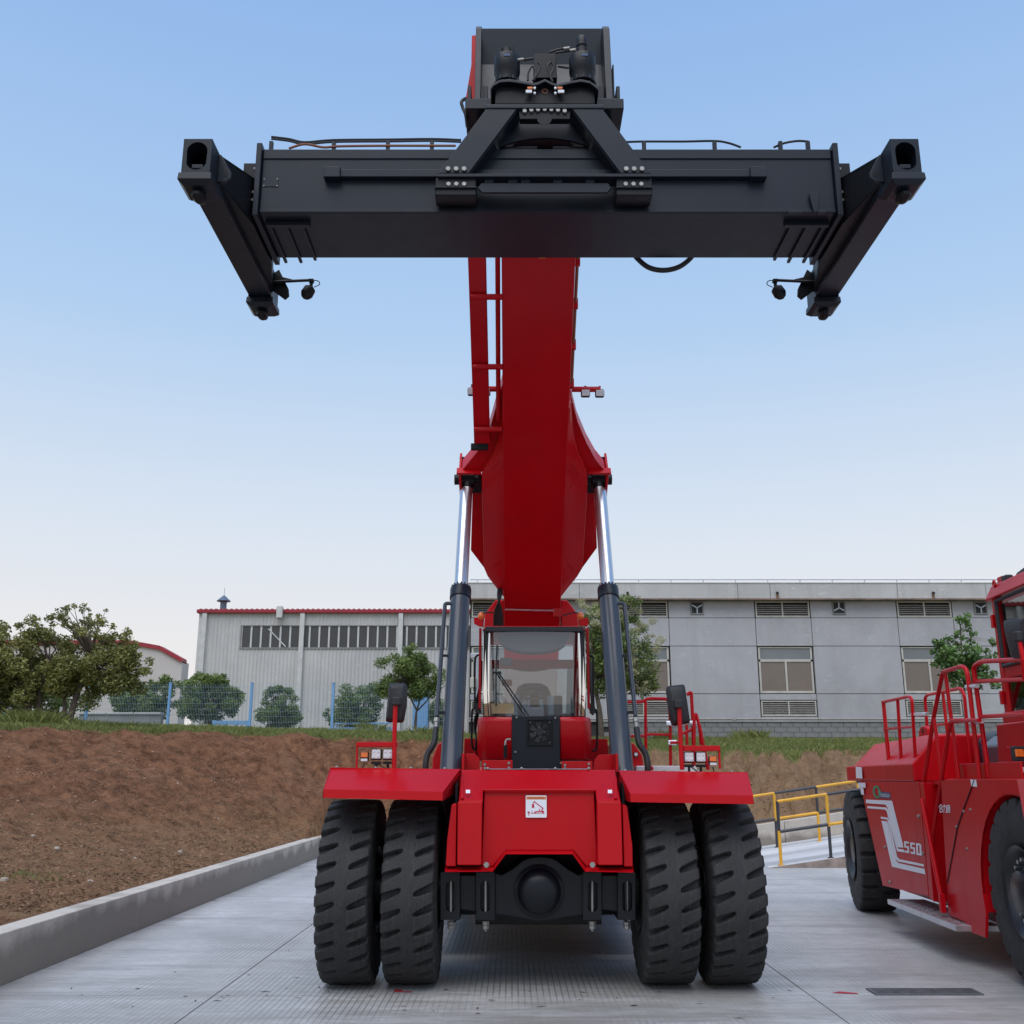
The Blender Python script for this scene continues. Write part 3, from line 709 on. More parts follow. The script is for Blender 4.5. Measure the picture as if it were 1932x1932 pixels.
# warning sign
sg = [Z5(829, 342, Ym - .004), Z5(1026, 342, Ym - .004), Z5(1026, 551, Ym - .006), Z5(829, 551, Ym - .006)]
o, ex, ey = sg[0], sg[1] - sg[0], sg[3] - sg[0]
def SG(u, v, d): return o + ex * u + ey * v + Vector((0, -d, 0))
def rr(u0, v0, u1, v1, r, d, n=4):
    pts = []
    for cx, cy, a0 in ((u1 - r, v0 + r, -90), (u1 - r, v1 - r, 0), (u0 + r, v1 - r, 90), (u0 + r, v0 + r, 180)):
        for k in range(n + 1):
            a = R(a0 + 90 * k / n); pts.append(SG(cx + r * math.cos(a), cy + r * math.sin(a), d))
    return pts
mb = MB(); mb.plate(rr(0, 0, 1, 1, .05, 0), (0, -.004, 0)); sign = mb.build('warning_plate', 'white', rs, 0, 35, None, 'white warning plate with orange header and crimson crane pictogram')
mb = MB(); mb.plate([SG(.03, .05, .0045), SG(.97, .05, .0045), SG(.97, .18, .0045), SG(.03, .18, .0045)], (0, -.001, 0)); mb.build('header', 'orange', sign)
mb = MB()
for u in (.16, .25, .35, .45, .54, .63, .72, .79):
    mb.plate([SG(u, .085, .006), SG(u + .05, .085, .006), SG(u + .05, .145, .006), SG(u, .145, .006)], (0, -.0008, 0))
mb.build('header_text', 'brass', sign)
def S2(pts, d=.005): return [SG(u, v, d) for u, v in pts]
mb = MB()
for pts in ([(.37, .27), (.40, .25), (.86, .58), (.84, .62), (.41, .31), (.38, .35), (.35, .34)],      # boom
            [(.35, .36), (.40, .40), (.41, .56), (.29, .56), (.30, .40)],                               # load
            [(.48, .71), (.73, .71), (.78, .58), (.82, .60), (.79, .69), (.88, .70), (.88, .76), (.48, .77)],  # chassis
            [(.62, .64), (.66, .61), (.70, .64), (.69, .69), (.63, .69)],
            [(.24, .81), (.91, .81), (.91, .825), (.24, .825)]):
    mb.plate(S2(pts), (0, -.001, 0))
for cx in (.45, .83):
    mb.plate(S2([(cx + .045 * math.cos(k * .785), .765 + .045 * math.sin(k * .785)) for k in range(8)], .0062), (0, -.001, 0))
for k in range(6):
    a = k * math.pi / 3; ca, sa_ = math.cos(a), math.sin(a)
    mb.plate(S2([(.14 + .02 * -sa_, .77 + .02 * ca), (.14 + .085 * ca, .77 + .085 * sa_), (.14 + .02 * sa_, .77 - .02 * ca)], .0055), (0, -.001, 0))
mb.plate(S2([(.13, .82), (.16, .82), (.155, .92), (.135, .92)], .0057), (0, -.001, 0))
mb.plate(S2([(.29, .69), (.32, .69), (.32, .80), (.29, .80)], .0053), (0, -.001, 0))
mb.build('pictogram', 'magenta', sign)

# ---- fenders
for s_ in (-1, 1):
    mb = MB()
    if s_ < 0: t0, t1, b0, b1 = (622, 1448), (868, 1451), (610, 1489), (836, 1494)
    else: t0, t1, b0, b1 = (1168, 1454), (1411, 1457), (1189, 1497), (1421, 1501)
    A0, A1 = W(*t0, 10.03), W(*t1, 10.03); B0, B1 = W(*b0, 9.62), W(*b1, 9.62)
    th = .012; L = 2.0
    mb.plate([A0, A1, B1, B0], (0, .008, -.012))
    lp = Vector((0, -.004, -.075)); mb.plate([B0, B1, B1 + lp, B0 + lp], (0, .012, 0))
    up = Vector((0, L - .6, 0)); mb.plate([A0, A1, A1 + up, A0 + up], (0, 0, -.012))
    xo = A0 if s_ < 0 else A1; xi = A1 if s_ < 0 else A0; bi = B1 if s_ < 0 else B0
    mb.plate([xi, bi, bi + lp, bi + lp + Vector((0, .3, 0)), xi + Vector((0, .3, -.2))], (-.01 * -s_, 0, 0))
    bo = B0 if s_ < 0 else B1
    mb.plate([xo, bo, bo + lp, bo + lp + Vector((0, .4, .0)), xo + Vector((0, 1.2, -.1)), xo + Vector((0, 1.4, 0))], (.01 * -s_, 0, 0))
    mb.build('fender', 'red', rs, .004)
    for u in (.05, .35, .62, .88):
        c = A0.lerp(A1, u) + Vector((0, .03, .004)); mb = MB(); mb.sphere(c, .016, 10, 6, .8); mb.build('fender_bolt', 'steel', rs)
    # inner wheel-house wall, black
    mb = MB(); xw = MX + s_ * .78; mb.box(xw - .01, xw + .01, 9.95, 12.0, .6, 1.83); mb.build('wheelhouse_wall', 'black', rs)

# ---- chassis behind the axle, rear body
mb = MB(); mb.box(MX - .62, MX + .62, 10.75, 17.6, .48, 1.35); mb.box(MX - 1.25, MX + 1.25, 12.0, 15.2, .42, 1.2); mb.box(MX - .74, MX + .74, 10.25, 12.2, 1.36, 1.72); mb.build('chassis_and_light_block', 'black', rs, .01)  # frame plus a wide low box added to block light under the machine
mb = MB(); mb.box(MX - .85, MX + .85, 10.22, 12.05, 1.725, 1.80); mb.build('deck_plate', 'black', rs, .004)
mb = MB()   # rear body / engine cover and counterweight
mb.loft([[(MX - 1.5, y, .75), (MX + 1.5, y, .75), (MX + 1.5, y, z), (MX + 1.1, y, z + .3), (MX - 1.1, y, z + .3), (MX - 1.5, y, z)] for y, z in ((13.9, 1.55), (17.3, 1.75), (18.3, 1.6))])
mb.build('rear_body', 'red', rs, .03)
# side tanks seen past the lift cylinders
for s_ in (-1, 1):
    Y = 12.3
    if s_ < 0: q = [(815, 1452), (816, 1430), (826, 1404), (840, 1396), (862, 1396), (862, 1452)]
    else: q = [(1166, 1452), (1166, 1398), (1196, 1402), (1212, 1425), (1216, 1452)]
    mb = MB(); pts = [W(x, y, Y) for x, y in q]; pts2 = []
    for p in pts: pts2.append(Vector((p.x, p.y, p.z if p.z > 1.95 else .7)))
    mb.plate(pts2, (0, 1.5, 0)); mb.build('side_tank', 'red', rs, .02)
    # cylinder foot bracket beside the bonnet
    xa = 879 if s_ < 0 else 1163
    qq = [(876, 1455), (876, 1425), (880, 1422), (896, 1422), (905, 1432), (905, 1455)] if s_ < 0 else [(1120, 1455), (1122, 1433), (1130, 1424), (1152, 1423), (1156, 1426), (1158, 1455)]
    mb = MB(); pts = [W(x, y, 11.0) for x, y in qq]; mb.plate(pts, (0, .03, 0))
    pts = [pts[1], pts[2], pts[0] + Vector((0, 0, -.3)), pts[0]] if s_ < 0 else [pts[4], pts[5], pts[5] + Vector((0, 0, -.3))]
    mb.build('cylinder_bracket', 'red', rs, .004)
    mb = MB(); xe = W(*((877, 1440) if s_ < 0 else (1157, 1440)), 11.0); mb.box(xe.x - .012, xe.x + .012, 10.6, 11.6, 1.5, xe.z + .09); mb.build('cylinder_cheek', 'red', rs, .004)
    q0, q1 = ((909, 1434), (967, 1453)) if s_ < 0 else ((1060, 1436), (1118, 1453))
    mb = MB(); a, b = W(*q0, 10.6), W(*q1, 10.6); mb.box(a.x, b.x, 10.6, 10.63, 1.7, a.z); fp = mb.build('front_bracket', 'red', rs, .004)
    for u, v in ((.1, .45), (.1, .8), (.88, .3), (.88, .75)):
        mb = MB(); c = Vector((a.x + (b.x - a.x) * u, 10.598, a.z - (a.z - b.z) * v)); mb.cyl(c, c + Vector((0, -.012, 0)), .013, None, 8); mb.build('bracket_bolt', 'steel', fp)
# ---- cab
def C5(zx, zy, Y): return W(808.1 + .2091 * zx, 1083.5 + .2091 * zy, Y)
CYF, CYB = 12.30, 13.85
zt, zb = C5(960, 478, CYF).z, C5(960, 1278, CYF).z
xl, xr = C5(488, 900, CYF).x, C5(1428, 900, CYF).x; cx = (xl + xr) / 2; chw = (xr - xl) / 2
mb = MB()      # roof
mb.loft([[(cx - chw - .01, y, zt - .02), (cx + chw + .01, y, zt - .02), (cx + chw - .04, y, zt + h), (cx - chw + .04, y, zt + h)] for y, h in ((CYF + .10, .03), (CYF + .3, .06), (CYB, .06))])
cab = mb.build('cab', 'red', rs, .01)
mb = MB(); mb.box(cx - chw + .03, cx + chw - .03, CYF - .01, CYF + .07, zt - .055, zt + .008); mb.build('header_bar', 'plastic', cab, .008)
mb = MB()      # visor / headliner hanging behind the screen
pts = [(cx - chw * .72, zt - .05), (cx + chw * .72, zt - .05)]
for k in range(11):
    a = math.pi * k / 10; pts.append((cx + chw * .66 * math.cos(a), zt - .12 - .14 * math.sin(a)))
mb.plate([(x, CYF + .32, z) for x, z in pts], (0, .3, 0)); mb.build('headliner', 'trim', cab)
for s_ in (-1, 1):
    x = cx + s_ * (chw - .035)
    mb = MB(); mb.hexa([(x - .028, CYF + .16, zb), (x + .028, CYF + .16, zb), (x + .028, CYF + .24, zb), (x - .028, CYF + .24, zb), (x - .028, CYF + .1, zt), (x + .028, CYF + .1, zt), (x + .028, CYF + .18, zt), (x - .028, CYF + .18, zt)]); mb.build('front_pillar', 'plastic', cab, .006)
    mb = MB(); mb.box(x - .03, x + .03, CYB - .1, CYB, zb - .1, zt); mb.build('rear_pillar', 'red', cab, .01)
    mb = MB(); mb.box(x + s_ * .03 - .004, x + s_ * .03 + .004, CYF + .26, CYB - .11, zb, zt - .03); mb.build('side_glass', 'glass', cab)
# curved windscreen
mb = MB(); loops = []
for z, dy in ((zb + .005, .02), (zb + .3, .0), (zt - .3, .0), (zt - .01, .02)):
    l = []
    for k in range(17):
        u = -1 + 2 * k / 16; e = max(0, (abs(u) - .78) / .22)
        l.append(Vector((cx + u * chw * (1.0 if z > zb + .2 else .985), CYF - .02 + dy + .15 * e ** 2 + .03 * u * u, z)))
    loops.append(l)
mb.loft(loops, False, False); mb.build('windscreen', 'glass', cab, 0, 60)
for s_ in (-1, 1):
    u = s_ * .885; mb = MB(); e = (abs(u) - .78) / .22; y = CYF - .012 + .15 * e * e + .03
    mb.hexa([(cx + s_ * (chw * .86) - .02, y + .005, zb + .01), (cx + s_ * (chw * .86) + .025, y + .005, zb + .01), (cx + s_ * (chw * .86) + .025, y + .02, zb + .01), (cx + s_ * (chw * .86) - .02, y + .02, zb + .01), (cx + s_ * (chw * .93) - .02, y + .005, zt - .02), (cx + s_ * (chw * .93) + .025, y + .005, zt - .02), (cx + s_ * (chw * .93) + .025, y + .02, zt - .02), (cx + s_ * (chw * .93) - .02, y + .02, zt - .02)])
    mb.build('screen_seal', 'plastic', cab)
# rear wall, floor, console
mb = MB(); mb.box(cx - chw + .06, cx + chw - .06, CYB - .06, CYB, zb - .5, zb + .12); mb.build('rear_wall', 'trim', cab, .01)
mb = MB(); mb.box(cx - chw + .06, cx + chw - .06, CYB - .06, CYB - .02, zt - .34, zt - .22); mb.build('rear_header', 'red', cab, .01)
mb = MB(); mb.box(cx - chw + .06, cx + chw - .06, CYB - .04, CYB - .032, zb + .12, zt - .34); mb.build('rear_glass', 'darkglass', cab)
mb = MB(); mb.box(cx - chw + .02, cx + chw - .02, CYF + .05, CYB - .07, zb - .62, zb - .55); mb.build('cab_floor', 'plastic', cab)
mb = MB(); mb.box(cx - chw + .05, cx + chw - .05, CYF + .12, CYF + .22, zb - .3, zb - .004); mb.build('dash_sill', 'trim', cab, .02)
# seat in its plastic wrapper
sc_ = C5(945, 1050, CYF + .8)
mb = MB(); mb.loft([[(sc_.x + w * math.cos(a), CYF + .85 + d + .10 * math.sin(a), z) for a in [k * .5236 for k in range(12)]] for z, w, d in ((zb - .1, .25, 0), (zb + .15, .25, .03), (zb + .32, .23, .07), (zb + .42, .19, .1), (zb + .46, .12, .11))]); seat = mb.build('seat', 'seat', cab, 0, 50)
mb = MB(); mb.loft([[(sc_.x + w * math.cos(a), CYF + .80 + d + .13 * math.sin(a), z) for a in [k * .5236 for k in range(12)]] for z, w, d in ((zb - .12, .30, 0), (zb + .12, .30, .03), (zb + .30, .26, .07))], True, False)
mb.build('seat_wrapper', M['glass'], seat, 0, 50)
mb = MB(); mb.obox((sc_.x, CYF + .62, zb - .14), (.5, .5, .14)); mb.build('seat_cushion', 'seat', seat, .03)
for s_ in (-1, 1):
    mb = MB(); mb.obox((sc_.x + s_ * .30, CYF + .65, zb + .04), (.08, .36, .07)); mb.build('armrest', 'film', seat, .02)
mb = MB(); mb.obox((sc_.x + .30, CYF + .45, zb + .14), (.10, .06, .26)); mb.build('control_screen', 'plastic', cab, .015)
# steering wheel
c = C5(955, 1075, CYF + .42); mb = MB(); ax = Vector((0, -.45, .9)).normalized(); rg = MB().ring(c, ax, .175, 28); rg.append(rg[0]); rg.append(rg[1]); mb.tube(rg, .014, 8, False); mb.cyl(c - ax * .04, c - ax * .012, .05, .06, 14)
for k in range(3):
    q = rg[2 + k * 9]; mb.cyl(c - ax * .02, q, .012, None, 6)
sw = mb.build('steering_wheel', 'plastic', cab)
mb = MB(); mb.cyl(c - ax * .04, c - ax * .32 + Vector((0, -.02, 0)), .05, .07, 12); mb.build('steering_column', 'plastic', cab)
mb = MB(); mb.obox((c.x, CYF + .3, zb + .05), (.24, .14, .14)); mb.build('instrument_pod', 'trim', cab, .03)
mb = MB(); a, b = C5(560, 1165, CYF + .12), C5(772, 1258, CYF + .12); mb.obox(((a.x + b.x) / 2, CYF + .13, (a.z + b.z) / 2), (b.x - a.x, .006, a.z - b.z), Matrix.Rotation(-.2, 3, 'X')); mb.build('cardboard_sheet', 'card', cab)
mb = MB(); a = C5(700, 790, CYF + .12); mb.obox(a, (.15, .05, .10)); mb.build('inside_mirror', 'plastic', cab, .03)
# wiper
w0, w1, w2 = C5(868, 1275, CYF - .06), C5(610, 885, CYF - .07), C5(905, 1275, CYF - .06)
mb = MB(); mb.tube([w0, w1], .008, 6); mb.tube([w2, w1 + Vector((.02, 0, .01))], .008, 6); mb.cyl(w1 + Vector((-.04, 0, 0)), w1 + Vector((.06, 0, 0)), .014, None, 8)
b0, b1 = C5(620, 640, CYF - .045), C5(612, 1190, CYF - .055); mb.tube([b0, w1, b1], .010, 6)
mb.build('wiper', 'plastic', cab)
# lower cab front, red shell with bulged cheeks
mb = MB()
for s_ in (-1, 1):
    loops = []
    xi = C5(755, 1300, CYF).x if s_ < 0 else C5(1188, 1300, CYF).x
    xo = C5(440, 1400, CYF).x if s_ < 0 else C5(1475, 1400, CYF).x
    z0, z1 = C5(600, 1672, CYF).z, C5(600, 1284, CYF).z
    for z, dy, k in ((z0, .05, .99), (z0 + .10, .0, 1.0), (z1 - .16, -.04, 1.0), (z1 - .05, -.03, .995), (z1 - .005, .03, .97)):
        l = []
        for i in range(9):
            u = i / 8; x = xi + (xo - xi) * k * u if k != 1 else xi + (xo - xi) * u
            l.append(Vector((x, CYF - .05 + dy + .16 * max(0, (u - .72) / .28) ** 2, z)))
        l += [Vector((l[-1].x, CYB, z)), Vector((xi, CYB, z))]
        loops.append(l)
    mb.loft(loops)
mb.build('cab_shell', 'red', cab, .006, 50)
# black service panel with cooling fan
a, b = C5(753, 1280, CYF - .11), C5(1190, 1755, CYF - .11)
mb = MB(); mb.box(a.x, b.x, CYF - .11, CYF - .07, b.z, a.z); svc = mb.build('service_panel', 'slate', cab, .006)
f0, f1 = C5(888, 1305, CYF - .12), C5(1122, 1548, CYF - .12); fc = (f0 + f1) / 2; fw, fh = (f1.x - f0.x) / 2, (f0.z - f1.z) / 2
mb = MB(); y = CYF - .112
for q in ((f0.x, f1.x, fc.z + fh * .86, f0.z), (f0.x, f1.x, f1.z, fc.z - fh * .86)): mb.box(q[0], q[1], y - .018, y, q[2], q[3])
for q in ((f0.x, f0.x + fw * .14), (f1.x - fw * .14, f1.x)): mb.box(q[0], q[1], y - .0175, y, fc.z - fh * .86, fc.z + fh * .86)
fan = mb.build('fan_frame', 'black', svc, .004)
mb = MB(); mb.box(f0.x + fw * .13, f1.x - fw * .13, y - .004, y, fc.z - fh * .87, fc.z + fh * .87); mb.build('fan_backing', 'black', svc)
for k in range(7):
    a_ = k * 2 * math.pi / 7; c1, s1 = math.cos(a_), math.sin(a_); mb = MB()
    P = lambda r, t, d: Vector((fc.x + r * math.cos(a_ + t), y - d, fc.z + r * math.sin(a_ + t)))
    mb.plate([P(.045, -.3, .008), P(fw * .8, -.35, .006), P(fw * .8, .2, .014), P(.045, .3, .012)], (0, -.003, 0)); mb.build('fan_blade', 'plastic', svc)
mb = MB(); mb.cyl((fc.x, y - .006, fc.z), (fc.x, y - .022, fc.z), .05, .045, 18); mb.build('fan_hub', 'plastic', svc, .004)
for ux, uz in ((797, 1291), (1146, 1295), (785, 1602), (920, 1335), (1095, 1335), (1095, 1518), (962, 1430), (1045, 1420), (1012, 1467), (1002, 1382)):
    c = C5(ux, uz, CYF - .13); mb = MB(); r_ = .012 if ux in (797, 1146, 785) else .006; mb.cyl(c, c + Vector((0, .02, 0)), r_, None, 8); mb.build('panel_screw', 'steel', svc)
# grey fittings beside the panel
mb = MB(); mb.tube(curve_pts([C5(745, 1490, 12.1), C5(705, 1495, 12.1), C5(692, 1550, 12.08), C5(690, 1660, 12.08)], 5), .012, 8); mb.build('washer_pipe', 'steel', cab)
mb = MB(); c = C5(695, 1590, 12.06); mb.cyl(c + Vector((0, 0, -.08)), c + Vector((0, 0, .06)), .022, None, 10); mb.build('washer_valve', 'black', cab)
# grab rails each side of the cab
for s_ in (-1, 1):
    q = [(475, 730), (440, 735), (420, 800), (418, 1180), (395, 1240), (393, 1520), (425, 1585), (432, 1500)] if s_ < 0 else [(1440, 735), (1478, 740), (1488, 800), (1492, 1180), (1520, 1250), (1520, 1550), (1490, 1590), (1478, 1585)]
    mb = MB(); mb.tube(curve_pts([C5(x, y, 12.55) for x, y in q], 5), .013, 8); mb.build('grab_rail', 'black', cab)
    mb = MB()
    for k in range(4):
        q = [(470, 760 + k * 7), (462, 1000), (430, 1150), (440, 1230), (415, 1330 + 20 * k), (435 - 6 * k, 1500)] if s_ < 0 else [(1450, 780), (1460, 1000), (1475, 1180), (1462, 1230 + 10 * k), (1478, 1260)]
        mb.tube(curve_pts([C5(x + k * 5, y, 12.6 + .02 * k) for x, y in q], 5), .010, 6)
    for k in range(3):
        c = C5((440 if s_ < 0 else 1470) + k * 6, 1180 + k * 30, 12.55); mb.obox(c, (.07, .05, .04))
    mb.build('cable_bundle', 'hose', cab)
    # red door hinges and side mirror stay
    mb = MB(); x = cx + s_ * (chw + .035); mb.box(x - .015, x + .015, CYF + .2, CYF + .25, zb + .1, zt + .02); mb.build('door_edge', 'red', cab, .004)

# ---- hydraulic lift cylinders
def proj_y(p):
    d = p - Vector((0, 0, CAMH)); zc = d.y * CP + d.z * SP; yc = -d.y * SP + d.z * CP
    return 966 - FPX * yc / zc
for s_ in (-1, 1):
    top = W(880 if s_ < 0 else 1131.7, 922, 13.1); bot = W(851 if s_ < 0 else 1174, 1448, 11.3)
    d = (top - bot); foot = bot - d.normalized() * 1.0
    lo, hi = 0.0, 1.0
    for _ in range(30):
        m_ = (lo + hi) / 2
        if proj_y(bot + d * m_) > 1112: lo = m_
        else: hi = m_
    col = bot + d * lo; u = d.normalized()
    mb = MB(); mb.cyl(foot, col, .119, .117, 36); lc = mb.build('lift_cylinder', 'barrel', rs, .004, 35, None, 'slate blue hydraulic lift cylinder with chrome rod')
    mb = MB(); mb.lathe(col - u * .16, u, [(0, .117), (.012, .130), (.15, .130), (.165, .122), (.17, .08)], 36); mb.build('cylinder_collar', 'slate', lc)
    mb = MB()
    for k in range(16):
        a = k * math.pi / 8; v = u.orthogonal().normalized(); w_ = u.cross(v); mb.cyl(col + (v * math.cos(a) + w_ * math.sin(a)) * .112, col + u * .03 + (v * math.cos(a) + w_ * math.sin(a)) * .112, .012, None, 6)
    mb.build('collar_bolts', 'slate', lc)
    mb = MB(); mb.cyl(col, top, .083, None, 32); mb.build('piston_rod', 'chrome', lc, 0)
    mb = MB(); mb.cyl(top - u * .03, top + u * .10, .085, None, 24); mb.cyl(top + u * .16 + Vector((-.10, 0, 0)), top + u * .16 + Vector((.10, 0, 0)), .13, None, 24); mb.build('rod_eye', 'black', lc, .005)
    # service pipe and hose
    out = Vector((s_ * .17, -.04, 0)); pA = col - u * .22
    def on(py):
        lo, hi = -0.3, 1.0
        for _ in range(30):
            m_ = (lo + hi) / 2
            if proj_y(bot + d * m_) > py: lo = m_
            else: hi = m_
        return bot + d * lo
    mb = MB(); mb.tube(round_path([pA + Vector((s_ * .08, -.05, 0)), pA + out * 1.05, on(1352) + Vector((s_ * .185, -.06, 0))], .03), .024, 10); mb.build('service_pipe', 'barrel', lc)
    mb = MB(); e = on(1356) + Vector((s_ * .185, -.06, 0)); mb.cyl(e, e - u * .05, .035, None, 6); mb.cyl(e - u * .05, e - u * .13, .026, None, 12); mb.build('hose_fitting', 'steel', lc, .003)
    hx = [e - u * .12, e - u * .3 + Vector((s_ * .01, -.02, 0)), on(1425) + Vector((s_ * .26, -.05, 0)), on(1455) + Vector((s_ * (.27), 0, 0)), on(1475) + Vector((s_ * .24, .1, -.2))]
    mb = MB(); mb.tube(curve_pts(hx, 6), .033, 12); mb.build('hydraulic_hose', 'hose', lc)
    for py in (1238, 1345):
        c = on(py); mb = MB(); mb.obox(c + Vector((s_ * .15, -.05, 0)), (.10, .03, .03)); mb.build('pipe_clip', 'slate', lc, .004)

# ---- boom
BO = Vector((0, 14.62, 4.07)); BU = Vector((0, -4.20, 3.43)).normalized(); BN = Vector((0, BU.z, -BU.y))
def Wb(px, py, n=0.0):                     # point where a sight line meets the plane n above the boom's underside
    d = ray(px, py); o = Vector((0, 0, CAMH)); t = ((BO + BN * n) - o).dot(BN) / d.dot(BN); return o + d * t
def B(s, x, n): return BO + BU * s + BN * n + Vector((x, 0, 0))
def D4(zx, zy): return 808.1 + .3517 * zx, 477.5 + .3517 * zy
def sOf(p): return (p - BO).dot(BU)
bx = MX + .015
s_top = sOf(Wb(1018, 470)); s_bot = -1.9
L0, L1 = Wb(*D4(393, 30)), Wb(*D4(790, 30)); hwB = (L1.x - L0.x) / 2; cxT = (L0.x + L1.x) / 2
K0, K1 = Wb(*D4(405, 1850)), Wb(*D4(712, 1850)); hwB2 = (K1.x - K0.x) / 2; cxB = (K0.x + K1.x) / 2
sK = sOf(K0); sL = sOf(L0)
def bcx(s): return cxB + (cxT - cxB) * (s - sK) / (sL - sK)
def bhw(s): return hwB2 + (hwB - hwB2) * (s - sK) / (sL - sK)
H0, H1 = 1.05, 1.0
def bloop(s, e=0, h=None):
    c, w = bcx(s), bhw(s) + e; h = h or 1.02
    return [B(s, c - w, 0), B(s, c + w, 0), B(s, c + w, h), B(s, c - w, h)]
mb = MB(); mb.loft([bloop(s_bot), bloop(-.9), bloop(0), bloop(s_top + .9)])
boom = mb.build('boom', 'red', rs, .012)
# inner telescopic stage
sE = (9.55 - BO.y) / BU.y
mb = MB(); c, w = cxT, hwB - .055
mb.loft([[B(s, c - w, .07), B(s, c + w, .07), B(s, c + w, .95), B(s, c - w, .95)] for s in (s_top + .5, sE)]); mb.build('inner_boom', 'red', boom, .012)
mb = MB(); s_ = s_top + .88
mb.loft([[B(q, c - w - .075, -.02), B(q, c + w + .075, -.02), B(q, c + w + .075, 1.04), B(q, c - w - .075, 1.04)] for q in (s_, s_ + .06)]); mb.build('boom_collar', 'red', boom, .01)
# reinforced belly round the lift pins
secs = []
for zy, wl, wr in ((780, 398, 765), (900, 390, 772), (1000, 372, 786), (1080, 345, 806), (1140, 312, 836), (1180, 287, 854), (1300, 288, 852), (1690, 299, 827), (1735, 318, 800), (1830, 392, 722)):
    pl, pr_ = Wb(*D4(wl, zy), .08), Wb(*D4(wr, zy), .08); s = sOf(pl)
    c, w = bcx(s), bhw(s)
    xl_, xr_ = min(pl.x, c - w - .006), max(pr_.x, c + w + .006)
    secs.append([B(s, c - w + .004, .006), B(s, c + w - .004, .006), B(s, xr_, .08), B(s, xr_, .85), B(s, c + w, 1.03), B(s, c - w, 1.03), B(s, xl_, .85), B(s, xl_, .08)])
mb = MB(); mb.loft(secs); mb.build('boom_belly', 'red', boom, .008, 25)
# raised weld edges on the belly
for pts in ([(758, 830), (752, 980), (748, 1100), (805, 1170), (804, 1198)], [(768, 1240), (752, 1262), (738, 1270), (722, 1635), (776, 1695), (776, 1715)], [(398, 1100), (345, 1155), (338, 1170)], [(385, 1255), (368, 1232)], [(400, 1632), (350, 1680)]):
    mb = MB(); mb.tube([Wb(*D4(x, y), .04) + Vector((0, -.012, -.012)) for x, y in pts], .006, 6); mb.build('weld_edge', 'red', boom)
for s_ in (-1, 1):
    pts = [(770, 775), (800, 900), (850, 1020), (900, 1110), (952, 1172), (820, 1180), (765, 1080), (752, 960)]
    if s_ < 0: pts = [(398, 700), (372, 790), (330, 940), (262, 1065), (178, 1168), (330, 1176), (392, 1080), (408, 960), (412, 840)]
    mb = MB(); mb.plate([Wb(*D4(x, y), .16) for x, y in pts], BN * .03); mb.build('boom_wing', 'red', boom, .006)
    edge = pts[:5]; e3 = [Wb(*D4(x, y), .16) for x, y in edge]
    mb = MB()
    for p, q in zip(e3, e3[1:]): mb.plate([p + BN * -.01, q + BN * -.01, q + BN * .26, p + BN * .26], Vector((-s_ * .02, 0, 0)))
    mb.build('wing_flange', 'red', boom, .003)
    xi, xo = ((855, 980) if s_ > 0 else (285, 152))
    a, b = Wb(*D4(xi, 1180), .12), Wb(*D4(xo, 1180), .12); s = sOf(a)
    mb = MB(); x0, x1 = sorted((a.x, b.x)); mb.loft([[B(s + k, x0, .08), B(s + k, x1, .08), B(s + k, x1, .20), B(s + k, x0, .20)] for k in (0, .03)]); mb.build('pin_hood', 'red', boom, .004)
    xc = b.x - s_ * .055; mb = MB(); mb.plate([B(s, xc, .12), B(s - .50, xc, .20), B(s - .62, xc, .38), B(s - .5, xc, .60), B(s, xc, .60)], Vector((s_ * .03, 0, 0))); mb.build('pin_cheek', 'red', boom, .005)
    mb = MB(); mb.plate([B(s - .02, min(a.x, b.x) + .02, .52), B(s - .02, max(a.x, b.x) - .02, .52), B(s - .6, max(a.x, b.x) - .02, .52), B(s - .6, min(a.x, b.x) + .02, .52)], BN * .02); mb.build('pin_recess_shade', 'black', boom)  # black sheet standing in for the shade inside the pin recess
    pc = W(880 if s_ < 0 else 1131.7, 905, 13.2); mb = MB(); mb.cyl(pc + Vector((-.16, 0, 0)), pc + Vector((.16, 0, 0)), .07, None, 20); mb.build('lift_pin', 'black', boom)
    # deep side web below the wing, seen behind the rods
    q = [(240, 1190), (228, 1595), (300, 1690), (300, 1190)] if s_ < 0 else [(846, 1190), (893, 1190), (905, 1582), (826, 1690)]
    mb = MB(); mb.plate([Wb(*D4(x, y), .62) for x, y in q], BN * .04); mb.build('boom_gusset', 'red', boom, .006)
    # work lamp arms
    if s_ > 0: aa, bb, lamps = (770, 731), (924, 731), ((842, 757), (918, 758))
    else: aa, bb, lamps = (395, 729), (232, 729), ((236, 749), (309, 750))
    mb = MB(); p, q = Wb(*D4(*aa), .3), Wb(*D4(*bb), .3); mb.cyl(p, q, .035, None, 10); mb.build('lamp_arm', 'red', boom)
    for lx, ly in lamps:
        c = Wb(*D4(lx, ly), .3) + Vector((0, -.03, 0)); mb = MB(); mb.obox(c, (.115, .08, .10)); lb = mb.build('work_lamp', 'plastic', boom, .02)
        mb = MB(); mb.obox(c + Vector((0, -.048, -.012)), (.10, .012, .075), Matrix.Rotation(.35, 3, 'X')); mb.build('lamp_lens', 'lens', lb, .004)
        mb = MB(); mb.obox(c + Vector((0, 0, .065)), (.03, .03, .06)); mb.build('lamp_stay', 'black', lb)
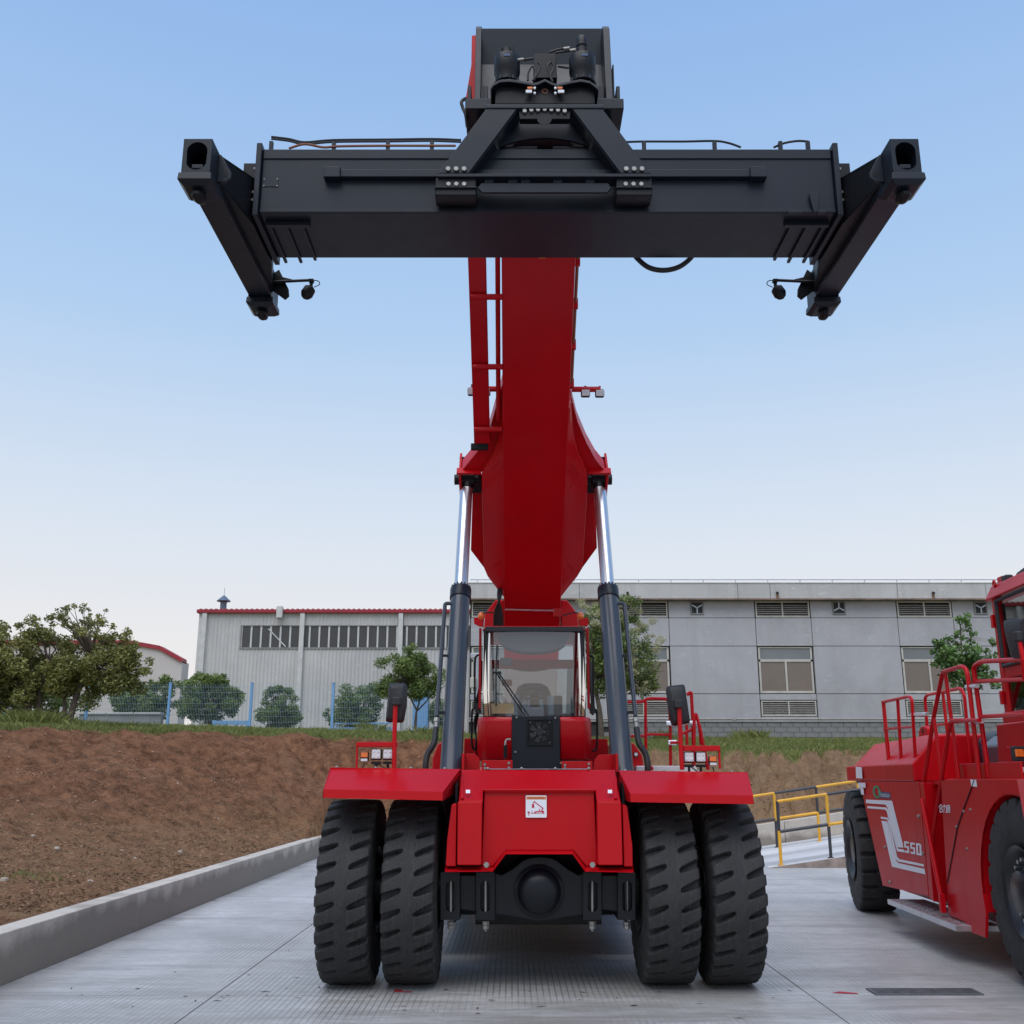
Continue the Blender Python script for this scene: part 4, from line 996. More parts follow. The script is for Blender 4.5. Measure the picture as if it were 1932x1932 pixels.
# hose tray up the left side
tr = [(212, 30), (247, 1035)]; tr2 = [(309, 30), (330, 1035)]
nT = .05
a0, a1 = Wb(*D4(212, 20), nT), Wb(*D4(246, 1030), nT); b0, b1 = Wb(*D4(309, 20), nT), Wb(*D4(331, 1030), nT)
a0 += (a0 - a1) * .50; b0 += (b0 - b1) * .50
mb = MB(); mb.plate([a0, b0, b1, a1], BN * .012); mb.plate([a0, a1, a1 + BN * .12, a0 + BN * .12], Vector((.012, 0, 0))); mb.plate([b0, b1, b1 + BN * .12, b0 + BN * .12], Vector((-.012, 0, 0)))
tray = mb.build('hose_tray', 'red', boom, .003)
for zy in (235, 610, 945):
    p, q = Wb(*D4(222 + zy * .025, zy), nT - .04), Wb(*D4(397, zy), nT - .04); mb = MB(); mb.cyl(p, q, .035, None, 10); mb.build('tray_bracket', 'red', tray)
mb = MB(); p, q = Wb(*D4(372, 20), .12), Wb(*D4(376, 900), .12); mb.tube([p + (p - q) * .45, q], .03, 10); mb.build('boom_pipe', 'red', tray)
mb = MB(); p, q = Wb(*D4(800, 40), .25), Wb(*D4(768, 700), .25); mb.tube([p + (p - q) * .5, q], .02, 8); mb.build('boom_pipe', 'brass', tray)
for k in range(4):
    c = p.lerp(q, k / 3.0); mb = MB(); mb.obox(c, (.06, .06, .12)); mb.build('pipe_clamp', 'red', tray)
mb = MB(); a = Wb(*D4(275, 1040), nT); mb.obox(a, (.22, .08, .08)); mb.build('tray_end', 'black', tray, .01)
# hoses dropping from the boom foot, small pipe across
def F7(zx, zy, Y): return W(881.5 + .1236 * zx, 1083.5 + .1236 * zy, Y)
mb = MB()
for k in range(6): mb.tube(curve_pts([Wb(*D4(392 - k * 1.5, 1760), .25), F7(515 - k * 9, 330, 14.1), F7(425 + k * 20, 560, 14.2), F7(410 + k * 26, 820, 14.3)], 6), .015, 8)
mb.build('hose_bundle', 'hose', boom)
mb = MB(); mb.tube([Wb(*D4(412, 1912), -.02), Wb(*D4(560, 1916), -.02), Wb(*D4(672, 1918), -.02)], .013, 8); mb.build('foot_pipe', 'alu', boom)
a = Wb(881.5 + .1236 * 1375, 1083.5 + .1236 * 575, -.03); mb = MB(); mb.obox(a, (.13, .03, .13)); mb.build('junction_box', 'red', boom, .004)
# towers carrying the boom foot
for s_ in (-1, 1):
    q = [(430, 390), (270, 600), (255, 830), (560, 830), (560, 390)] if s_ < 0 else [(1430, 390), (1530, 395), (1680, 600), (1705, 830), (1430, 830)]
    pts = [F7(x, y, 15.3) for x, y in q]; i0 = 2
    pts = [Vector((p.x, p.y, p.z if p.z > 3.75 else 1.4)) for p in pts]
    mb = MB(); mb.plate(pts, (0, .9, 0)); mb.build('boom_tower', 'red', rs, .02)
    q = [(100, 660), (245, 660), (245, 800), (190, 800), (105, 755)] if s_ < 0 else [(1700, 680), (1845, 660), (1850, 760), (1830, 800), (1705, 770)]
    mb = MB(); mb.plate([F7(x, y, 14.2) for x, y in q], (0, .02, 0)); lb = mb.build('lamp_bracket', 'red', rs, .003)
    c = F7(215 if s_ < 0 else 1728, 640, 14.22); mb = MB(); mb.sphere(c, .05, 14, 8, 1.2); mb.build('amber_beacon', 'amber', lb)
    e = [(400, 590), (320, 580), (262, 600), (245, 700), (240, 810)] if s_ < 0 else [(1460, 632), (1560, 600), (1650, 585), (1705, 610), (1712, 700)]
    mb = MB(); mb.tube(curve_pts([F7(x, y, 14.3) for x, y in e], 5), .010, 6); mb.build('beacon_cable', 'hose', lb)
# ---- boom head
SX = 0.325                                   # spreader centre line
def V2(zx, zy, Y): return W(826.4 + .2091 * zx, 18.4 + .2091 * zy, Y)     # enlarged view of the head
hx = (V2(340, 400, 9.4).x + V2(1555, 400, 9.4).x) / 2
mb = MB()
l, r_ = V2(275, 905, 9.25), V2(1650, 905, 9.25); l2, r2 = V2(262, 1090, 9.25), V2(1645, 1090, 9.25)
zT = V2(960, 905, 9.25).z
mb.box(hx - .70, hx + .70, 9.25, 10.3, zT - .62, zT); head = mb.build('boom_head', 'slate', boom, .012)
mb = MB(); mb.box(hx - .735, hx + .735, 9.12, 10.4, zT + .004, zT + .05); mb.build('head_ledge', 'slate', head, .006)
a, b = V2(245, 800, 9.1), V2(1675, 800, 9.1); mb = MB(); zz = a.z
mb.box(a.x, b.x, 9.1, 10.1, zz - .12, zz); mb.build('head_shelf', 'slate', head, .008)
for s_ in (-1, 1):
    xs_ = (V2(340, 500, 9.4).x, V2(392, 500, 9.4).x) if s_ < 0 else (V2(1493, 500, 9.4).x, V2(1553, 500, 9.4).x)
    zt_ = V2(360, 132, 9.4).z
    mb = MB()
    prof = [(9.2, zz + .004), (9.36, zt_ - .08)] + [(9.40 + .04 * (1 - math.cos(k * .4)), zt_ - .08 + .08 * math.sin(k * .4)) for k in range(1, 5)] + [(9.7, zt_), (10.3, zt_ - .35), (10.3, zz + .004)]
    mb.plate([(xs_[0], y, z) for y, z in prof], (xs_[1] - xs_[0], 0, 0)); mb.build('head_plate', 'slate', head, .006)
    # stiffening blocks at the plate foot
    for (u0, u1, v0, off) in (((270, 300, 700, .0), (405, 450, 700, .0)) if s_ < 0 else ((1440, 1500, 700, 0), (1570, 1592, 510, 0), (1605, 1640, 705, 0))):
        a, b = V2(u0, v0, 9.35), V2(u1, 800, 9.35); mb = MB(); mb.box(a.x, b.x, 9.32, 9.8, zz + .004, a.z); mb.build('foot_block', 'slate', head, .005)
mb = MB(); a, b = V2(392, 168, 9.62), V2(1495, 168, 9.62); c0, c1 = V2(392, 470, 9.62), V2(1495, 470, 9.62)
mb.plate([a, b, Vector((b.x, 9.66, c1.z)), Vector((a.x, 9.66, c0.z))], (0, .03, 0)); mb.plate([(a.x, 9.66, c0.z), (b.x, 9.66, c1.z), (b.x, 9.35, zz + .004), (a.x, 9.35, zz + .004)], (0, .04, 0)); mb.build('head_cover', 'slate', head, .003)
# red end of the hose tray beside the head
q = [(305, 232), (340, 228), (340, 800), (250, 800), (300, 500)]
mb = MB(); mb.plate([V2(x, y, 9.75) for x, y in q], (0, .05, 0)); mb.build('tray_head', 'red', head, .003)
mb = MB(); mb.tube(curve_pts([V2(250, 800, 9.3), V2(212, 830, 9.25), V2(225, 890, 9.25), V2(250, 950, 9.25), V2(265, 1060, 9.3)], 5), .018, 8); mb.build('head_hose', 'hose', head)
# rotator: yoke block, wavy cover, two slewing motors
a, b = V2(515, 690, 8.75), V2(1415, 690, 8.75); z1 = a.z; z0 = V2(960, 850, 8.75).z
mb = MB(); mb.plate([V2(515, 850, 8.75), V2(515, 810, 8.75), V2(575, 785, 8.7), V2(905, 785, 8.7), V2(915, 808, 8.7), V2(1015, 808, 8.7), V2(1022, 785, 8.7), V2(1350, 785, 8.7), V2(1415, 810, 8.75), V2(1415, 690, 8.75), V2(515, 690, 8.75)][0:2] + [V2(515, 690, 8.75), V2(1415, 690, 8.75), V2(1415, 850, 8.75)], (0, .6, 0)); rot = mb.build('rotator', 'black', rs, .008)
mb = MB(); pts = [(470, 700), (500, 660), (560, 630), (640, 622), (720, 634), (860, 660), (900, 652), (965, 622), (1030, 655), (1075, 668), (1200, 640), (1290, 625), (1370, 640), (1430, 680), (1450, 710)]
lo_ = [(1450, 735), (1430, 712), (1370, 665), (1290, 650), (1200, 665), (1075, 694), (1030, 680), (965, 648), (900, 678), (860, 685), (720, 660), (640, 650), (560, 656), (500, 690), (478, 725)]
mb.plate([V2(x, y, 8.68) for x, y in pts + lo_], (0, .55, 0)); mb.build('rotator_cover', 'slate', rot, .006)
for s_, mx0, mx1 in ((-1, 505, 740), (1, 1185, 1425)):
    c = V2((mx0 + mx1) / 2, 640, 8.95); rr_ = (V2(mx1, 500, 8.95).x - V2(mx0, 500, 8.95).x) / 2; z = c.z
    za, zb_, zc_ = V2(600, 560, 8.95).z, V2(600, 445, 8.95).z, V2(600, 375, 8.95).z
    mb = MB(); mb.lathe((c.x, 8.95, z - .05), (0, 0, 1), [(0, rr_ * .92), (za - z + .01, rr_ * .92), (za - z + .03, rr_), (zb_ - z + .045, rr_ * 1.0), (zb_ - z + .05, rr_ * .98), (zb_ - z + .052, rr_ * .5)], 30); mo = mb.build('slewing_motor', 'black', rot, .003)
    mb = MB()
    for k in range(12):
        a = k * math.pi / 6; mb.cyl((c.x + rr_ * .95 * math.cos(a), 8.95 + rr_ * .95 * math.sin(a), z - .055), (c.x + rr_ * .95 * math.cos(a), 8.95 + rr_ * .95 * math.sin(a), z - .02), .011, None, 6)
    mb.build('motor_bolts', 'slate', mo)['kind'] = 'stuff'
    r2_ = rr_ * .56; mb = MB(); mb.lathe((c.x, 8.95, zb_ - .02), (0, 0, 1), [(0, r2_ * 1.1), (.06, r2_), (zc_ - zb_ + .02, r2_), (zc_ - zb_ + .03, r2_ * .7)], 24); mb.build('motor_head', 'black', mo, .003)
    for a in (.6, 2.2, 3.9, 5.4):
        mb = MB(); mb.cyl((c.x + r2_ * 1.15 * math.cos(a), 8.95 + r2_ * 1.15 * math.sin(a), zb_), (c.x + r2_ * 1.15 * math.cos(a), 8.95 + r2_ * 1.15 * math.sin(a), zc_ - .01), .018, None, 8); mb.build('motor_stud', 'black', mo)
    if s_ > 0:
        zq = V2(1300, 250, 8.95).z; mb = MB(); mb.lathe((c.x, 8.95, zc_ - .03), (0, 0, 1), [(0, r2_ * .7), (.07, r2_ * .7), (.075, r2_ * .82), (.10, r2_ * .82), (.105, r2_ * .76), (zq - zc_ + .01, r2_ * .76), (zq - zc_ + .03, r2_ * .6)], 24); mb.build('encoder', 'black', mo, .003)
    mb = MB(); q = V2((590 + 652) / 2 if s_ < 0 else 1315, 488, 8.95); mb.obox((q.x, 8.95 - rr_ - .002, q.z), (.062, .004, .024)); mb.build('maker_plate', 'navy', mo)
mb = MB(); a, b = V2(865, 395, 9.0), V2(1065, 500, 9.0); mb.hexa([(a.x - .01, 9.0, b.z - .15), (b.x + .01, 9.0, b.z - .15), (b.x + .01, 9.2, b.z - .15), (a.x - .01, 9.2, b.z - .15), (a.x, 9.0, a.z), (b.x, 9.0, a.z), (b.x, 9.2, a.z), (a.x, 9.2, a.z)]); mb.build('valve_box', 'black', rot, .006)
for k, q in enumerate(([(810, 640), (815, 570), (850, 510), (880, 560), (870, 640)], [(905, 475), (925, 510), (900, 570), (855, 640)], [(1020, 470), (990, 510), (1005, 570), (1030, 640)], [(1030, 480), (1045, 520), (1015, 600), (1035, 650)], [(960, 650), (985, 690), (965, 730)])):
    mb = MB(); mb.tube(curve_pts([V2(x, y, 8.85 - .01 * k) for x, y in q], 6), .011, 8); mb.build('rotator_hose', 'hose', rot)
for q in ([(720, 455), (775, 452), (860, 440)], [(1005, 385), (1080, 360), (1195, 340)], [(1060, 388), (1180, 372), (1250, 365)], [(1080, 510), (1180, 525)]):
    mb = MB(); mb.tube([V2(x, y, 8.9) for x, y in q], .012, 8); mb.build('rotator_line', 'hose', rot)
for q in ((745, 452), (1160, 350), (1215, 367)):
    c = V2(*q, 8.89); mb = MB(); mb.cyl(c - Vector((.03, 0, .003)), c + Vector((.03, 0, .005)), .016, None, 10); mb.build('line_fitting', 'steel', rot)
for sx in (-1, 1):
    ex_ = 965 + sx * 145; mb = MB(); c = V2(ex_, 740, 8.69); mb.obox(c, (.062, .02, .034)); cn = mb.build('connector', 'white', rot, .004)
    mb = MB(); c = V2(965 + sx * 135, 708, 8.69); mb.obox(c, (.05, .02, .02)); mb.build('connector_cap', 'orange', rot)
    for zy in (715, 760):
        c = V2(965 + sx * 93, zy, 8.69); mb = MB(); mb.cyl(c, c + Vector((0, -.02, 0)), .012, None, 10); mb.build('connector_stud', 'white', rot)
mb = MB(); c = V2(965, 742, 8.755); mb.lathe(c, (0, -1, 0), [(0, .03), (.012, .03), (.012, .022), (-.02, .02), (-.02, .001)], 16); mb.build('centre_bore', 'brass', rot)
# ---- side-shift A frame
YA = 8.15
mb = MB(); a, b = V2(425, 850, YA), V2(1500, 850, YA); mb.box(a.x, b.x, YA, YA + .10, V2(900, 888, YA).z, a.z); frame = mb.build('shift_frame', 'slate', rs, .008)
mb = MB(); mb.cyl((SX, 9.15, z0 - .20), (SX, 9.15, z0 - .004), .38, None, 40); mb.build('slewing_ring', 'black', frame, .006)
for s_ in (-1, 1):
    if s_ < 0: q = [(440, 886), (715, 888), (275, 1475), (0, 1475)]; rib = [(715, 888), (740, 905), (345, 1475), (275, 1475)]
    else: q = [(1480, 888), (1210, 890), (1650, 1475), (1920, 1475)]; rib = [(1210, 890), (1190, 910), (1575, 1475), (1650, 1475)]
    mb = MB(); mb.plate([V2(x, y, YA + .01) for x, y in q], (0, .02, 0)); leg = mb.build('frame_leg', 'slate', frame, .005)
    mb = MB(); p = [V2(*q[1], YA + .03), V2(*q[2], YA + .03)]; mb.plate([p[0], p[1], p[1] + Vector((0, .45, 0)), p[0] + Vector((0, .45, 0))], (s_ * -.02, 0, 0)); mb.build('leg_rib', 'slate', frame, .004)
    mb = MB(); p = [V2(*q[0], YA + .03), V2(*q[3], YA + .03)]; mb.plate([p[0], p[1], p[1] + Vector((0, .45, 0)), p[0] + Vector((0, .45, 0))], (s_ * -.02, 0, 0)); mb.build('leg_rib', 'slate', frame, .004)
    # clamp block under the leg
    xs3 = (-25, 345) if s_ < 0 else (1605, 1940)
    a, b = V2(xs3[0], 1505, YA - .02), V2(xs3[1], 1715, YA - .02)
    mb = MB(); mb.box(a.x, b.x, YA - .01, YA + .18, b.z + .05, a.z - .004); blk = mb.build('clamp_block', 'black', frame, .015)
    mb = MB(); zc_ = V2(100, 1610, YA).z; mb.box(a.x - .003, b.x + .003, YA - .03, YA + .05, zc_ - .012, zc_); mb.build('clamp_lip', 'slate', frame, .004)
    for k in range(3):
        zx = (92 + k * 72) if s_ < 0 else (1697 + k * 71)
        c = V2(zx, 1445, YA + .008); mb = MB(); mb.cyl(c, c + Vector((0, -.025, 0)), .024, None, 6); mb.build('frame_bolt', 'steel', frame, .003)
        zx = (96 + k * 70) if s_ < 0 else (1692 + k * 70)
        c = V2(zx, 1583, YA - .012); mb = MB(); mb.cyl(c, c + Vector((0, -.025, 0)), .022, None, 6); mb.build('frame_bolt', 'steel', frame, .003)
mb = MB(); a, b = V2(-5, 1478, YA - .04), V2(1925, 1505, YA - .04); mb.box(a.x, b.x, YA - .04, YA + .12, b.z, a.z); mb.build('frame_sill', 'slate', frame, .005)
a, b = V2(370, 1560, YA), V2(1560, 1648, YA); mb = MB(); mb.plate([V2(390, 1562, YA), V2(1535, 1562, YA), V2(1562, 1605, YA), V2(1530, 1648, YA), V2(395, 1648, YA), V2(360, 1605, YA)], (0, .03, 0)); mb.build('frame_tie', 'slate', frame, .005)
for zx in (460, 675, 790, 1080, 1370):
    c0, c1 = V2(zx - 42, 1506, YA), V2(zx + 42, 1560, YA); mb = MB(); mb.box(c0.x, c1.x, YA + .0, YA + .025, c1.z, c0.z); mb.build('frame_tab', 'slate', frame, .003)
# arched back plate between the legs
mb = MB(); pts = [(700, 890), (1225, 890), (1600, 1400)] + [(965 + 560 * math.cos(a), 1420 - 265 * math.sin(a)) for a in [math.pi * k / 14 for k in range(15)]] + [(330, 1400)]
mb.plate([V2(x, y, YA + .22) for x, y in pts], (0, .03, 0)); mb.build('arch_plate', 'slate', frame, .004)
mb = MB(); c = [V2(x, y, YA + .03) for x, y in ((722, 890), (1202, 890), (1188, 985), (738, 985))]; mb.plate(c, (0, .08, 0)); mb.build('bolt_rail', 'black', frame, .004)
for k in range(7):
    zx = 782 + k * 60; c = V2(zx, 922 - 14 * (1 - ((k - 3) / 3) ** 2), YA + .029); mb = MB(); mb.cyl(c, c + Vector((0, -.022, 0)), .022, None, 6); mb.build('frame_bolt', 'steel', frame, .003)
mb = MB(); c = V2(960, 985, YA + .029); mb.cyl(c, c + Vector((0, -.004, 0)), .066, None, 24); mb.build('rail_hole', 'black', frame)
for s_ in (-1, 1):
    c = V2(965 + s_ * 340, 1265, YA + .3); mb = MB(); mb.cyl(c + Vector((-.28, 0, 0)), c + Vector((.28, 0, 0)), .03, None, 12); mb.build('shift_rod', 'slate', frame)

# ---- spreader
ZB, ZTp, YF, YBk, HB = 6.85, 7.51, 8.35, 9.19, 2.63
mb = MB(); mb.box(SX - HB, SX + HB, YF, YBk, ZB, ZTp); spr = mb.build('spreader', 'slate', rs, .012, 35, None, 'long dark slate container spreader beam under the boom head')
mb = MB(); mb.box(SX - HB + .01, SX + HB - .01, YF - .012, YF - .001, ZTp - .105, ZTp - .01); mb.build('top_strake', 'slate', spr, .003)
mb = MB(); mb.box(SX - HB + .01, SX + HB - .01, YF - .015, YF - .001, ZB + .0, ZB + .03); mb.build('bottom_strake', 'slate', spr, .003)
# front slide rail
ra, rb = W(612, 315, YF - .06), W(1447, 345, YF - .06)
mb = MB(); zr0, zr1 = W(1000, 333, YF - .06).z, W(1000, 319, YF - .06).z; mb.box(ra.x + .1, rb.x - .1, YF - .06, YF - .001, zr0, zr1); mb.build('slide_rail', 'slate', spr, .006)
for x0, x1 in ((ra.x, ra.x + .15), (rb.x - .15, rb.x)):
    mb = MB(); mb.box(x0, x1, YF - .09, YF - .002, zr0 - .02, zr1 + .01); mb.build('slide_stop', 'slate', spr, .006)
# rating plate
c = W(511, 345, YF); mb = MB(); mb.box(c.x - .066, c.x + .066, YF - .006, YF - .001, c.z - .04, c.z + .04); pl = mb.build('rating_plate', 'slate', spr)
for dx in (-.06, .06):
    for dz in (-.035, .035):
        mb = MB(); mb.cyl((c.x + dx, YF - .006, c.z + dz), (c.x + dx, YF - .011, c.z + dz), .006, None, 8); mb.build('plate_rivet', 'steel', pl)
TLX, TLY0, TLY1, TLZ = 2.93, 7.60, 9.84, 6.52
for s_ in (-1, 1):
    xe = SX + s_ * HB
    mb = MB(); mb.box(min(xe, xe + s_ * .05), max(xe, xe + s_ * .05), YF - .05, YBk + .05, ZB - .05, ZTp + .035); mb.build('end_flange', 'slate', spr, .006)
    for z in (6.98, 7.06, 7.3):
        mb = MB(); mb.cyl((xe + s_ * .05, YF + .0, z), (xe + s_ * .075, YF + .0, z), .016, None, 6); mb.build('flange_bolt', 'steel', spr)
    # telescoped inner beam and the tapered end piece
    x0, x1 = sorted((xe - s_ * .2, SX + s_ * 2.83)); mb = MB(); mb.box(x0, x1, YF + .10, YBk - .10, ZB + .06, ZTp - .08); mb.build('inner_beam', 'black', spr, .006)
    xb = SX + s_ * 2.82; xa = xe + s_ * .06
    for z0_, z1_ in ((6.76, 6.79), (7.20, 7.23)):
        mb = MB(); mb.plate([(xa, YF + .05, z0_), (xb, TLY0 + .12, z0_ if z0_ < 7 else 7.0), (xb, TLY1 - .12, z0_ if z0_ < 7 else 7.0), (xa, YBk - .05, z0_)], (0, 0, .025)); mb.build('end_gusset', 'black', spr)
    mb = MB(); mb.plate([(xb, TLY0 + .1, 6.70), (xb, TLY0 + .1, 7.0), (xb, YF, 7.22), (xb, YBk, 7.22), (xb, TLY1 - .1, 7.0), (xb, TLY1 - .1, 6.70)], (s_ * .02, 0, 0)); mb.build('end_web', 'slate', spr, .003)
    for ya, yb_ in ((TLY0 + .12, YF + .05), (TLY1 - .12, YBk - .05)):
        mb = MB(); mb.plate([(xb, ya, 6.77), (xb, ya, 7.0), (xa, yb_, 7.21), (xa, yb_, 6.77)], (0, .02, 0)); mb.build('end_brace', 'black', spr)
    # end beam with twist-lock housings
    xc = SX + s_ * TLX
    mb = MB(); mb.box(xc - .115, xc + .115, TLY0 + .02, TLY1 - .02, 6.69, 6.98); eb = mb.build('end_beam', 'slate', spr, .012)
    for yy, dr in ((TLY0, -1), (TLY1, 1)):
        yf = yy + dr * .14
        # housing block with an oval pocket in its outer face
        x0_, x1_, z0_, z1_ = xc - .118, xc + .118, 6.685, 7.005
        mb = MB(); n = 20; ov = []
        for k in range(n):
            a = 2 * math.pi * k / n; cx_ = .085 * math.cos(a); cz_ = .085 * math.sin(a); ov.append((xc + cx_, 6.845 + cz_ + (.045 if cz_ >= 0 else -.045)))
        rim = []
        for x, z in ov:
            dx, dz = x - xc, z - 6.845; m_ = max(abs(dx) / .118, abs(dz) / .16); rim.append((xc + dx / m_, 6.845 + dz / m_))
        for k in range(n):
            j = (k + 1) % n
            mb.poly([(ov[k][0], yf, ov[k][1]), (ov[j][0], yf, ov[j][1]), (rim[j][0], yf, rim[j][1]), (rim[k][0], yf, rim[k][1])])
            mb.poly([(ov[k][0], yf, ov[k][1]), (ov[j][0], yf, ov[j][1]), (ov[j][0], yf - dr * .16, ov[j][1]), (ov[k][0], yf - dr * .16, ov[k][1])])
        mb.poly([(x, yf - dr * .16, z) for x, z in ov])
        y_in = yf - dr * .30
        for q in (((x0_, z0_), (x1_, z0_)), ((x1_, z0_), (x1_, z1_)), ((x1_, z1_), (x0_, z1_)), ((x0_, z1_), (x0_, z0_))):
            mb.poly([(q[0][0], yf, q[0][1]), (q[1][0], yf, q[1][1]), (q[1][0], y_in, q[1][1]), (q[0][0], y_in, q[0][1])])
        mb.build('lock_housing', 'slate', spr)
        mb = MB(); mb.box(xc - .05, xc + .05, min(yf, yf - dr * .15) + (.0 if dr > 0 else .03), max(yf, yf - dr * .15) - (.03 if dr > 0 else 0), 6.745, 6.79); mb.build('lock_crank', 'slate', spr, .01)
        mb = MB(); mb.loft([[(xc - w, yy - w2, z), (xc + w, yy - w2, z), (xc + w, yy + w2, z), (xc - w, yy + w2, z)] for z, w, w2 in ((6.684, .135, .155), (6.62, .14, .16), (6.585, .10, .12))]); mb.build('lock_collar', 'slate', spr, .006)
        mb = MB(); mb.loft([[(xc + w * sx, yy + w2 * sy, z) for sx, sy in ((-1, -.5), (-.5, -1), (.5, -1), (1, -.5), (1, .5), (.5, 1), (-.5, 1), (-1, .5))] for z, w, w2 in ((6.59, .045, .045), (6.565, .045, .045), (6.56, .05, .085), (6.53, .05, .085), (6.50, .02, .03))]); mb.build('twist_lock', 'black', spr, .003)
    # gather bracket at the near corner
    mb = MB(); yq = TLY0 + .06; xi = xc - s_ * .118
    mb.plate([(xi, yq, 6.99), (xi - s_ * .02, yq, 6.99), (xi - s_ * .115, yq, 6.82), (xi - s_ * .115, yq, 6.77), (xi - s_ * .07, yq, 6.73), (xi, yq, 6.73)], (0, .03, 0)); mb.build('corner_ear', 'slate', spr, .004)
    mb = MB(); mb.cyl((xi - s_ * .07, yq - .002, 6.80), (xi - s_ * .07, yq + .001, 6.80), .024, None, 14); mb.build('ear_hole', 'black', spr)
    # far corner: ear and camera arm
    yq = TLY1 - .1
    mb = MB(); mb.plate([(xi, yq, 6.98), (xi - s_ * .05, yq, 7.02), (xi - s_ * .16, yq, 6.80), (xi - s_ * .17, yq, 6.72), (xi - s_ * .13, yq, 6.68), (xi, yq, 6.78)], (0, .03, 0)); mb.build('corner_ear', 'black', spr, .004)
    mb = MB(); cz = 6.885; xm = xi - s_ * .40; mb.tube([(xi, yq - .02, cz - .02), (xm, yq - .02, cz)], .016, 8); mb.plate([(xi, yq - .02, cz + .06), (xi - s_ * .2, yq - .02, cz + .01), (xi, yq - .02, cz - .03)], (0, .01, 0)); ca = mb.build('camera_arm', 'black', spr)
    mb = MB(); mb.obox((xm, yq - .02, cz - .01), (.05, .05, .03)); mb.cyl((xm, yq - .02, cz - .01), (xm, yq - .02, cz - .09), .018, None, 8)
    d_ = Vector((-s_ * -.35, -.25, -.9)).normalized(); p0 = Vector((xm, yq - .02, cz - .08)); mb.lathe(p0, d_, [(0, .03), (.03, .062), (.10, .066), (.14, .045), (.165, .01)], 14); mb.build('camera', 'black', ca)
    mb = MB(); mb.tube(curve_pts([(xm, yq - .02, cz), (xm - s_ * .07, yq - .02, cz - .01), (xm - s_ * .085, yq - .02, cz - .05), (xm - s_ * .03, yq - .02, cz - .08)], 5), .005, 6); mb.build('camera_cable', 'hose', ca)
    # guide ribs under the beam end
    for k in range(3):
        x = xe - s_ * (.06 + k * .15); mb = MB(); mb.box(x - .014, x + .014, YF + .18, YBk + (.05 if k < 2 else .0), ZB - .03, ZB - .001); mb.build('guide_rib', 'slate', spr, .004)
    mb = MB(); x0, x1 = sorted((xe - s_ * .03, xe - s_ * .44)); mb.box(x0, x1, YF + .13, YF + .18, ZB - .05, ZB - .001); mb.build('guide_bar', 'slate', spr, .004)
for z_, x_ in ((6.86, SX + HB - .2),):
    mb = MB(); mb.plate([(x_ - .02, YF - .02, 6.84), (x_ + .02, YF - .02, 6.84), (x_ + .05, YF - .02, 7.03), (x_ - .05, YF - .02, 7.03)], (0, -.02, 0)); mb.build('sensor_bracket', 'slate', spr, .004)
    for q0, q1 in ((-.25, -.12), (.02, .1)):
        mb = MB(); mb.box(x_ + q0, x_ + q1, YF - .03, YF - .002, 6.835, 6.86); mb.build('sensor_bar', 'slate', spr, .003)
# cables along the top
for k in range(2):
    mb = MB(); mb.tube(curve_pts([W(x, y - k * 4, YF + .25 + .05 * k) for x, y in ((512, 262), (545, 266), (575, 272), (630, 268), (732, 267), (815, 266), (870, 268))], 5), .010, 6); mb.build('beam_cable', 'hose', spr)
mb = MB(); mb.tube(curve_pts([W(x, y, YF + .22) for x, y in ((545, 280), (575, 272), (610, 278), (640, 276), (720, 275), (860, 275))], 5), .012, 6); mb.build('beam_cable', 'brass', spr)
mb = MB(); mb.tube(curve_pts([W(x, y, YF + .25) for x, y in ((1180, 268), (1215, 267), (1290, 267), (1348, 266), (1375, 270), (1398, 278))], 5), .011, 6); mb.build('beam_cable', 'hose', spr)
mb = MB(); mb.tube(curve_pts([W(x, y, YF + .25) for x, y in ((1460, 278), (1480, 270), (1505, 266), (1525, 267))], 5), .011, 6); mb.build('beam_cable', 'hose', spr)
for px in (512, 630, 732, 815, 1215, 1348, 1472, 1524):
    c = W(px, 274, YF + .24); mb = MB(); mb.box(c.x - .018, c.x + .018, c.y - .02, c.y + .02, ZTp, c.z + .035); mb.build('cable_clip', 'slate', spr, .003)
for px in (642, 757, 842, 1228, 1372):
    c = W(px, 279, YF + .10); mb = MB(); mb.box(c.x - .018, c.x + .018, c.y, c.y + .03, ZTp + .001, ZTp + .03); mb.build('white_clip', 'white', spr)
# hose loop hanging behind the beam, yellow tag on its underside
mb = MB(); mb.tube(curve_pts([W(x, y, YBk + .12) for x, y in ((1188, 470), (1205, 490), (1225, 505), (1252, 510), (1280, 504), (1302, 488), (1312, 470))], 6), .026, 10); mb.build('hose_loop', 'hose', spr)
c = W(1023, 486, YBk); mb = MB(); mb.box(c.x - .035, c.x + .035, YBk + .001, YBk + .006, ZB + .002, ZB + .03); mb.build('yellow_tag', 'yellow', spr)

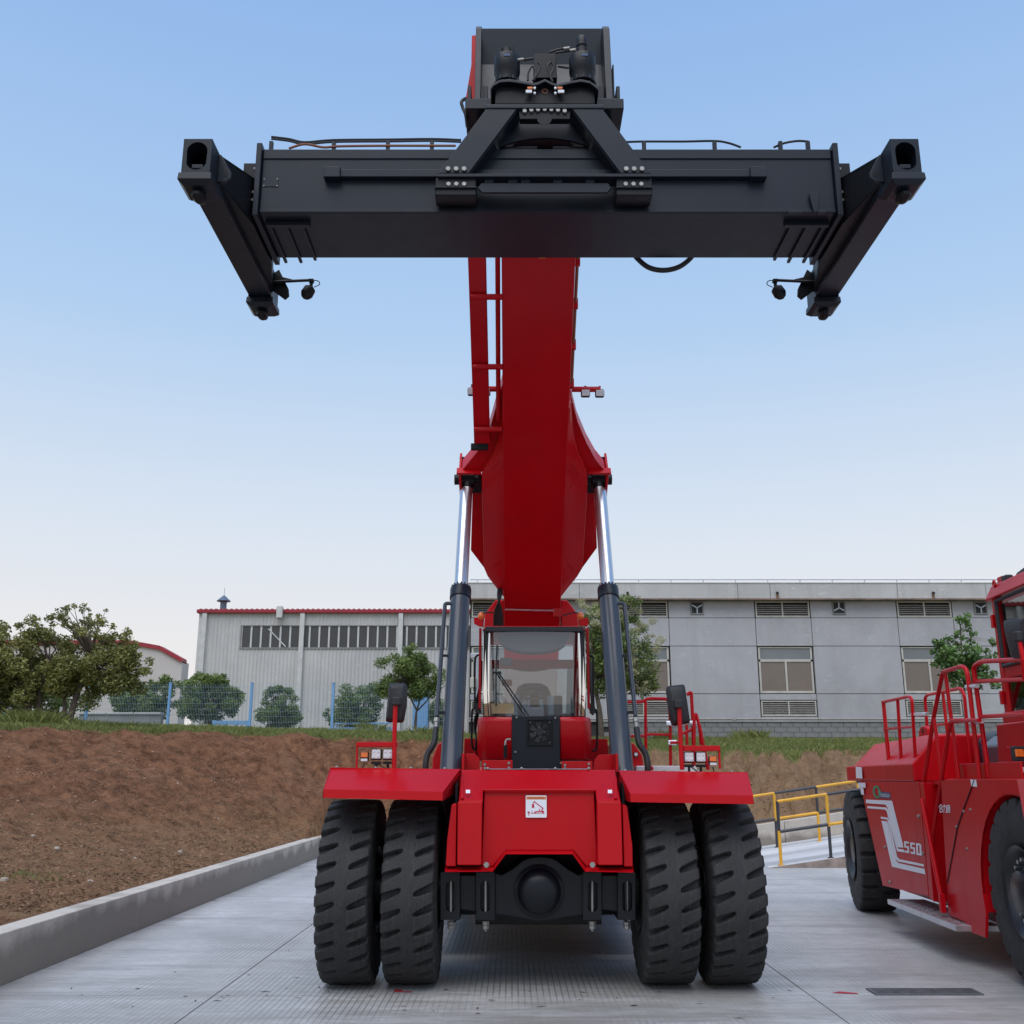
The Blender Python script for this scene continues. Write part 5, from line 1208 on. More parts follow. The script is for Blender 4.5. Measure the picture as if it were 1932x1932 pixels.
# ---- mirrors and lamp clusters on the fenders
def E3(zx, zy, Y): return W((720 + zx * 240 / 1932) * .91825, (1380 + zy * 240 / 1932) * .91825, Y)
def E4(zx, zy, Y): return W((1240 + zx * 260 / 1932) * .91825, (1380 + zy * 260 / 1932) * .91825, Y)
for s_, E, pole, body, boss, cl in ((-1, E3, [(722, 1600), (730, 1000), (748, 500)], [(640, 185), (900, 185), (925, 225), (915, 560), (870, 800), (840, 838), (600, 830), (575, 810), (610, 440), (632, 215)], (765, 490), None),
                                    (1, E4, [(1200, 1500), (1175, 1000), (1155, 520)], [(985, 235), (1000, 215), (1220, 190), (1250, 210), (1330, 750), (1320, 780), (1120, 822), (1070, 815), (1040, 740), (975, 270)], (1140, 495), None)):
    YM = 10.1
    mb = MB(); mb.tube([E(x, y, YM) for x, y in pole], .022, 12); ml_ = mb.build('mirror_pole', 'red', rs)
    pts = [E(x, y, YM + .05) for x, y in body]; cc = sum(pts, Vector()) / len(pts)
    mb = MB(); mb.loft([[p + Vector((0, .12, 0)) for p in pts], [p + Vector((0, .03, 0)) for p in pts], [cc + (p - cc) * .92 for p in pts], [cc + (p - cc) * .72 + Vector((0, -.022, 0)) for p in pts]])
    mb.build('mirror', 'plastic', ml_, .006, 40)
    mb = MB(); b0 = E(*boss, YM - .01); mb.obox(b0, (.085, .09, .085)); mb.build('mirror_clamp', 'plastic', ml_, .016)
    # cluster frame
    if s_ < 0: fr = ((100, 1165), (750, 1270), (100, 730)); lamps = ((425, 1370), (618, 1370)); am = (230, 1410)
    else: fr = ((1215, 1130), (1780, 1235), (1215, 1770)); lamps = ((1307, 1310), (1487, 1310)); am = (1672, 1362)
    a, b = E(*fr[0], YM + .03), E(*fr[1], YM + .03)
    mb = MB(); mb.box(a.x, b.x, YM + .01, YM + .20, b.z + .015, a.z); mb.build('lamp_guard', 'red', rs, .004)
    zf = 1.955
    for xq in ((a.x, a.x + .018),) if s_ < 0 else ((b.x - .018, b.x),):
        mb = MB(); mb.box(xq[0], xq[1], YM + .02, YM + .05, zf, b.z + .02); mb.build('guard_post', 'red', rs, .003)
    for k, (x, y) in enumerate(lamps):
        c = E(x, y, YM + .04); mb = MB(); mb.obox(c + Vector((0, .03, 0)), (.102, .06, .104)); lb = mb.build('headlamp', 'plastic', rs, .012)
        mb = MB(); mb.obox(c + Vector((0, -.004, .004)), (.086, .014, .088)); mb.build('lens', 'lens', lb, .008)
        mb = MB()
        for ux in (-.022, .022):
            for uz in (-.022, .022): mb.sphere(c + Vector((ux, -.008, uz + .004)), .011, 10, 6)
        mb.build('reflectors', 'white', lb)['kind'] = 'stuff'
        mb = MB(); mb.obox(c + Vector((0, .03, -.078)), (.09, .05, .025)); mb.cyl(c + Vector((0, .03, -.08)), c + Vector((0, .03, -.14)), .012, None, 8); mb.build('lamp_foot', 'black', lb)
    c = E(*am, YM + .04); mb = MB(); mb.obox(c + Vector((0, .02, 0)), (.078, .05, .088)); lb = mb.build('turn_signal', 'plastic', rs, .008)
    mb = MB(); mb.obox(c + Vector((0, -.008, .018)), (.066, .014, .046)); mb.build('amber_lens', 'amber', lb, .004)
    mb = MB(); mb.obox(c + Vector((0, -.008, -.03)), (.066, .014, .026)); mb.build('white_lens', 'lens', lb, .004)
    x1_, x2_ = (lamps[0][0] - 10, am[0])
    mb = MB(); mb.tube(curve_pts([c + Vector((0, .02, -.06)), c + Vector((0, .02, -.12)), E(*lamps[1], YM + .06) + Vector((0, 0, -.15)), E(*lamps[0], YM + .06) + Vector((0, 0, -.08))], 5), .006, 6); mb.build('lamp_cable', 'hose', rs)
# ---- side platform, ladder rails on the right of the machine
Yp_ = 12.6
def RT(pts, Y, r=.02, rad=.08, name='handrail'):
    mb = MB(); mb.tube(round_path([E4(x, y, Y) for x, y in pts], rad), r, 10); return mb.build(name, 'red', rs)
RT([(345, 465), (590, 465), (680, 410), (960, 415), (1005, 470), (1020, 800), (1025, 1440)], 13.2)
RT([(640, 440), (650, 1440)], 13.2)
RT([(390, 985), (600, 985), (690, 955), (1010, 965)], 13.2, .017)
RT([(1020, 1085), (1180, 1080)], 12.7, .018)
RT([(1275, 355), (1340, 305), (1365, 780), (1375, 1440)], 12.2)
RT([(1380, 1440), (1385, 690), (1410, 640), (1480, 900), (1600, 1500)], 11.9, .02, .05)
RT([(1270, 810), (1275, 1120)], 13.0, .02); RT([(1210, 950), (1350, 880)], 12.6, .018)
RT([(1470, 820), (1490, 1120)], 12.4, .02)
for q in ((1020, 790), (1380, 790), (1050, 1083)):
    c = E4(*q, 12.15 if q[0] > 1100 else 13.15); mb = MB(); mb.cyl(c + Vector((-.05, 0, 0)), c + Vector((.05, 0, 0)), .032, None, 10); mb.build('rail_clamp', 'alu', rs)
a, b = E4(440, 1440, 12.4), E4(1340, 1500, 12.4)
mb = MB(); mb.box(a.x, b.x, 12.0, 14.2, a.z - .08, a.z - .005); mb.build('platform', 'alu', rs, .004)
RT([(650, 1510), (660, 1460), (730, 1460), (745, 1500)], 12.0, .02, .05)
mb = MB(); c = E4(490, 1265, 12.3); mb.obox(c, (.05, .06, .05)); mb.build('platform_sensor', 'black', rs, .005)
mb = MB(); c = c + Vector((0, -.035, 0)); mb.cyl(c, c + Vector((0, -.01, 0)), .02, None, 12); mb.build('sensor_lens', 'lens', rs)
# red cover seen beside the cab
a, b = E4(-20, 1025, 12.9), E4(70, 1260, 12.9); mb = MB(); mb.box(a.x - .2, b.x, 12.9, 13.6, 1.6, a.z); mb.build('tool_box', 'red', rs, .01)
a, b = C5(325, 1480, 12.7), C5(395, 1650, 12.7); mb = MB(); mb.box(a.x, b.x + .05, 12.7, 13.5, 1.6, a.z); mb.build('tool_box', 'red', rs, .01)
# ================================================================== SECOND MACHINE (parked beside, seen along its side)
VA = R(3.5); EU = Vector((-math.sin(VA), -math.cos(VA), 0)); EV = Vector((math.cos(VA), -math.sin(VA), 0)); VP0 = Vector((5.05, 16.0, 0))
def Q(u, v, z): return VP0 + EU * u + EV * v + Vector((0, 0, z))
def S_(px, py, v=0.0):                     # sight line onto the machine's side plane
    d = ray(px, py); o = VP0 + EV * v; t = o.dot(EV) / d.dot(EV); p = d * t; return Vector((p.x, p.y, CAMH + p.z))
def A8(zx, zy, v=0.0): return S_(1469.2 + .4487 * zx, 1065.2 + .4487 * zy, v)
def D8(zx, zy, v=0.0): return S_(1634.5 + .154 * zx, 1469.2 + .154 * zy, v)
c0 = Q(3, 1.3, 0)
hv = thing('container_handler', 'red heavy container handler parked beside the reach stacker, numbered 550', 'handler truck', (c0.x, c0.y, 0))
TYRE2 = tyre_mesh('lug_tyre', 22, 0.10, .050, .035, (.026, .034), .55, .85, 1)
for v_ in TYRE2.vertices: pass
rb = MB(); rb.lathe((0, 0, 0), (1, 0, 0), [(-.27, .40), (-.285, .415), (-.275, .40), (-.25, .37), (-.22, .345), (-.20, .30), (-.205, .20), (-.25, .19), (-.26, .15), (-.26, .001)], 40, False)
rb.lathe((0, 0, 0), (1, 0, 0), [(-.15, .33), (.2, .33), (.24, .36), (.26, .40)], 40, False)
RIM2 = rb.mesh('deep_rim'); RIM2.materials.append(M['rim'])
nb = MB()
for k in range(18):
    a = 2 * math.pi * k / 18; nb.cyl((-.203, .265 * math.cos(a), .265 * math.sin(a)), (-.235, .265 * math.cos(a), .265 * math.sin(a)), .015, None, 6)
NUT2 = nb.mesh('rim_nuts'); NUT2.materials.append(M['steel'])
rb = MB(); rb.lathe((0, 0, 0), (1, 0, 0), [(-.27, .40), (-.285, .415), (-.275, .40), (-.25, .37), (-.20, .35), (-.17, .33), (-.165, .24), (-.20, .23), (-.21, .20), (-.30, .19), (-.32, .16), (-.32, .001)], 40, False)
rb.lathe((0, 0, 0), (1, 0, 0), [(-.05, .33), (.2, .33), (.24, .36), (.26, .40)], 40, False)
RIM3 = rb.mesh('drive_rim'); RIM3.materials.append(M['rim'])
nb = MB()
for k in range(20):
    a = 2 * math.pi * k / 20; nb.cyl((-.166, .29 * math.cos(a), .29 * math.sin(a)), (-.24, .29 * math.cos(a), .29 * math.sin(a)), .021, .019, 8)
NUT3 = nb.mesh('drive_nuts'); NUT3.materials.append(M['chrome'])
nb2 = nb = None
for (u, v, flip, st, rm, nu) in ((-.02, .27, 0, R(6), RIM2, NUT2), (-.02, 2.45, 1, R(6), RIM2, NUT2), (6.02, .28, 0, 0, RIM3, NUT3), (6.02, 2.45, 1, 0, RIM3, NUT3)):
    w = link('wheel', rm, None, hv); w.location = Q(u, v, .85); w.rotation_euler = (.13 * u, 0, -VA - st + (math.pi if flip else 0))
    link('tyre', TYRE2, None, w); link('wheel_nuts', nu, None, w)['kind'] = 'stuff'
def uplate(pts, v, th=.04):                # polygon in (u, z) on the side plane
    mb = MB(); mb.plate([Q(u, v, z) for u, z in pts], EV * th); return mb
# inner body mass, underside lowered to keep light off the ground beneath
mb = MB(); mb.hexa([Q(.75, .25, .42), Q(5.0, .25, .42), Q(5.0, 2.45, .42), Q(.75, 2.45, .42), Q(.5, .25, 1.80), Q(5.0, .25, 1.80), Q(5.0, 2.45, 1.80), Q(.5, 2.45, 1.80)]); mb.build('chassis', 'red', hv, .02)
mb = MB(); mb.hexa([Q(.2, .7, .8), Q(1.0, .7, .8), Q(1.0, 2.0, .8), Q(.2, 2.0, .8), Q(.1, .1, 1.84), Q(1.0, .1, 1.84), Q(1.0, 2.6, 1.84), Q(.1, 2.6, 1.84)]); mb.build('rear_frame', 'black', hv, .02)
mb = MB(); mb.cyl(Q(-.02, .2, .85), Q(-.02, 2.5, .85), .16, None, 20); mb.build('rear_axle', 'axle', hv)
mb = MB(); mb.cyl(Q(6.02, .2, .85), Q(6.02, 2.5, .85), .22, None, 20); mb.build('front_axle', 'axle', hv)
# numbered side panel
side = uplate([(.73, 1.83), (3.39, 1.83), (3.33, .54), (1.46, .48)], 0).build('side_panel', 'red', hv, .006, 35, None, 'red side panel with white angular stripes and number 550')
def deco(pts, d=.004, mat='white', name='stripe', par=None):
    mb = MB(); mb.plate([D8(x, y, 0) - EV * d for x, y in pts], -EV * .0015); return mb.build(name, mat, par or side)
deco([(0, 255), (318, 270), (455, 815), (458, 846), (388, 838), (372, 800), (262, 350), (240, 316), (0, 300)])
deco([(15, 335), (245, 352), (272, 388), (392, 858), (465, 868), (470, 903), (382, 888), (255, 402), (235, 378), (20, 362)])
deco([(180, 465), (262, 476), (286, 520), (382, 955), (410, 986), (705, 1048), (712, 1076), (396, 1014), (365, 985), (270, 525), (255, 498), (186, 490)])
deco([(190, 515), (258, 522), (270, 548), (366, 1000), (394, 1032), (715, 1105), (730, 1172), (320, 1078)])
def cell(x, y, w, h, sk, skx=.14):            # digit cell in the enlarged view
    return lambda a, b: (x + a * w + b * h * skx * .35, y + b * h + a * w * sk)
FIVE = [(0, 0), (1, 0), (1, .17), (.36, .17), (.36, .40), (1, .40), (1, 1), (0, 1), (0, .83), (.66, .83), (.66, .56), (0, .56)]
for x, y in ((468, 763), (542, 777)): deco([cell(x, y, 56, 140, .18)(a, b) for a, b in FIVE], .004, 'white', 'digit')
f = cell(614, 787, 62, 145, .18)
deco([f(a, b) for a, b in ((0, 0), (.8, 0), (1, .14), (1, 1), (.5, 1), (.5, .84), (.66, .84), (.66, .17), (.5, .17), (.5, 0))], .004, 'white', 'digit')
deco([f(a, b) for a, b in ((0, 0), (.49, 0), (.49, .17), (.34, .17), (.34, .84), (.49, .84), (.49, 1), (0, 1))], .0042, 'white', 'digit')
# emission badge
bd = deco([(150, 158), (296, 172), (300, 245), (152, 228)], .003, 'navy', 'badge')
mb = MB(); cc = D8(132, 162); ru, rz = .062, .062; out_ = []; inn = []
for k in range(20):
    a = 2 * math.pi * k / 20; out_.append(cc - EV * .005 + EU * .19 * math.cos(a) * 1.0 + Vector((0, 0, .085 * math.sin(a)))); inn.append(cc - EV * .005 + EU * .10 * math.cos(a) + Vector((0, 0, .055 * math.sin(a))))
for k in range(20): mb.plate([out_[k], out_[(k + 1) % 20], inn[(k + 1) % 20], inn[k]], -EV * .001)
mb.build('badge_ring', 'green', bd)
def text_on(body, o, ex, ey, mat, name, par, off):
    cu = bpy.data.curves.new(name, 'FONT'); cu.body = body; cu.size = 1; to = bpy.data.objects.new(name, cu); COL.objects.link(to)
    bpy.context.view_layer.update(); me = bpy.data.meshes.new_from_object(to.evaluated_get(bpy.context.evaluated_depsgraph_get()))
    bpy.data.objects.remove(to); xs_ = [v.co.x for v in me.vertices]; ys_ = [v.co.y for v in me.vertices]
    x0, x1, y0, y1 = min(xs_), max(xs_), min(ys_), max(ys_)
    for v in me.vertices: v.co = o + ex * ((v.co.x - x0) / (x1 - x0)) + ey * ((v.co.y - y0) / (y1 - y0)) + off
    me.materials.clear(); return link(name, me, mat, par)
o_ = D8(168, 218); text_on('EMISSION', o_, D8(288, 230) - o_, D8(170, 180) - o_, 'white', 'badge_text', bd, -EV * .006)
# white data stickers
for pts in ([(330, 850), (355, 852), (358, 900), (332, 898)], [(340, 917), (370, 918), (372, 938), (342, 937)], [(350, 938), (362, 940), (365, 968), (353, 966)]):
    mb = MB(); mb.plate([A8(x, y) - EV * .02 for x, y in pts], -EV * .002); mb.build('data_sticker', 'white', hv)
for q in ((590, 1058), (450, 1188), (470, 1335), (610, 1215)):
    p = A8(*q); mb = MB(); mb.cyl(p, p - EV * .02, .022, None, 8); mb.build('panel_bolt', 'steel', hv)
# recessed strip and step column
uplate([(3.40, 1.80), (4.05, 1.80), (4.1, .42), (3.35, .46)], .18).build('step_recess', 'red', hv, .004)
uplate([(3.42, 1.82), (3.56, 1.82), (3.50, .50), (3.36, .52)], -.002, .2).build('panel_return', 'red', hv, .006)
# fender panel with wheel arch
arch = [(6.02 + .98 * math.cos(a), .80 + .92 * math.sin(a)) for a in [math.pi * (1.08 - .98 * k / 18) for k in range(19)]]
fp = [(3.95, .42), (4.15, 1.84), (4.6, 1.86), (7.15, 1.86), (7.15, 1.35)] + arch[::-1][2:] + [(4.98, .32), (4.62, .32), (4.45, .40)]
mb = MB(); mb.plate([Q(u, 0, z) for u, z in fp], EV * .03); fend = mb.build('front_fender', 'red', hv, .004)
mb = MB()
for a, b in zip(arch, arch[1:]): mb.plate([Q(*(a[0], 0, a[1])), Q(b[0], 0, b[1]), Q(b[0], .62, b[1]), Q(a[0], .62, a[1])], (0, 0, .012))
mb.build('arch_liner', 'red', hv)
mb = MB(); mb.hexa([Q(4.1, .03, 1.80), Q(7.15, .03, 1.80), Q(7.15, .9, 1.80), Q(4.1, .9, 1.80), Q(4.15, .03, 1.86), Q(7.15, .03, 1.86), Q(7.15, .9, 1.90), Q(4.15, .9, 1.90)]); mb.build('fender_deck', 'red', hv, .01)
mb = MB(); mb.plate([Q(6.55, -.12, 1.50), Q(7.2, -.2, 1.50), Q(7.2, .0, 1.86), Q(6.2, .0, 1.86)], EV * .05); mb.build('fender_flare', 'red', hv, .006)
mb = MB(); mb.tube([A8(825, 905) - EV * .003, A8(778, 1030) - EV * .003, A8(752, 1110) - EV * .003, A8(710, 1340) - EV * .003], .008, 6); mb.build('panel_gap', 'black', hv)
for q in ((808, 1030), (750, 1102), (795, 1195), (780, 1037)):
    p = A8(*q); mb = MB(); mb.cyl(p, p - EV * .015, .014, None, 8); mb.build('panel_bolt', 'steel', hv)
mb = MB(); mb.plate([A8(808, 903) - EV * .004, A8(832, 905) - EV * .004, A8(836, 935) - EV * .004, A8(812, 932) - EV * .004], -EV * .002); mb.build('data_sticker', 'white', hv)
# maker's name in white strokes
def strokes(cellf, segs, w, mat='white', name='maker_mark'):
    mb = MB()
    for (x0, y0), (x1, y1) in segs:
        p, q = Vector((x0, y0)), Vector((x1, y1)); d = (q - p).normalized(); n_ = Vector((-d.y, d.x)) * w; p -= d * w; q += d * w
        mb.plate([D8(*cellf(a.x, a.y)) - EV * .006 for a in (p + n_, q + n_, q - n_, p - n_)], -EV * .0015)
    return mb.build(name, mat, fend)
strokes(cell(897, 315, 46, 90, .10), [((0, .35), (.5, 0)), ((.5, 0), (1, .35)), ((.3, .42), (.7, .42)), ((.15, .6), (.85, .6)), ((.15, .6), (.15, 1)), ((.85, .6), (.85, 1)), ((.15, 1), (.85, 1))], .055)
strokes(cell(945, 318, 44, 90, .10), [((.1, .2), (.95, .2)), ((.95, .2), (.95, 1)), ((.95, 1), (.7, 1)), ((.45, 0), (.45, .3)), ((.42, .3), (.15, 1))], .055)
strokes(cell(992, 322, 42, 90, .10), [((.05, .05), (.9, .05)), ((.05, .05), (.05, .95)), ((.3, .3), (.9, .3)), ((.3, .5), (.8, .5)), ((.3, .72), (.9, .72)), ((.05, .95), (.9, .95)), ((.9, .05), (.9, .95)), ((.55, .05), (.55, .72))], .06)
# steps
for zx, zy, w in ((725, 1213, 52), (710, 1328, 72)):
    a, b = A8(zx, zy, .1), A8(zx + w, zy + 2, .1)
    mb = MB(); mb.plate([a, b, b + Vector((0, 0, -.06)), a + Vector((0, 0, -.06))], EV * .2); sp = mb.build('step', 'red', hv)
    for k in range(6):
        p = a.lerp(b, (k + .2) / 6); mb = MB(); mb.obox(p + Vector((0, 0, .01)) + EV * .02, (.03, .05, .02)); mb.build('step_tooth', 'alu', sp)
mb = MB(); mb.hexa([Q(2.2, -.16, .33), Q(4.62, -.16, .33), Q(4.62, .3, .33), Q(2.2, .3, .33), Q(2.2, -.16, .39), Q(4.62, -.16, .39), Q(4.62, .3, .39), Q(2.2, .3, .39)]); plat = mb.build('foot_plate', 'alu', hv, .004)
tm = MB(); tm.obox((0, 0, 0), (.05, .012, .006)); TM = tm.mesh('tread_stud'); TM.materials.append(M['steel'])
for i in range(20):
    for j in range(5):
        o = link('tread_stud', TM, None, plat); o.location = Q(2.3 + i * .118, -.12 + j * .085, .393); o.rotation_euler.z = .8 if (i + j) % 2 else -.8
# rear hood: chamfered block
def hloop(u, z0, z1, z2, i0=0.0, i1=.33):
    z0 = 1.834
    return [Q(u, .0 + i0, z0), Q(u, .0 + i0, z1), Q(u, i1, z2), Q(u, 2.7 - i1, z2), Q(u, 2.7 - i0, z1), Q(u, 2.7 - i0, z0)]
mb = MB(); mb.loft([hloop(.03, 1.86, 2.04, 2.06), hloop(.48, 1.86, 2.04, 2.36), hloop(3.1, 1.86, 2.04, 2.40), hloop(3.2, 1.86, 2.04, 2.38)]); mb.build('rear_hood', 'red', hv, .02, 20)
# lifting lugs, dark boom lying behind the rails
mb = MB(); pts = [(590, 790), (588, 700), (597, 682), (610, 678), (622, 688), (628, 720), (630, 760), (625, 800)]
for dv in (.4, 1.2):
    mb = MB(); mb.plate([A8(x, y, dv) for x, y in pts], EV * .06); lg = mb.build('lifting_lug', 'red', hv, .01)
    c = A8(606, 700, dv); mb = MB(); mb.cyl(c - EV * .004, c + EV * .0, .03, None, 16); mb.build('lug_eye', 'black', lg)
mb = MB(); z0, z1 = A8(800, 850, .7).z, A8(800, 730, .7).z
def brm(u): return [Q(u, .62, z0 - .1), Q(u, .62, z0 + .22), Q(u, .78, z1), Q(u, 1.6, z1), Q(u, 1.75, z0 + .22), Q(u, 1.75, z0 - .1)]
mb.loft([brm(3.75), brm(6.3)]); mb.build('lowered_boom', 'barrel', hv, .03)
mb = MB(); c, c2 = Q(3.3, 1.0, z0 + .12), Q(3.76, 1.0, z0 + .12); mb.cyl(c, c2, .30, None, 28); mb.build('boom_drum', 'slate', hv, .02)
# deck between hood and cab
mb = MB(); mb.hexa([Q(3.2, .1, 1.80), Q(6.3, .1, 1.80), Q(6.3, 2.5, 1.80), Q(3.2, 2.5, 1.80), Q(3.2, .1, 1.845), Q(6.3, .1, 1.845), Q(6.3, 2.5, 1.845), Q(3.2, 2.5, 1.845)]); mb.build('deck', 'red', hv)
mb = MB(); a, b = A8(770, 852, .1), A8(985, 852, .1); mb.plate([a, b, b - Vector((0, 0, .05)), a - Vector((0, 0, .05))], EV * .5); mb.build('deck_tread', 'alu', hv, .004)
uplate([(4.35, 1.85), (6.1, 1.85), (6.1, 2.02), (4.5, 2.02)], .09, .02).build('deck_skirt', 'red', hv, .004)
# handrails
def HR(pts, v, r=.021, rad=.07):
    mb = MB(); mb.tube(round_path([A8(x, y, v) for x, y in pts], rad), r, 10); return mb.build('handrail', 'red', hv)
HR([(437, 578), (545, 555), (560, 562), (580, 905)], .08)
HR([(440, 575), (470, 905)], .08, .026); HR([(500, 566), (520, 905)], .08); HR([(442, 693), (565, 682)], .08, .015)
HR([(640, 905), (615, 560), (625, 548), (765, 520), (780, 545), (808, 845)], .65)
HR([(690, 538), (732, 905)], .65); HR([(632, 680), (800, 655)], .65, .015)
HR([(600, 985), (652, 640), (690, 452), (770, 427), (790, 440), (800, 500), (845, 900)], .05, .024)
HR([(700, 450), (758, 900)], .05); HR([(652, 640), (690, 905)], .05)
HR([(600, 985), (640, 1180), (692, 1440)], -.04, .026)
HR([(845, 655), (725, 655), (715, 700), (650, 1130), (648, 1190)], .02, .022)
HR([(885, 895), (818, 430), (850, 408), (1035, 398)], .10, .024); HR([(822, 492), (1035, 482)], .10); HR([(848, 640), (1035, 630)], .10)
for a, b, v in (((560, 632), (625, 628), .1), ((790, 514), (835, 510), .06), ((805, 662), (855, 658), .06)):
    mb = MB(); mb.cyl(A8(*a, v), A8(*b, v), .024, None, 10); mb.build('rail_clamp', 'alu', hv)
mb = MB(); a = A8(690, 1440, -.06); mb.obox(a + Vector((0, 0, .04)), (.06, .06, .2)); mb.build('rail_foot', 'red', hv, .008)
# cab at the front
cv = .45
def CB(zx, zy): p = A8(zx, zy, cv) - VP0; return p.dot(EU), p.z
uT, zT_ = CB(890, 140); uB, zB_ = CB(962, 640); zF = CB(985, 890)[1]
u0 = uT; u1 = u0 + 1.55; W2 = 1.35; zTop = zT_
for (ua, ub) in ((u0, u0 + .13), (u1 - .1, u1)):
    for dv in (0, W2 - .08):
        mb = MB(); mb.hexa([Q(ua, cv + dv, 1.9), Q(ub, cv + dv, 1.9), Q(ub, cv + dv + .08, 1.9), Q(ua, cv + dv + .08, 1.9), Q(ua, cv + dv, zTop), Q(ub, cv + dv, zTop), Q(ub, cv + dv + .08, zTop), Q(ua, cv + dv + .08, zTop)]); cb = mb.build('cab_pillar', 'red', hv, .02)
mb = MB(); mb.hexa([Q(u0 - .06, cv - .05, zTop - .03), Q(u1 + .05, cv - .05, zTop - .03), Q(u1 + .05, cv + W2 + .05, zTop - .03), Q(u0 - .06, cv + W2 + .05, zTop - .03), Q(u0 + .0, cv + .02, zTop + .13), Q(u1, cv + .02, zTop + .13), Q(u1, cv + W2 - .02, zTop + .13), Q(u0 + .0, cv + W2 - .02, zTop + .13)]); croof = mb.build('cab_roof', 'red', hv, .02)
zs = CB(950, 430)[1]; zs2 = CB(955, 470)[1]; zs3 = CB(965, 620)[1]
uplate([(u0 + .13, zs2 - .02), (u1 - .1, zs2 - .02), (u1 - .1, zs), (u0 + .13, zs)], cv + .005, .07).build('cab_waist', 'red', hv, .01)
uplate([(u0 - .02, 1.86), (u1, 1.86), (u1, zs3), (u0 - .02, zs3)], cv - .02, W2 + .04).build('cab_base', 'red', hv, .02)
uplate([(u0 - .06, 2.02), (u0 + .9, 2.02), (u0 + .9, zs3 - .12), (u0 + .0, zs3 - .12)], cv - .10, .1).build('cab_skirt', 'red', hv, .02)
mb = MB(); mb.plate([Q(u0 + .15, cv + .03, zs + .03), Q(u1 - .1, cv + .03, zs + .03), Q(u1 - .1, cv + .03, zTop - .1), Q(u0 + .15, cv + .03, zTop - .1)], EV * .006); mb.build('side_window', 'glass', hv)
mb = MB(); mb.plate([Q(u0 + .13, cv + .03, zs3), Q(u1 - .1, cv + .03, zs3), Q(u1 - .1, cv + .03, zs2 - .02), Q(u0 + .13, cv + .03, zs2 - .02)], EV * .006); mb.build('door_window', 'darkglass', hv)
for dv in (W2 - .05,):
    mb = MB(); mb.plate([Q(u0 + .15, cv + dv, zs3), Q(u1 - .1, cv + dv, zs3), Q(u1 - .1, cv + dv, zTop - .05), Q(u0 + .15, cv + dv, zTop - .05)], EV * .006); mb.build('far_window', 'glass', hv)
fr_ = [(u0 + .14, zs + .01), (u1 - .1, zs + .01), (u1 - .1, zTop - .06), (u0 + .14, zTop - .06)]
mb = MB()
for (a, b) in zip(fr_, fr_[1:] + fr_[:1]): mb.tube([Q(a[0], cv - .004, a[1]), Q(b[0], cv - .004, b[1])], .022, 8)
mb.build('window_seal', 'plastic', hv)
mb = MB(); mb.plate([Q(u1 - .02, cv + .08, zs3 + .02), Q(u1 - .02, cv + W2 - .08, zs3 + .02), Q(u1 - .02, cv + W2 - .08, zTop - .05), Q(u1 - .02, cv + .08, zTop - .05)], EU * .006); mb.build('windscreen', 'glass', hv)
mb = MB(); mb.hexa([Q(5.0, .95, .55), Q(7.3, .95, .55), Q(7.3, 1.85, .55), Q(5.0, 1.85, .55), Q(5.0, .95, 1.8), Q(7.3, .95, 1.8), Q(7.3, 1.85, 1.8), Q(5.0, 1.85, 1.8)]); mb.build('front_frame', 'red', hv, .02)
mb = MB(); mb.hexa([Q(4.1, 1.82, 1.80), Q(7.15, 1.82, 1.80), Q(7.15, 2.7, 1.80), Q(4.1, 2.7, 1.80), Q(4.15, 1.82, 1.90), Q(7.15, 1.82, 1.90), Q(7.15, 2.7, 1.86), Q(4.15, 2.7, 1.86)]); mb.build('fender_deck', 'red', hv, .01)
mb = MB(); mb.obox(Q((u0 + u1) / 2 + .1, cv + .7, zs3 + .45), (.5, .5, .9)); mb.build('cab_seat', 'seat', hv, .08)
for zz_ in (CB(905, 240)[1], CB(945, 560)[1]):
    p = Q(u0 + .04, cv - .02, zz_); mb = MB(); mb.obox(p, (.03, .05, .14)); mb.build('door_hinge', 'red', hv, .006)
# roof fittings
a = A8(940, 85, cv + .1); mb = MB(); mb.obox(a + Vector((0, 0, -.02)), (.05, .12, .22)); mb.build('roof_lamp_stay', 'red', croof, .01)
mb = MB(); mb.obox(A8(962, 68, cv + .1), (.09, .12, .12)); mb.build('roof_lamp', 'plastic', croof, .02)
mb = MB(); mb.plate([A8(x, y, cv + .15) for x, y in ((985, 95), (982, 70), (1000, 35), (1030, 12), (1060, 8), (1060, 75))], EV * .02); mb.build('light_bar_bracket', 'slate', croof, .006)
mb = MB(); rg = [A8(908, 100, cv) + EU * .03 * math.cos(a) + Vector((0, 0, .05 + .035 * math.sin(a))) for a in [k * .5236 for k in range(13)]]; mb.tube(rg, .01, 6); mb.build('roof_eye', 'red', croof)
# mirror on its arm
pts = [(945, 240), (952, 233), (1000, 225), (1024, 230), (1040, 330), (1036, 390), (985, 392), (975, 385), (948, 270)]
P3 = [A8(x, y, .05) for x, y in pts]; cc = sum(P3, Vector()) / len(P3); nf = Vector((-.6, -.8, 0))
mb = MB(); mb.loft([[p - nf * .08 for p in P3], P3, [cc + (p - cc) * .8 + nf * .03 for p in P3]]); mr_ = mb.build('mirror', 'plastic', hv, .008)
c = A8(1016, 305, .05); mb = MB(); mb.obox(c + nf * .05, (.09, .09, .10)); mb.build('mirror_clamp', 'plastic', mr_, .02)
mb = MB(); mb.tube([c + nf * .05, A8(1028, 400, .02), A8(1034, 480, .05)], .022, 10); mb.build('mirror_pole', 'red', mr_)
a = A8(1010, 795, .2); mb = MB(); mb.obox(a, (.12, .1, .14)); lb = mb.build('turn_signal', 'plastic', hv, .012)
mb = MB(); mb.obox(a + Vector((-.02, -.055, .005)), (.08, .02, .07)); mb.build('amber_lens', 'amber', lb, .005)
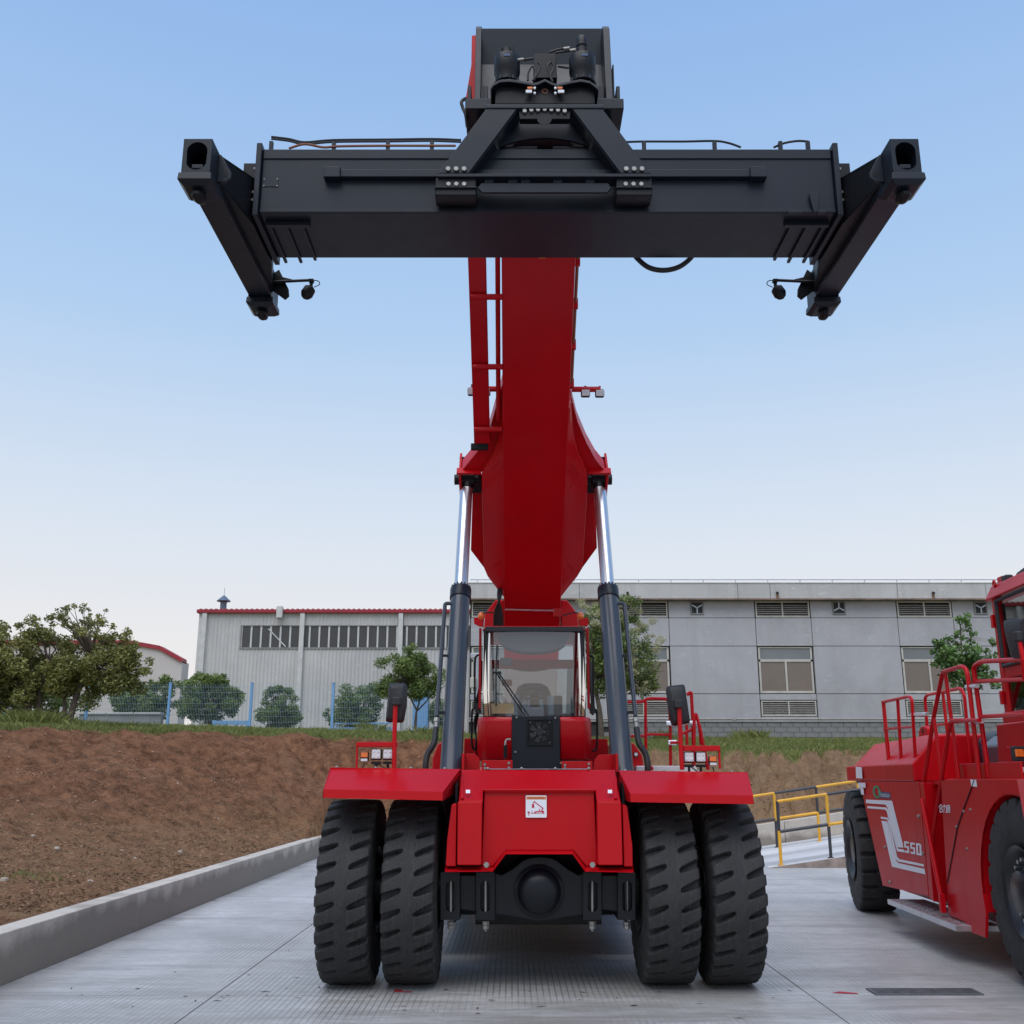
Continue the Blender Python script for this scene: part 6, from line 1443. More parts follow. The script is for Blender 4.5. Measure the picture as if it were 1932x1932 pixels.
for q in (((955, 765), (975, 770), (990, 870), (972, 860)),):
    mb = MB(); mb.plate([A8(x, y, .22) for x, y in q], EV * .02); mb.build('lamp_guard', 'red', hv, .004)
# ================================================================== BUILDINGS
def wall_mat(name, a, b, stain, streak=(1.5, 1.5, .12)):
    m, n, bs = new_mat(name); v = coords(n)
    f = noise_node(n, .5, 6, .65, v, .3); g = noise_node(n, 1.0, 6, .7, coords(n, streak)); h = noise_node(n, 2.2, 7, .8, coords(n, (1, 1, 2.5)), .8)
    c = mix_rgb(n, ramp(n, f, ((.35, 0), (.65, 1))), a, b)
    c = mix_rgb(n, ramp(n, g, ((.50, 0), (.70, .6))), c, stain)
    c = mix_rgb(n, ramp(n, h, ((.585, 0), (.66, .55))), c, tuple(min(1, x * 1.45) for x in b))
    n.links.new(c, bs.inputs['Base Color']); bs.inputs['Roughness'].default_value = .85; bump(n, bs, h, .1, .02); return m
M['grey_wall'] = wall_mat('grey_render', (.36, .355, .37), (.43, .425, .44), (.32, .315, .315))
M['parapet'] = wall_mat('parapet_render', (.42, .42, .41), (.50, .50, .49), (.33, .32, .29))
M['blockwall'] = wall_mat('grey_block', (.18, .18, .18), (.27, .27, .27), (.14, .14, .14))
M['frame'] = simple('cream_frame', (.50, .48, .43), .5)
M['louver'] = simple('louver_slat', (.34, .32, .29), .5, .2, 0, .2, 6)
M['recess'] = simple('dark_recess', (.035, .035, .035), .9)
M['rustline'] = simple('rusty_flashing', (.20, .13, .09), .8, 0, 0, .6, 1.2)
M['railgalv'] = simple('roof_rail', (.42, .44, .47), .5, .5)
BYR = 43.0
def R3(zx, zy, dy=0.0): return W(1046.8 + .2662 * zx, 1065.2 + .2662 * zy, BYR + dy)
zP1, zP0 = W(1430, 1101, BYR - .35).z, W(1430, 1130.5, BYR - .35).z
zr = [W(1430, y, BYR).z for y in (1130, 1165.6, 1219, 1309, 1359)]      # row lines
xw0, xw1 = W(1428, 1219, BYR).x, W(1534, 1219, BYR).x; PER = 6.0
gb = thing('grey_workshop', 'long grey rendered workshop with louvres, fans and brown windows', 'building', (8, BYR, 3.3))
xL, xR = W(886, 1200, BYR).x, xw0 + PER * 3 - .1
mb = MB(); mb.box(xL, xR, BYR + .22, BYR + 14, 2.6, zr[0] + .4); mb.build('core_wall', 'recess', gb)
mb = MB(); mb.box(xL - .05, xR, BYR - .30, BYR + 14.1, zP0 + .02, zP1 - .02); mb.build('roof_slab', 'parapet', gb)
def panel(x0, x1, z0, z1, mat='grey_wall', y=0.0, name='wall_panel'):
    g = .012; mb = MB(); mb.box(x0 + g, x1 - g, BYR + y, BYR + .2, z0 + g, z1 - g); return mb.build(name, mat, gb, .006)
bays = [k for k in range(-3, 3)]
for k in bays:
    a, b = xw0 + PER * k, xw1 + PER * k; c = a + PER
    a0, b0 = max(a, xL), max(b, xL)
    if b > xL + .2:
        panel(a0, b0, zr[2], zr[1])                           # panel over the window
        zl0 = W(1430, 1321, BYR).z; zl1 = W(1430, 1352, BYR).z
        panel(a0, b0, zl0, zr[3], name='sill_panel'); panel(a0, b0, zr[4], zl1, name='foot_panel')
        # top louvre and lower louvre
        for z0, z1 in ((zr[1] + .02, zr[0] - .10), (zl1 + .02, zl0 - .02)):
            mb = MB(); x0, x1 = a0 + .04, b0 - .04
            mb.box(x0, x1, BYR + .02, BYR + .1, z0, z0 + .05); mb.box(x0, x1, BYR + .02, BYR + .1, z1 - .05, z1)
            for xx in (x0, (x0 + x1) / 2 - .025, x1 - .05): mb.box(xx, xx + .05, BYR + .015, BYR + .1, z0 + .05, z1 - .05)
            lv = mb.build('louvre_frame', 'frame', gb)
            mb = MB(); nsl = int((z1 - z0 - .1) / .085)
            for i in range(nsl):
                z = z0 + .06 + i * .085; mb.hexa([(x0 + .05, BYR + .03, z), (x1 - .05, BYR + .03, z), (x1 - .05, BYR + .10, z + .05), (x0 + .05, BYR + .10, z + .05), (x0 + .05, BYR + .03, z + .012), (x1 - .05, BYR + .03, z + .012), (x1 - .05, BYR + .10, z + .062), (x0 + .05, BYR + .10, z + .062)])
            mb.build('louvre_slats', 'louver', lv)['kind'] = 'stuff'
        # window
        z0, z1 = zr[3] + .03, zr[2] - .03; zt_ = W(1430, 1246, BYR).z; x0, x1 = a0 + .05, b0 - .05; xm = (a + b) / 2
        mb = MB(); yb_ = BYR + .06
        mb.box(x0, x1, yb_, yb_ + .08, z0, z0 + .09); mb.box(x0, x1, yb_, yb_ + .08, zt_ - .05, zt_ + .05); mb.box(x0, x1, yb_, yb_ + .08, z1 - .05, z1)
        mb.box(x0, x0 + .08, yb_, yb_ + .079, z0 + .09, z1 - .05); mb.box(x1 - .08, x1, yb_, yb_ + .079, z0 + .09, z1 - .05)
        if xm > x0 + .1: mb.box(xm - .04, xm + .04, yb_, yb_ + .079, z0 + .09, zt_ - .05)
        wf = mb.build('window_frame', 'frame', gb, .006)
        mb = MB(); mb.box(x0 + .08, x1 - .08, yb_ + .04, yb_ + .05, zt_ + .05, z1 - .05); mb.build('pane', 'pane_top', wf)
        for q0, q1 in ((x0 + .08, xm - .04), (xm + .04, x1 - .08)):
            if q1 > q0 + .05: mb = MB(); mb.box(q0, q1, yb_ + .04, yb_ + .05, z0 + .09, zt_ - .05); mb.build('pane', 'pane', wf)
    if c > xL + .2:
        panel(max(b, xL), c, zr[2], zr[1]); panel(max(b, xL), c, zr[3], zr[2]); panel(max(b, xL), c, zr[4], zr[3]); panel(max(b, xL), c, zr[1], zr[0] - .05, y=.02)
        # exhaust fan
        fx = W(1315, 1147, BYR).x + PER * (k + 1) - PER * 0; fx = W(1315, 1147, BYR).x + PER * (k - (-1)); fz = W(1315, 1147, BYR).z; h = .28
        if b < fx < c:
            mb = MB()
            for q in ((fx - h, fx + h, fz + h * .8, fz + h), (fx - h, fx + h, fz - h, fz - h * .8)): mb.box(q[0], q[1], BYR - .03, BYR + .019, q[2], q[3])
            for q in ((fx - h, fx - h * .8), (fx + h * .8, fx + h)): mb.box(q[0], q[1], BYR - .029, BYR + .019, fz - h * .8, fz + h * .8)
            fo = mb.build('exhaust_fan', 'blockwall', gb, .008)
            mb = MB(); mb.box(fx - h * .82, fx + h * .82, BYR + .005, BYR + .018, fz - h * .82, fz + h * .82); mb.build('fan_opening', 'recess', fo)
            for q in range(3):
                a_ = math.pi / 2 + q * 2 * math.pi / 3 + math.pi * (q > 9); d = Vector((math.cos(a_ + math.pi), 0, math.sin(a_ + math.pi))); d = Vector((math.cos(a_), 0, math.sin(a_))) if k % 2 == 0 else d
                s2 = Vector((-d.z, 0, d.x)) * .025; c_ = Vector((fx, BYR - .035, fz)); mb = MB(); mb.plate([c_ + s2, c_ - s2, c_ - s2 + d * h * .85, c_ + s2 + d * h * .85], (0, .02, 0)); mb.build('fan_arm', 'railgalv', fo)
# block plinth
zb0 = 3.1; zt0 = zr[4] - .06; rows = 5; rh = (zt0 - zb0) / rows; bw = .52
bm_ = MB(); bm_.box(-bw / 2 + .008, bw / 2 - .008, -.03, .12, .007, rh - .007); BM = bm_.mesh('block'); BM.materials.append(M['blockwall'])
mb = MB(); mb.box(xL, xR, BYR + .0, BYR + .1, 2.6, zt0 + .0); mb.build('plinth', 'recess', gb)
cnt = 0; x = W(1150, 1380, BYR).x
while x < W(1932, 1380, BYR).x:
    for r in range(rows):
        o = link('block', BM, None, gb); o.location = (x + (bw / 2 if r % 2 else 0), BYR - .02, zb0 + r * rh); cnt += 1
    x += bw
mb = MB(); mb.box(xL, xR, BYR - .10, BYR + .1, zt0 + .002, zt0 + .05); mb.build('plinth_ledge', 'parapet', gb)
mb = MB(); mb.cyl((xL, BYR - .07, zt0 + .11), (xR, BYR - .07, zt0 + .11), .025, None, 8); mb.build('conduit', 'louver', gb)
mb = MB(); mb.box(W(1385, 1358, BYR).x - .06, W(1385, 1358, BYR).x + .06, BYR - .12, BYR - .02, zt0 + .05, zt0 + .17); mb.build('junction_box', 'louver', gb)
# parapet panels, flashing, spouts
xx = xL - .05
for x1 in [W(q, 1115, BYR - .35).x for q in (1093, 1392, 1453, 1693, 1860)] + [xR]:
    if x1 > xx + .3: mb = MB(); mb.box(xx + .01, x1 - .01, BYR - .36, BYR - .305, zP0 + .03, zP1); mb.build('parapet_panel', 'parapet', gb, .008)
    xx = x1
mb = MB(); mb.box(xL - .06, xR, BYR - .38, BYR - .2, zP1 + .002, zP1 + .05); mb.build('parapet_cap', 'parapet', gb, .006)
mb = MB(); mb.box(xL - .06, xR, BYR - .40, BYR - .0, zP0 - .03, zP0 + .015); mb.build('drip_flashing', 'rustline', gb)
for q in (1184, 1466, 1760):
    c = W(q, 1118, BYR - .37); mb = MB(); mb.cyl(c, c + Vector((0, -.12, -.04)), .05, None, 10); mb.build('rain_spout', 'recess', gb)
    mb = MB(); mb.box(c.x - .05, c.x + .07, BYR - .366, BYR - .361, zP0 + .03, c.z - .05); mb.build('rust_stain', 'rustline', gb)
# roof railing
rt = W(1430, 1092, BYR).z
mb = MB(); mb.cyl((xL, BYR + .2, rt), (xR, BYR + .2, rt), .022, None, 6); mb.build('roof_rail', 'railgalv', gb)
x = xL + .3
while x < xR: mb = MB(); mb.cyl((x, BYR + .2, zP1 - .05), (x, BYR + .2, rt), .02, None, 6); mb.build('rail_post', 'railgalv', gb); x += 1.38
# lamp and pipe on the workshop's end
c = W(896, 1237, 41.8)
t = thing('yard_lamp', 'small floodlight on a thin grey pole before the workshop corner', 'lamp', (c.x, 41.8, 3.3))
mb = MB(); mb.cyl((c.x + .1, 41.8, 3.2), (c.x + .1, 41.8, c.z), .06, None, 10); mb.build('pole', 'railgalv', t)
mb = MB(); mb.obox(c, (.36, .12, .22)); mb.build('lamp_head', 'railgalv', t, .03)
mb = MB(); mb.obox((c.x - .05, 41.7, c.z - 1.1), (.26, .15, .42)); mb.build('control_box', 'frame', t, .03)

# ---- corrugated shed on the left
M['sheet'] = wall_mat('pale_sheet', (.48, .475, .47), (.56, .55, .54), (.42, .41, .40), (2, 2, .08))
M['redtrim'] = simple('red_trim', (.30, .018, .03), .5, 0, 0, .15, 2)
M['sheettrim'] = simple('white_trim', (.55, .55, .54), .5)
M['slatevent'] = simple('vent_sheet', (.09, .13, .19), .5, 0, .2)
BYL = 60.0
def L2(zx, zy, dy=0.0): return W(348.9 + .2947 * zx, 1101.9 + .2947 * zy, BYL + dy)
lb = thing('corrugated_shed', 'white corrugated metal shed with red eaves and a ribbon of dark windows', 'building', (-14, BYL, 3))
xa, xb = L2(98, 190).x, L2(1880, 190).x; ze = L2(800, 188).z; zg1 = L2(800, 166).z
def corr(x0, x1, z0, z1, y):
    mb = MB(); pts = []; x = x0
    while x < x1 - .01:
        for dx, dy in ((0, 0), (.13, 0), (.15, -.035), (.20, -.035)):
            if x + dx < x1: pts.append((x + dx, y + dy))
        x += .22
    pts.append((x1, y)); lo = [mb.bm.verts.new((p[0], p[1], z0)) for p in pts]; hi = [mb.bm.verts.new((p[0], p[1], z1)) for p in pts]
    for i in range(len(pts) - 1): mb.bm.faces.new((lo[i], lo[i + 1], hi[i + 1], hi[i]))
    return mb
mb = MB(); mb.box(xa + .05, xb, BYL + .1, BYL + 30, 2, ze - .02); mb.build('core', 'sheet', lb)
zw1, zw0 = L2(800, 270).z, L2(800, 406).z; xwin = L2(365, 300).x
corr(xa, xb, zw1 + .05, ze, BYL).build('wall_sheet', 'sheet', lb, 0, 0); corr(xa, xb, 2.2, zw0 - .06, BYL).build('wall_sheet', 'sheet', lb, 0, 0); corr(xa, xwin - .05, zw0 - .06, zw1 + .05, BYL).build('wall_sheet', 'sheet', lb, 0, 0)
mb = MB(); mb.box(xa - .04, xa + .25, BYL - .05, BYL + .05, 2.2, ze); mb.build('corner_trim', 'sheettrim', lb, .01)
mb = MB(); mb.box(xa - .15, xb, BYL - .25, BYL + .3, ze, zg1); mb.build('eaves', 'redtrim', lb, .02)
mb = MB(); x = xa
while x < xb: mb.box(x, x + .14, BYL - .22, BYL + 3, zg1 + .001, zg1 + .045); x += .30
mb.build('roof_ribs', 'redtrim', lb)['kind'] = 'stuff'
mb = MB(); mb.box(xwin - .06, xb, BYL - .06, BYL + .06, zw0 - .10, zw0); mb.box(xwin - .06, xb, BYL - .06, BYL + .06, zw1, zw1 + .06); mb.box(xwin - .06, xwin + .02, BYL - .05, BYL + .05, zw0, zw1); wf = mb.build('window_band', 'blockwall', lb)
dps = [L2(125, 300).x, L2(752, 300).x, L2(1382, 300).x]
pw = (L2(1260, 300).x - L2(825, 300).x) / 7; x = xwin
while x < xb - .2:
    mb = MB(); mb.box(x + .05, x + pw - .05, BYL + .0, BYL + .01, zw0 + .0, zw1); mb.build('pane', 'pane_dark', wf)
    mb = MB(); mb.box(x - .05, x + .05, BYL - .03, BYL + .03, zw0, zw1); mb.build('mullion', 'sheettrim', wf); x += pw
mb = MB(); p, q = L2(540, 290, .2), L2(650, 405, .2); mb.tube([p + Vector((0, -.22, 0)), q + Vector((0, -.22, 0))], .04, 6); mb.build('brace', 'sheettrim', wf)
for x in dps:
    mb = MB(); mb.box(x - .14, x + .14, BYL - .22, BYL - .04, 2.6, ze); mb.build('downpipe', 'sheettrim', lb, .03)
c = L2(607, 180, -.4); mb = MB(); mb.obox(c, (.35, .3, .7)); mb.build('gutter_box', 'sheettrim', lb, .03)
c = L2(226, 165); ztp = L2(226, 60).z; zmd = L2(226, 103).z
mb = MB(); mb.lathe((c.x, BYL + .6, zg1 - .3), (0, 0, 1), [(0, .19), (zmd - zg1 + .25, .19), (zmd - zg1 + .3, .26), (zmd - zg1 + .32, .40), (zmd - zg1 + .35, .41), (ztp - zg1 + .3, .02)], 24); mb.build('roof_ventilator', 'slatevent', lb)
mb = MB(); mb.cyl((c.x, BYL + .6, ztp), (c.x, BYL + .6, ztp + .45), .012, None, 6); mb.build('lightning_rod', 'slatevent', lb)
# ---- far shed with red ridge line
M['farwall'] = simple('far_wall', (.52, .475, .46), .9, 0, 0, .05, .2)
fb = thing('far_shed', 'distant pale shed with thin red roof edge behind the trees', 'building', (-40, 95, 3))
P_ = [W(x, y, 95) for x, y in ((-40, 1214), (245, 1214), (301, 1224), (344, 1248), (340, 1310), (-40, 1310))]; P_[4].x = P_[3].x; P_[4].z = P_[5].z = 2
mb = MB(); mb.plate(P_, (0, 2, 0)); mb.build('wall', 'farwall', fb)
for a, b in zip(P_[:3], P_[1:4]):
    mb = MB(); mb.plate([a + Vector((0, -.2, -.1)), b + Vector((0, -.2, -.1)), b + Vector((0, -.2, .28)), a + Vector((0, -.2, .28))], (0, 1.5, 0)); mb.build('roof_edge', 'redtrim', fb)

# ================================================================== FENCE
M['fblue'] = simple('fence_blue', (.17, .36, .62), .5, 0, .1, .1, 2)
M['wire'] = simple('fence_wire', (.42, .55, .66), .5)
FY_ = 38.5
fen = thing('mesh_fence', 'blue welded mesh fence on square posts along the bank top', 'fence', (-9, FY_, 3.4))
xf0 = W(322, 1289, FY_).x; zf1 = W(475, 1289, FY_).z; posts = [xf0 + 3.03 * k for k in range(-4, 4)]
for x in posts:
    z0 = ground_z(x, FY_) - .15; mb = MB(); mb.box(x - .045, x + .045, FY_ - .045, FY_ + .045, z0, zf1); mb.build('post', 'fblue', fen, .008)
    mb = MB(); mb.box(x - .055, x + .055, FY_ - .055, FY_ + .055, zf1, zf1 + .03); mb.build('post_cap', 'fblue', fen, .006)
for xa_, xb_ in zip(posts, posts[1:] + [posts[-1] + 1.6]):
    z0 = min(ground_z(xa_, FY_), ground_z(xb_, FY_)) + .05; mb = MB(); x = xa_ + .06; w = .0034
    while x < xb_ - .05: mb.cyl((x, FY_, z0), (x, FY_, zf1 - .02), w, None, 3, False); x += .062
    z = z0 + .05; k = 0
    while z < zf1:
        mb.cyl((xa_ + .05, FY_ - .006, z), (xb_ - .05, FY_ - .006, z), w * 1.2, None, 3, False)
        z += .2
    mb.build('mesh_panel', 'wire', fen)
# things beyond the fence
t = thing('boundary_wall', 'low weathered grey concrete wall with capping behind the mesh fence', 'wall', (-17, 44, 3.3))
a, b = W(150, 1344, 44), W(305, 1344, 44); mb = MB(); mb.box(a.x, b.x, 44, 44.3, 3.0, a.z - .08); mb.build('wall', M['blockwall'], t, .01)
for k in range(3):
    x0 = a.x + (b.x - a.x) * k / 3; x1 = a.x + (b.x - a.x) * (k + 1) / 3; mb = MB(); mb.box(x0 + .02, x1 - .02, 43.92, 44.38, a.z - .078, a.z); mb.build('coping', 'parapet', t, .01)
def blue_rail(x0, x1, y, py, lab, n):
    p = W(x0, py, y); q = W(x1, py, y); g0 = ground_z(p.x, y); t = thing('blue_railing', lab, 'railing', ((p.x + q.x) / 2, y, g0))
    mb = MB(); mb.box(p.x, q.x, y - .04, y + .04, p.z - .08, p.z); mb.build('top_rail', 'fblue', t)
    mb = MB(); mb.box(p.x, q.x, y - .03, y + .03, g0 + .25, g0 + .31); mb.build('bottom_rail', 'fblue', t)
    for k in range(n):
        x = p.x + (q.x - p.x) * k / (n - 1); mb = MB(); mb.box(x - .06, x + .06, y - .055, y + .055, g0 - .2, p.z + .01); mb.build('post', 'fblue', t, .01)
blue_rail(632, 738, 40.2, 1372, 'low blue railing beneath the dark shrub beyond the mesh fence', 3)
blue_rail(404, 468, 41.0, 1360, 'short blue gate railing beyond the mesh fence beside the round tree', 4)
t = thing('blue_cabinet', 'tall blue metal cabinet behind the young tree', 'cabinet', (-5.6, 40, 3.4))
a, b = W(779, 1302, 40.5), W(806, 1391, 40.5); mb = MB(); mb.box(a.x, b.x, 40.5, 41.3, b.z - .3, a.z); mb.build('body', 'fblue', t, .02)
for k in range(5):
    mb = MB(); x = a.x + (b.x - a.x) * (k + .5) / 5; mb.box(x - .02, x + .02, 40.47, 40.498, b.z, a.z - .05); mb.build('rib', 'fblue', t)
for k, px in enumerate((118, 16)):
    p = W(px, 1340, 32.5); g0 = ground_z(p.x, 32.5); mb = MB(); mb.box(p.x - .07, p.x + .07, 32.43, 32.57, g0 - .1, p.z + .1)
    tag(mb.build('concrete_post', 'parapet', None, .01), 'squat pale concrete post %s' % ('beside the leaning trunk at the fence end' if k == 0 else 'in long grass left of the forked trunk'), 'post')

# ================================================================== TREES
def leaf_mat(name, a, b, c=None, trans=.25):
    m, n, bs = new_mat(name); at = n.nodes.new('ShaderNodeAttribute'); at.attribute_name = 'tint'
    col = mix_rgb(n, at.outputs['Fac'], a, b); n.links.new(col, bs.inputs['Base Color']); bs.inputs['Roughness'].default_value = .55
    out = n.nodes['Material Output']; tr = n.nodes.new('ShaderNodeBsdfTranslucent'); n.links.new(col, tr.inputs[0]); mx = n.nodes.new('ShaderNodeMixShader'); mx.inputs[0].default_value = trans
    n.links.new(bs.outputs[0], mx.inputs[1]); n.links.new(tr.outputs[0], mx.inputs[2]); n.links.new(mx.outputs[0], out.inputs[0]); return m
M['leaf_olive'] = leaf_mat('olive_leaf', (.105, .12, .032), (.33, .33, .095))
M['leaf_green'] = leaf_mat('green_leaf', (.065, .11, .032), (.22, .29, .085))
M['leaf_mid'] = leaf_mat('mid_leaf', (.07, .12, .03), (.24, .31, .08))
M['leaf_bright'] = leaf_mat('bright_leaf', (.055, .12, .03), (.19, .31, .08))
M['flower'] = leaf_mat('cream_blossom', (.30, .30, .15), (.55, .53, .32))
M['bark'] = simple('bark', (.11, .085, .065), .95, 0, 0, .4, 5, .03, .6, 20)
def leaves(clumps, n, size, rng, jit=1.0, flat=0.0, aspect=.5):
    vs_, fs_, tn = [], [], []
    tot = sum(c[1] ** 2 for c in clumps)
    for c, r in clumps:
        m_ = max(6, int(n * r * r / tot)); base = rng.uniform(-.25, .25)
        for _ in range(m_):
            d = Vector((rng.gauss(0, 1), rng.gauss(0, 1), rng.gauss(0, 1))).normalized() * (r * rng.random() ** .45)
            d.z *= .8; p = c + d
            a = Vector((rng.gauss(0, 1), rng.gauss(0, 1), rng.gauss(0, .6) - .3)).normalized(); b = a.cross(Vector((rng.gauss(0, 1), rng.gauss(0, 1), rng.gauss(0, 1)))).normalized()
            s = size * rng.uniform(.6, 1.25); k = len(vs_)
            vs_ += [p - a * s * .5, p + b * s * aspect * .5, p + a * s * .55, p - b * s * aspect * .5]; fs_.append((k, k + 1, k + 2, k + 3))
            tn.append(min(1, max(0, .5 + base + rng.uniform(-.35, .35))))
    return vs_, fs_, tn
def leaf_obj(name, data, mat, parent):
    vs_, fs_, tn = data; me = bpy.data.meshes.new(name); me.from_pydata([tuple(v) for v in vs_], [], fs_)
    at = me.attributes.new('tint', 'FLOAT', 'FACE'); at.data.foreach_set('value', tn)
    return link(name, me, mat, parent)
def tree(name, label, base, trunk, clumps, nleaf, size, mat, seed, lean=None, tr=.07, twigs=True, group=None, flowers=None, aspect=.5):
    rng = random.Random(seed); base = Vector(base); t = thing(name, label, 'tree' if 'shrub' not in name else 'shrub', base, 0, group)
    mb = MB()
    for path, r0 in trunk:
        p = curve_pts(path, 5); mb.tube(p, [r0 * (1 - .6 * i / len(p)) for i in range(len(p))], 9)
    tips = [q for path, _ in trunk for q in curve_pts(path, 5)[-int(len(path) * 2.2):]]
    for c, r in clumps:
        b = min(tips, key=lambda q: (q - c).length); mid = b.lerp(c, .5) + Vector((rng.uniform(-.1, .1), rng.uniform(-.1, .1), rng.uniform(0, .15)))
        mb.tube(curve_pts([b, mid, c], 4), [tr * .32 * (1 - .095 * i) for i in range(9)], 5)
        if twigs:
            for _ in range(5):
                d = Vector((rng.gauss(0, 1), rng.gauss(0, 1), rng.gauss(.5, .8))).normalized() * r * rng.uniform(.6, 1.0); mb.tube([c, c + d * .5 + Vector((0, 0, .03)), c + d], [tr * .10, tr * .07, tr * .04], 4)
    mb.build('trunk', 'bark', t)
    leaf_obj('crown', leaves(clumps, nleaf, size, rng, aspect=aspect), mat, t)
    if flowers: leaf_obj('blossom', leaves(flowers[0], flowers[1], flowers[2], rng), 'flower', t)
    return t
def blob(cx_, cy_, rx, ry, Y, n, r, seed, dy=.8, shell=.0, keep=None):
    """clump centres filling an ellipse given in picture pixels, at distance Y; depth about as wide"""
    rng = random.Random(seed); out = []; c = W(cx_, cy_, Y); ex_ = W(cx_ + rx, cy_, Y).x - c.x; ez = c.z - W(cx_, cy_ + ry, Y).z
    while len(out) < n:
        p = Vector((rng.uniform(-1, 1), rng.uniform(-1, 1), rng.uniform(-1, 1)))
        if p.length > 1 or p.length < shell: continue
        q = Vector((c.x + p.x * ex_, Y + p.y * ex_ * dy, c.z + p.z * ez))
        if keep is None or keep(p): out.append((q, r * rng.uniform(.7, 1.25)))
    return out
YT = 29.5
def gp(px, Y): x = W(px, 1365, Y).x; return Vector((x, Y, ground_z(x, Y)))
# left thicket
b = gp(62, YT)
tree('broadleaf_tree', 'olive green tree with forked pale trunk at the top of the bank', b, [([b + Vector((-.08, 0, -.2)), W(50, 1310, YT), W(38, 1255, YT)], .13), ([b + Vector((.15, 0, -.2)), W(75, 1310, YT), W(92, 1250, YT)], .10)],
     blob(70, 1262, 85, 62, YT, 46, .30, 1) + blob(60, 1195, 45, 30, YT, 12, .22, 2) + blob(20, 1300, 50, 40, YT + .5, 12, .30, 21), 15000, .105, 'leaf_olive', 1, tr=.08)
b = gp(128, YT - .3)
tree('broadleaf_tree', 'olive green tree with dark leaning trunk and sparse upper twigs beside the blue post', b, [([b + Vector((.0, 0, -.2)), W(142, 1320, YT), W(160, 1275, YT), W(170, 1240, YT)], .10), ([b + Vector((-.12, 0, -.2)), W(122, 1320, YT), W(118, 1270, YT)], .06)],
     blob(180, 1262, 75, 60, YT, 48, .30, 3) + blob(240, 1270, 42, 48, YT, 16, .24, 4) + blob(130, 1195, 85, 38, YT, 26, .17, 5) + blob(150, 1158, 60, 20, YT, 16, .10, 52) + blob(225, 1205, 40, 20, YT, 8, .17, 51) + blob(262, 1262, 22, 30, YT, 9, .15, 53), 17000, .10, 'leaf_olive', 2, tr=.075)
b = gp(-40, YT)
tree('broadleaf_tree', 'dense dark olive tree standing clear of the forked trunk, at the thicket edge', b, [([b + Vector((0, 0, -.2)), W(-38, 1300, YT), W(-35, 1230, YT)], .12)], blob(-38, 1235, 60, 80, YT, 40, .32, 6), 9000, .11, 'leaf_olive', 3)
b = gp(40, 36)
tree('broadleaf_tree', 'dark green round tree behind the forked trunk', b, [([b, W(30, 1280, 36)], .12)], blob(60, 1300, 120, 48, 36, 50, .4, 7), 9000, .13, 'leaf_green', 4)
# beyond the fence
b = gp(395, 42.5)
tree('round_tree', 'round dense green tree before the shed corner, tallest behind the fence', b, [([b + Vector((0, 0, -.2)), W(398, 1350, 42.5)], .13)], blob(393, 1318, 62, 42, 42.5, 60, .30, 8, 1) + blob(390, 1282, 40, 16, 42.5, 12, .2, 81, 1) + blob(440, 1320, 20, 30, 42.5, 10, .2, 82, 1), 15000, .12, 'leaf_mid', 5)
b = gp(295, 46)
tree('round_tree', 'dark green round tree behind the grey boundary wall', b, [([b + Vector((0, 0, -.2)), W(295, 1340, 46)], .13)], blob(280, 1325, 62, 38, 46, 55, .34, 9, 1) + blob(300, 1292, 40, 14, 46, 10, .22, 91, 1), 11000, .14, 'leaf_green', 6)
b = gp(525, 41)
tree('clipped_shrub', 'egg-shaped dark green shrub alone before the white shed wall', b, [([b + Vector((0, 0, -.2)), W(525, 1362, 41)], .07)], blob(527, 1352, 42, 26, 41, 40, .24, 10, 1) + blob(528, 1322, 28, 28, 41, 22, .20, 11, 1) + blob(532, 1298, 12, 8, 41, 4, .10, 111), 12000, .095, 'leaf_green', 7, twigs=False)
b = gp(678, 41)
tree('clipped_shrub', 'broad dark green shrub behind the low blue railing', b, [([b + Vector((0, 0, -.2)), W(678, 1362, 41)], .08)], blob(672, 1338, 60, 42, 41, 60, .28, 12, 1) + blob(712, 1300, 22, 18, 41, 9, .2, 13) + blob(625, 1350, 16, 14, 41, 6, .14, 131), 14000, .10, 'leaf_green', 8, twigs=False)
b = gp(838, 41.5)
tree('clipped_shrub', 'narrow green shrub tucked behind the slate lift cylinder', b, [([b + Vector((0, 0, -.2)), W(838, 1362, 41.5)], .08)], blob(836, 1350, 26, 36, 41.5, 24, .26, 14, 1), 6000, .10, 'leaf_green', 9, twigs=False)
b = gp(783, 35.5)
tree('young_tree', 'young tree with slim bare trunk and spreading crown beside the blue cabinet', b, [([b + Vector((0, 0, -.2)), W(784, 1360, 35.5), W(786, 1338, 35.5)], .065), ([W(786, 1340, 35.5), W(776, 1320, 35.5), W(764, 1300, 35.5)], .035), ([W(786, 1340, 35.5), W(792, 1320, 35.5), W(793, 1295, 35.5)], .035), ([W(786, 1342, 35.5), W(803, 1325, 35.5), W(815, 1310, 35.5)], .03)],
     blob(772, 1274, 64, 42, 35.5, 55, .27, 15, 1) + blob(782, 1238, 30, 20, 35.5, 10, .24, 16) + blob(728, 1302, 22, 16, 35.5, 8, .2, 17) + blob(815, 1295, 20, 20, 35.5, 8, .2, 18), 17000, .09, 'leaf_mid', 10, tr=.05)
b = gp(1135, 38)
cl = blob(1175, 1232, 66, 72, 38, 80, .32, 19, .9) + blob(1110, 1180, 36, 46, 38, 22, .28, 20, .9) + blob(1120, 1275, 36, 36, 38, 18, .28, 22) + blob(1200, 1290, 42, 26, 38, 14, .25, 23)
fl = blob(1180, 1212, 68, 76, 37.8, 55, .17, 24, .9) + blob(1112, 1172, 40, 42, 37.8, 26, .17, 25, .9)
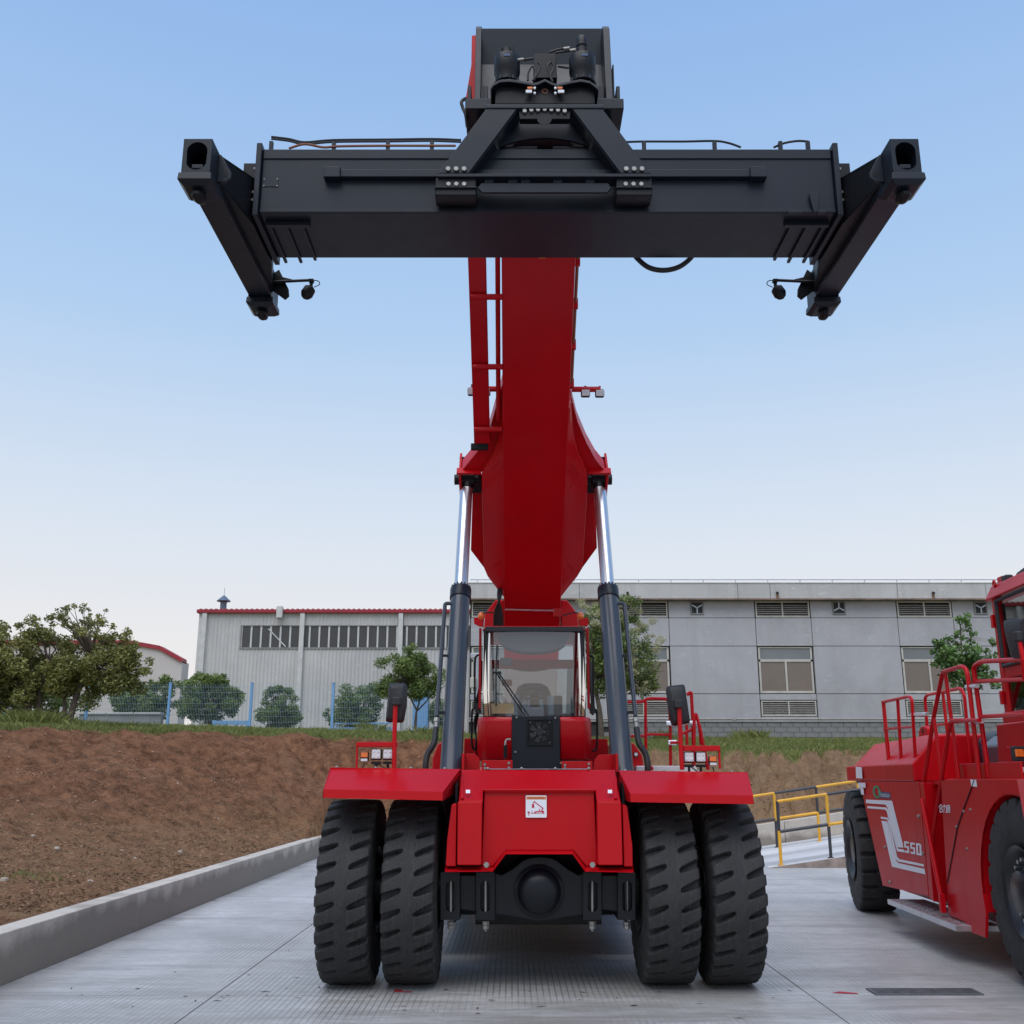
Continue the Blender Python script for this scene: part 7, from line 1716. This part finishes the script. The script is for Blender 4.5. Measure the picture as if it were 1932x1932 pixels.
tree('flowering_tree', 'evergreen tree covered in cream blossom before the workshop', b, [([b + Vector((0, 0, -.2)), W(1132, 1345, 38), W(1125, 1305, 38), W(1128, 1280, 38)], .11)], cl + blob(1170, 1150, 50, 22, 38, 16, .25, 31), 22000, .105, 'leaf_mid', 11, flowers=(fl + blob(1200, 1270, 48, 40, 37.6, 24, .15, 32) + blob(1150, 1150, 60, 20, 37.8, 18, .16, 33), 12000, .07))
b = gp(1822, 37)
tree('sapling', 'slender sapling with large drooping leaves before a workshop window', b, [([b + Vector((0, 0, -.2)), W(1821, 1340, 37), W(1819, 1290, 37), W(1815, 1240, 37), W(1812, 1180, 37)], .05)],
     blob(1812, 1250, 42, 52, 37, 46, .24, 26, .8) + blob(1815, 1188, 26, 34, 37, 14, .15, 27) + blob(1862, 1272, 24, 34, 37, 12, .17, 28) + blob(1775, 1222, 20, 16, 37, 7, .15, 29) + blob(1870, 1225, 16, 22, 37, 7, .14, 30), 3200, .17, 'leaf_bright', 12, tr=.03, aspect=.55)

# ================================================================== GRASS
M['grass'] = leaf_mat('grass_blade', (.11, .135, .03), (.27, .29, .085), trans=.3)
rng = random.Random(3)
def grass_patch(name, label, gen, n, h0, h1):
    vs_, fs_, tn = [], [], []
    for _ in range(n):
        x, y, hk = gen(); z = ground_z(x, y); h = rng.uniform(h0, h1) * hk; a = rng.uniform(0, 6.28); w = rng.uniform(.006, .013); lean = Vector((rng.gauss(0, .3), rng.gauss(0, .3), 1)) * h
        d = Vector((math.cos(a), math.sin(a), 0)) * w; p = Vector((x, y, z - .02)); k = len(vs_)
        vs_ += [tuple(p - d), tuple(p + d), tuple(p + lean * .6 + d * .7), tuple(p + lean + Vector((lean.x * .4, lean.y * .4, -.05 * h)))]; fs_ += [(k, k + 1, k + 2), (k, k + 2, k + 3)]; t_ = rng.random(); tn += [t_, t_]
    me = bpy.data.meshes.new(name); me.from_pydata(vs_, [], fs_); at = me.attributes.new('tint', 'FLOAT', 'FACE'); at.data.foreach_set('value', tn)
    tag(link(name, me, 'grass'), label, 'grass', None, 'stuff')
def gen_left():
    x = rng.uniform(-22, -.5); yc = lerp_tab(CRE, x); y = yc - .25 + abs(rng.gauss(0, 3.2)) + rng.uniform(0, .3); return x, min(y, 46), (.6 + .5 * noise.noise((x * .7, y * .7, 1)) + .25)
def gen_right():
    x = rng.uniform(-.5, 21); yc = lerp_tab(CRE, x); y = yc - .1 + rng.random() ** 1.4 * 11.8; return x, y, (.65 + .6 * noise.noise((x * .6, y * .6, 5)) + .2)
grass_patch('grass', 'rough green grass along the bank top by the mesh fence', gen_left, 46000, .07, .21)
grass_patch('grass', 'bright green grass strip below the grey workshop', gen_right, 46000, .08, .24)
# taller tufts
spots = [(62, 29.2, .55, 500), (100, 29.0, .42, 350), (40, 29.0, .5, 350), (815, 35.0, .4, 260), (1415, 41.8, .6, 260), (1250, 41.0, .5, 160), (160, 28.8, .3, 200), (700, 38.2, .4, 150)]
def tuft(px, Y):
    c = gp(px, Y); return lambda: (c.x + rng.gauss(0, .35), c.y + rng.gauss(0, .3), 1.0)
for i, (px, Y, h, n_) in enumerate(spots):
    lab = ['long dry grass around the forked trunk', 'tall grass clump between the two trunks', 'seeding grass clump at the thicket edge', 'bright weed clump at the young tree foot', 'leafy weed tuft against the block plinth', 'grass tuft near the blossom tree', 'grass clump by the blue post', 'grass clump under the low blue railing'][i]
    grass_patch('grass_tuft', lab, tuft(px, Y), n_, h * .5, h)
c_ = G(57, 1636, .62)
grass_patch('grass_tuft', 'small green weed patch low on the bare earth near the kerb', (lambda: (c_.x + rng.gauss(0, .28), c_.y + rng.gauss(0, .25), 1.0)), 260, .03, .09)
# a few weeds on the apron
for i, (px, py) in enumerate(((55, 1640), (745, 1395))):
    pass
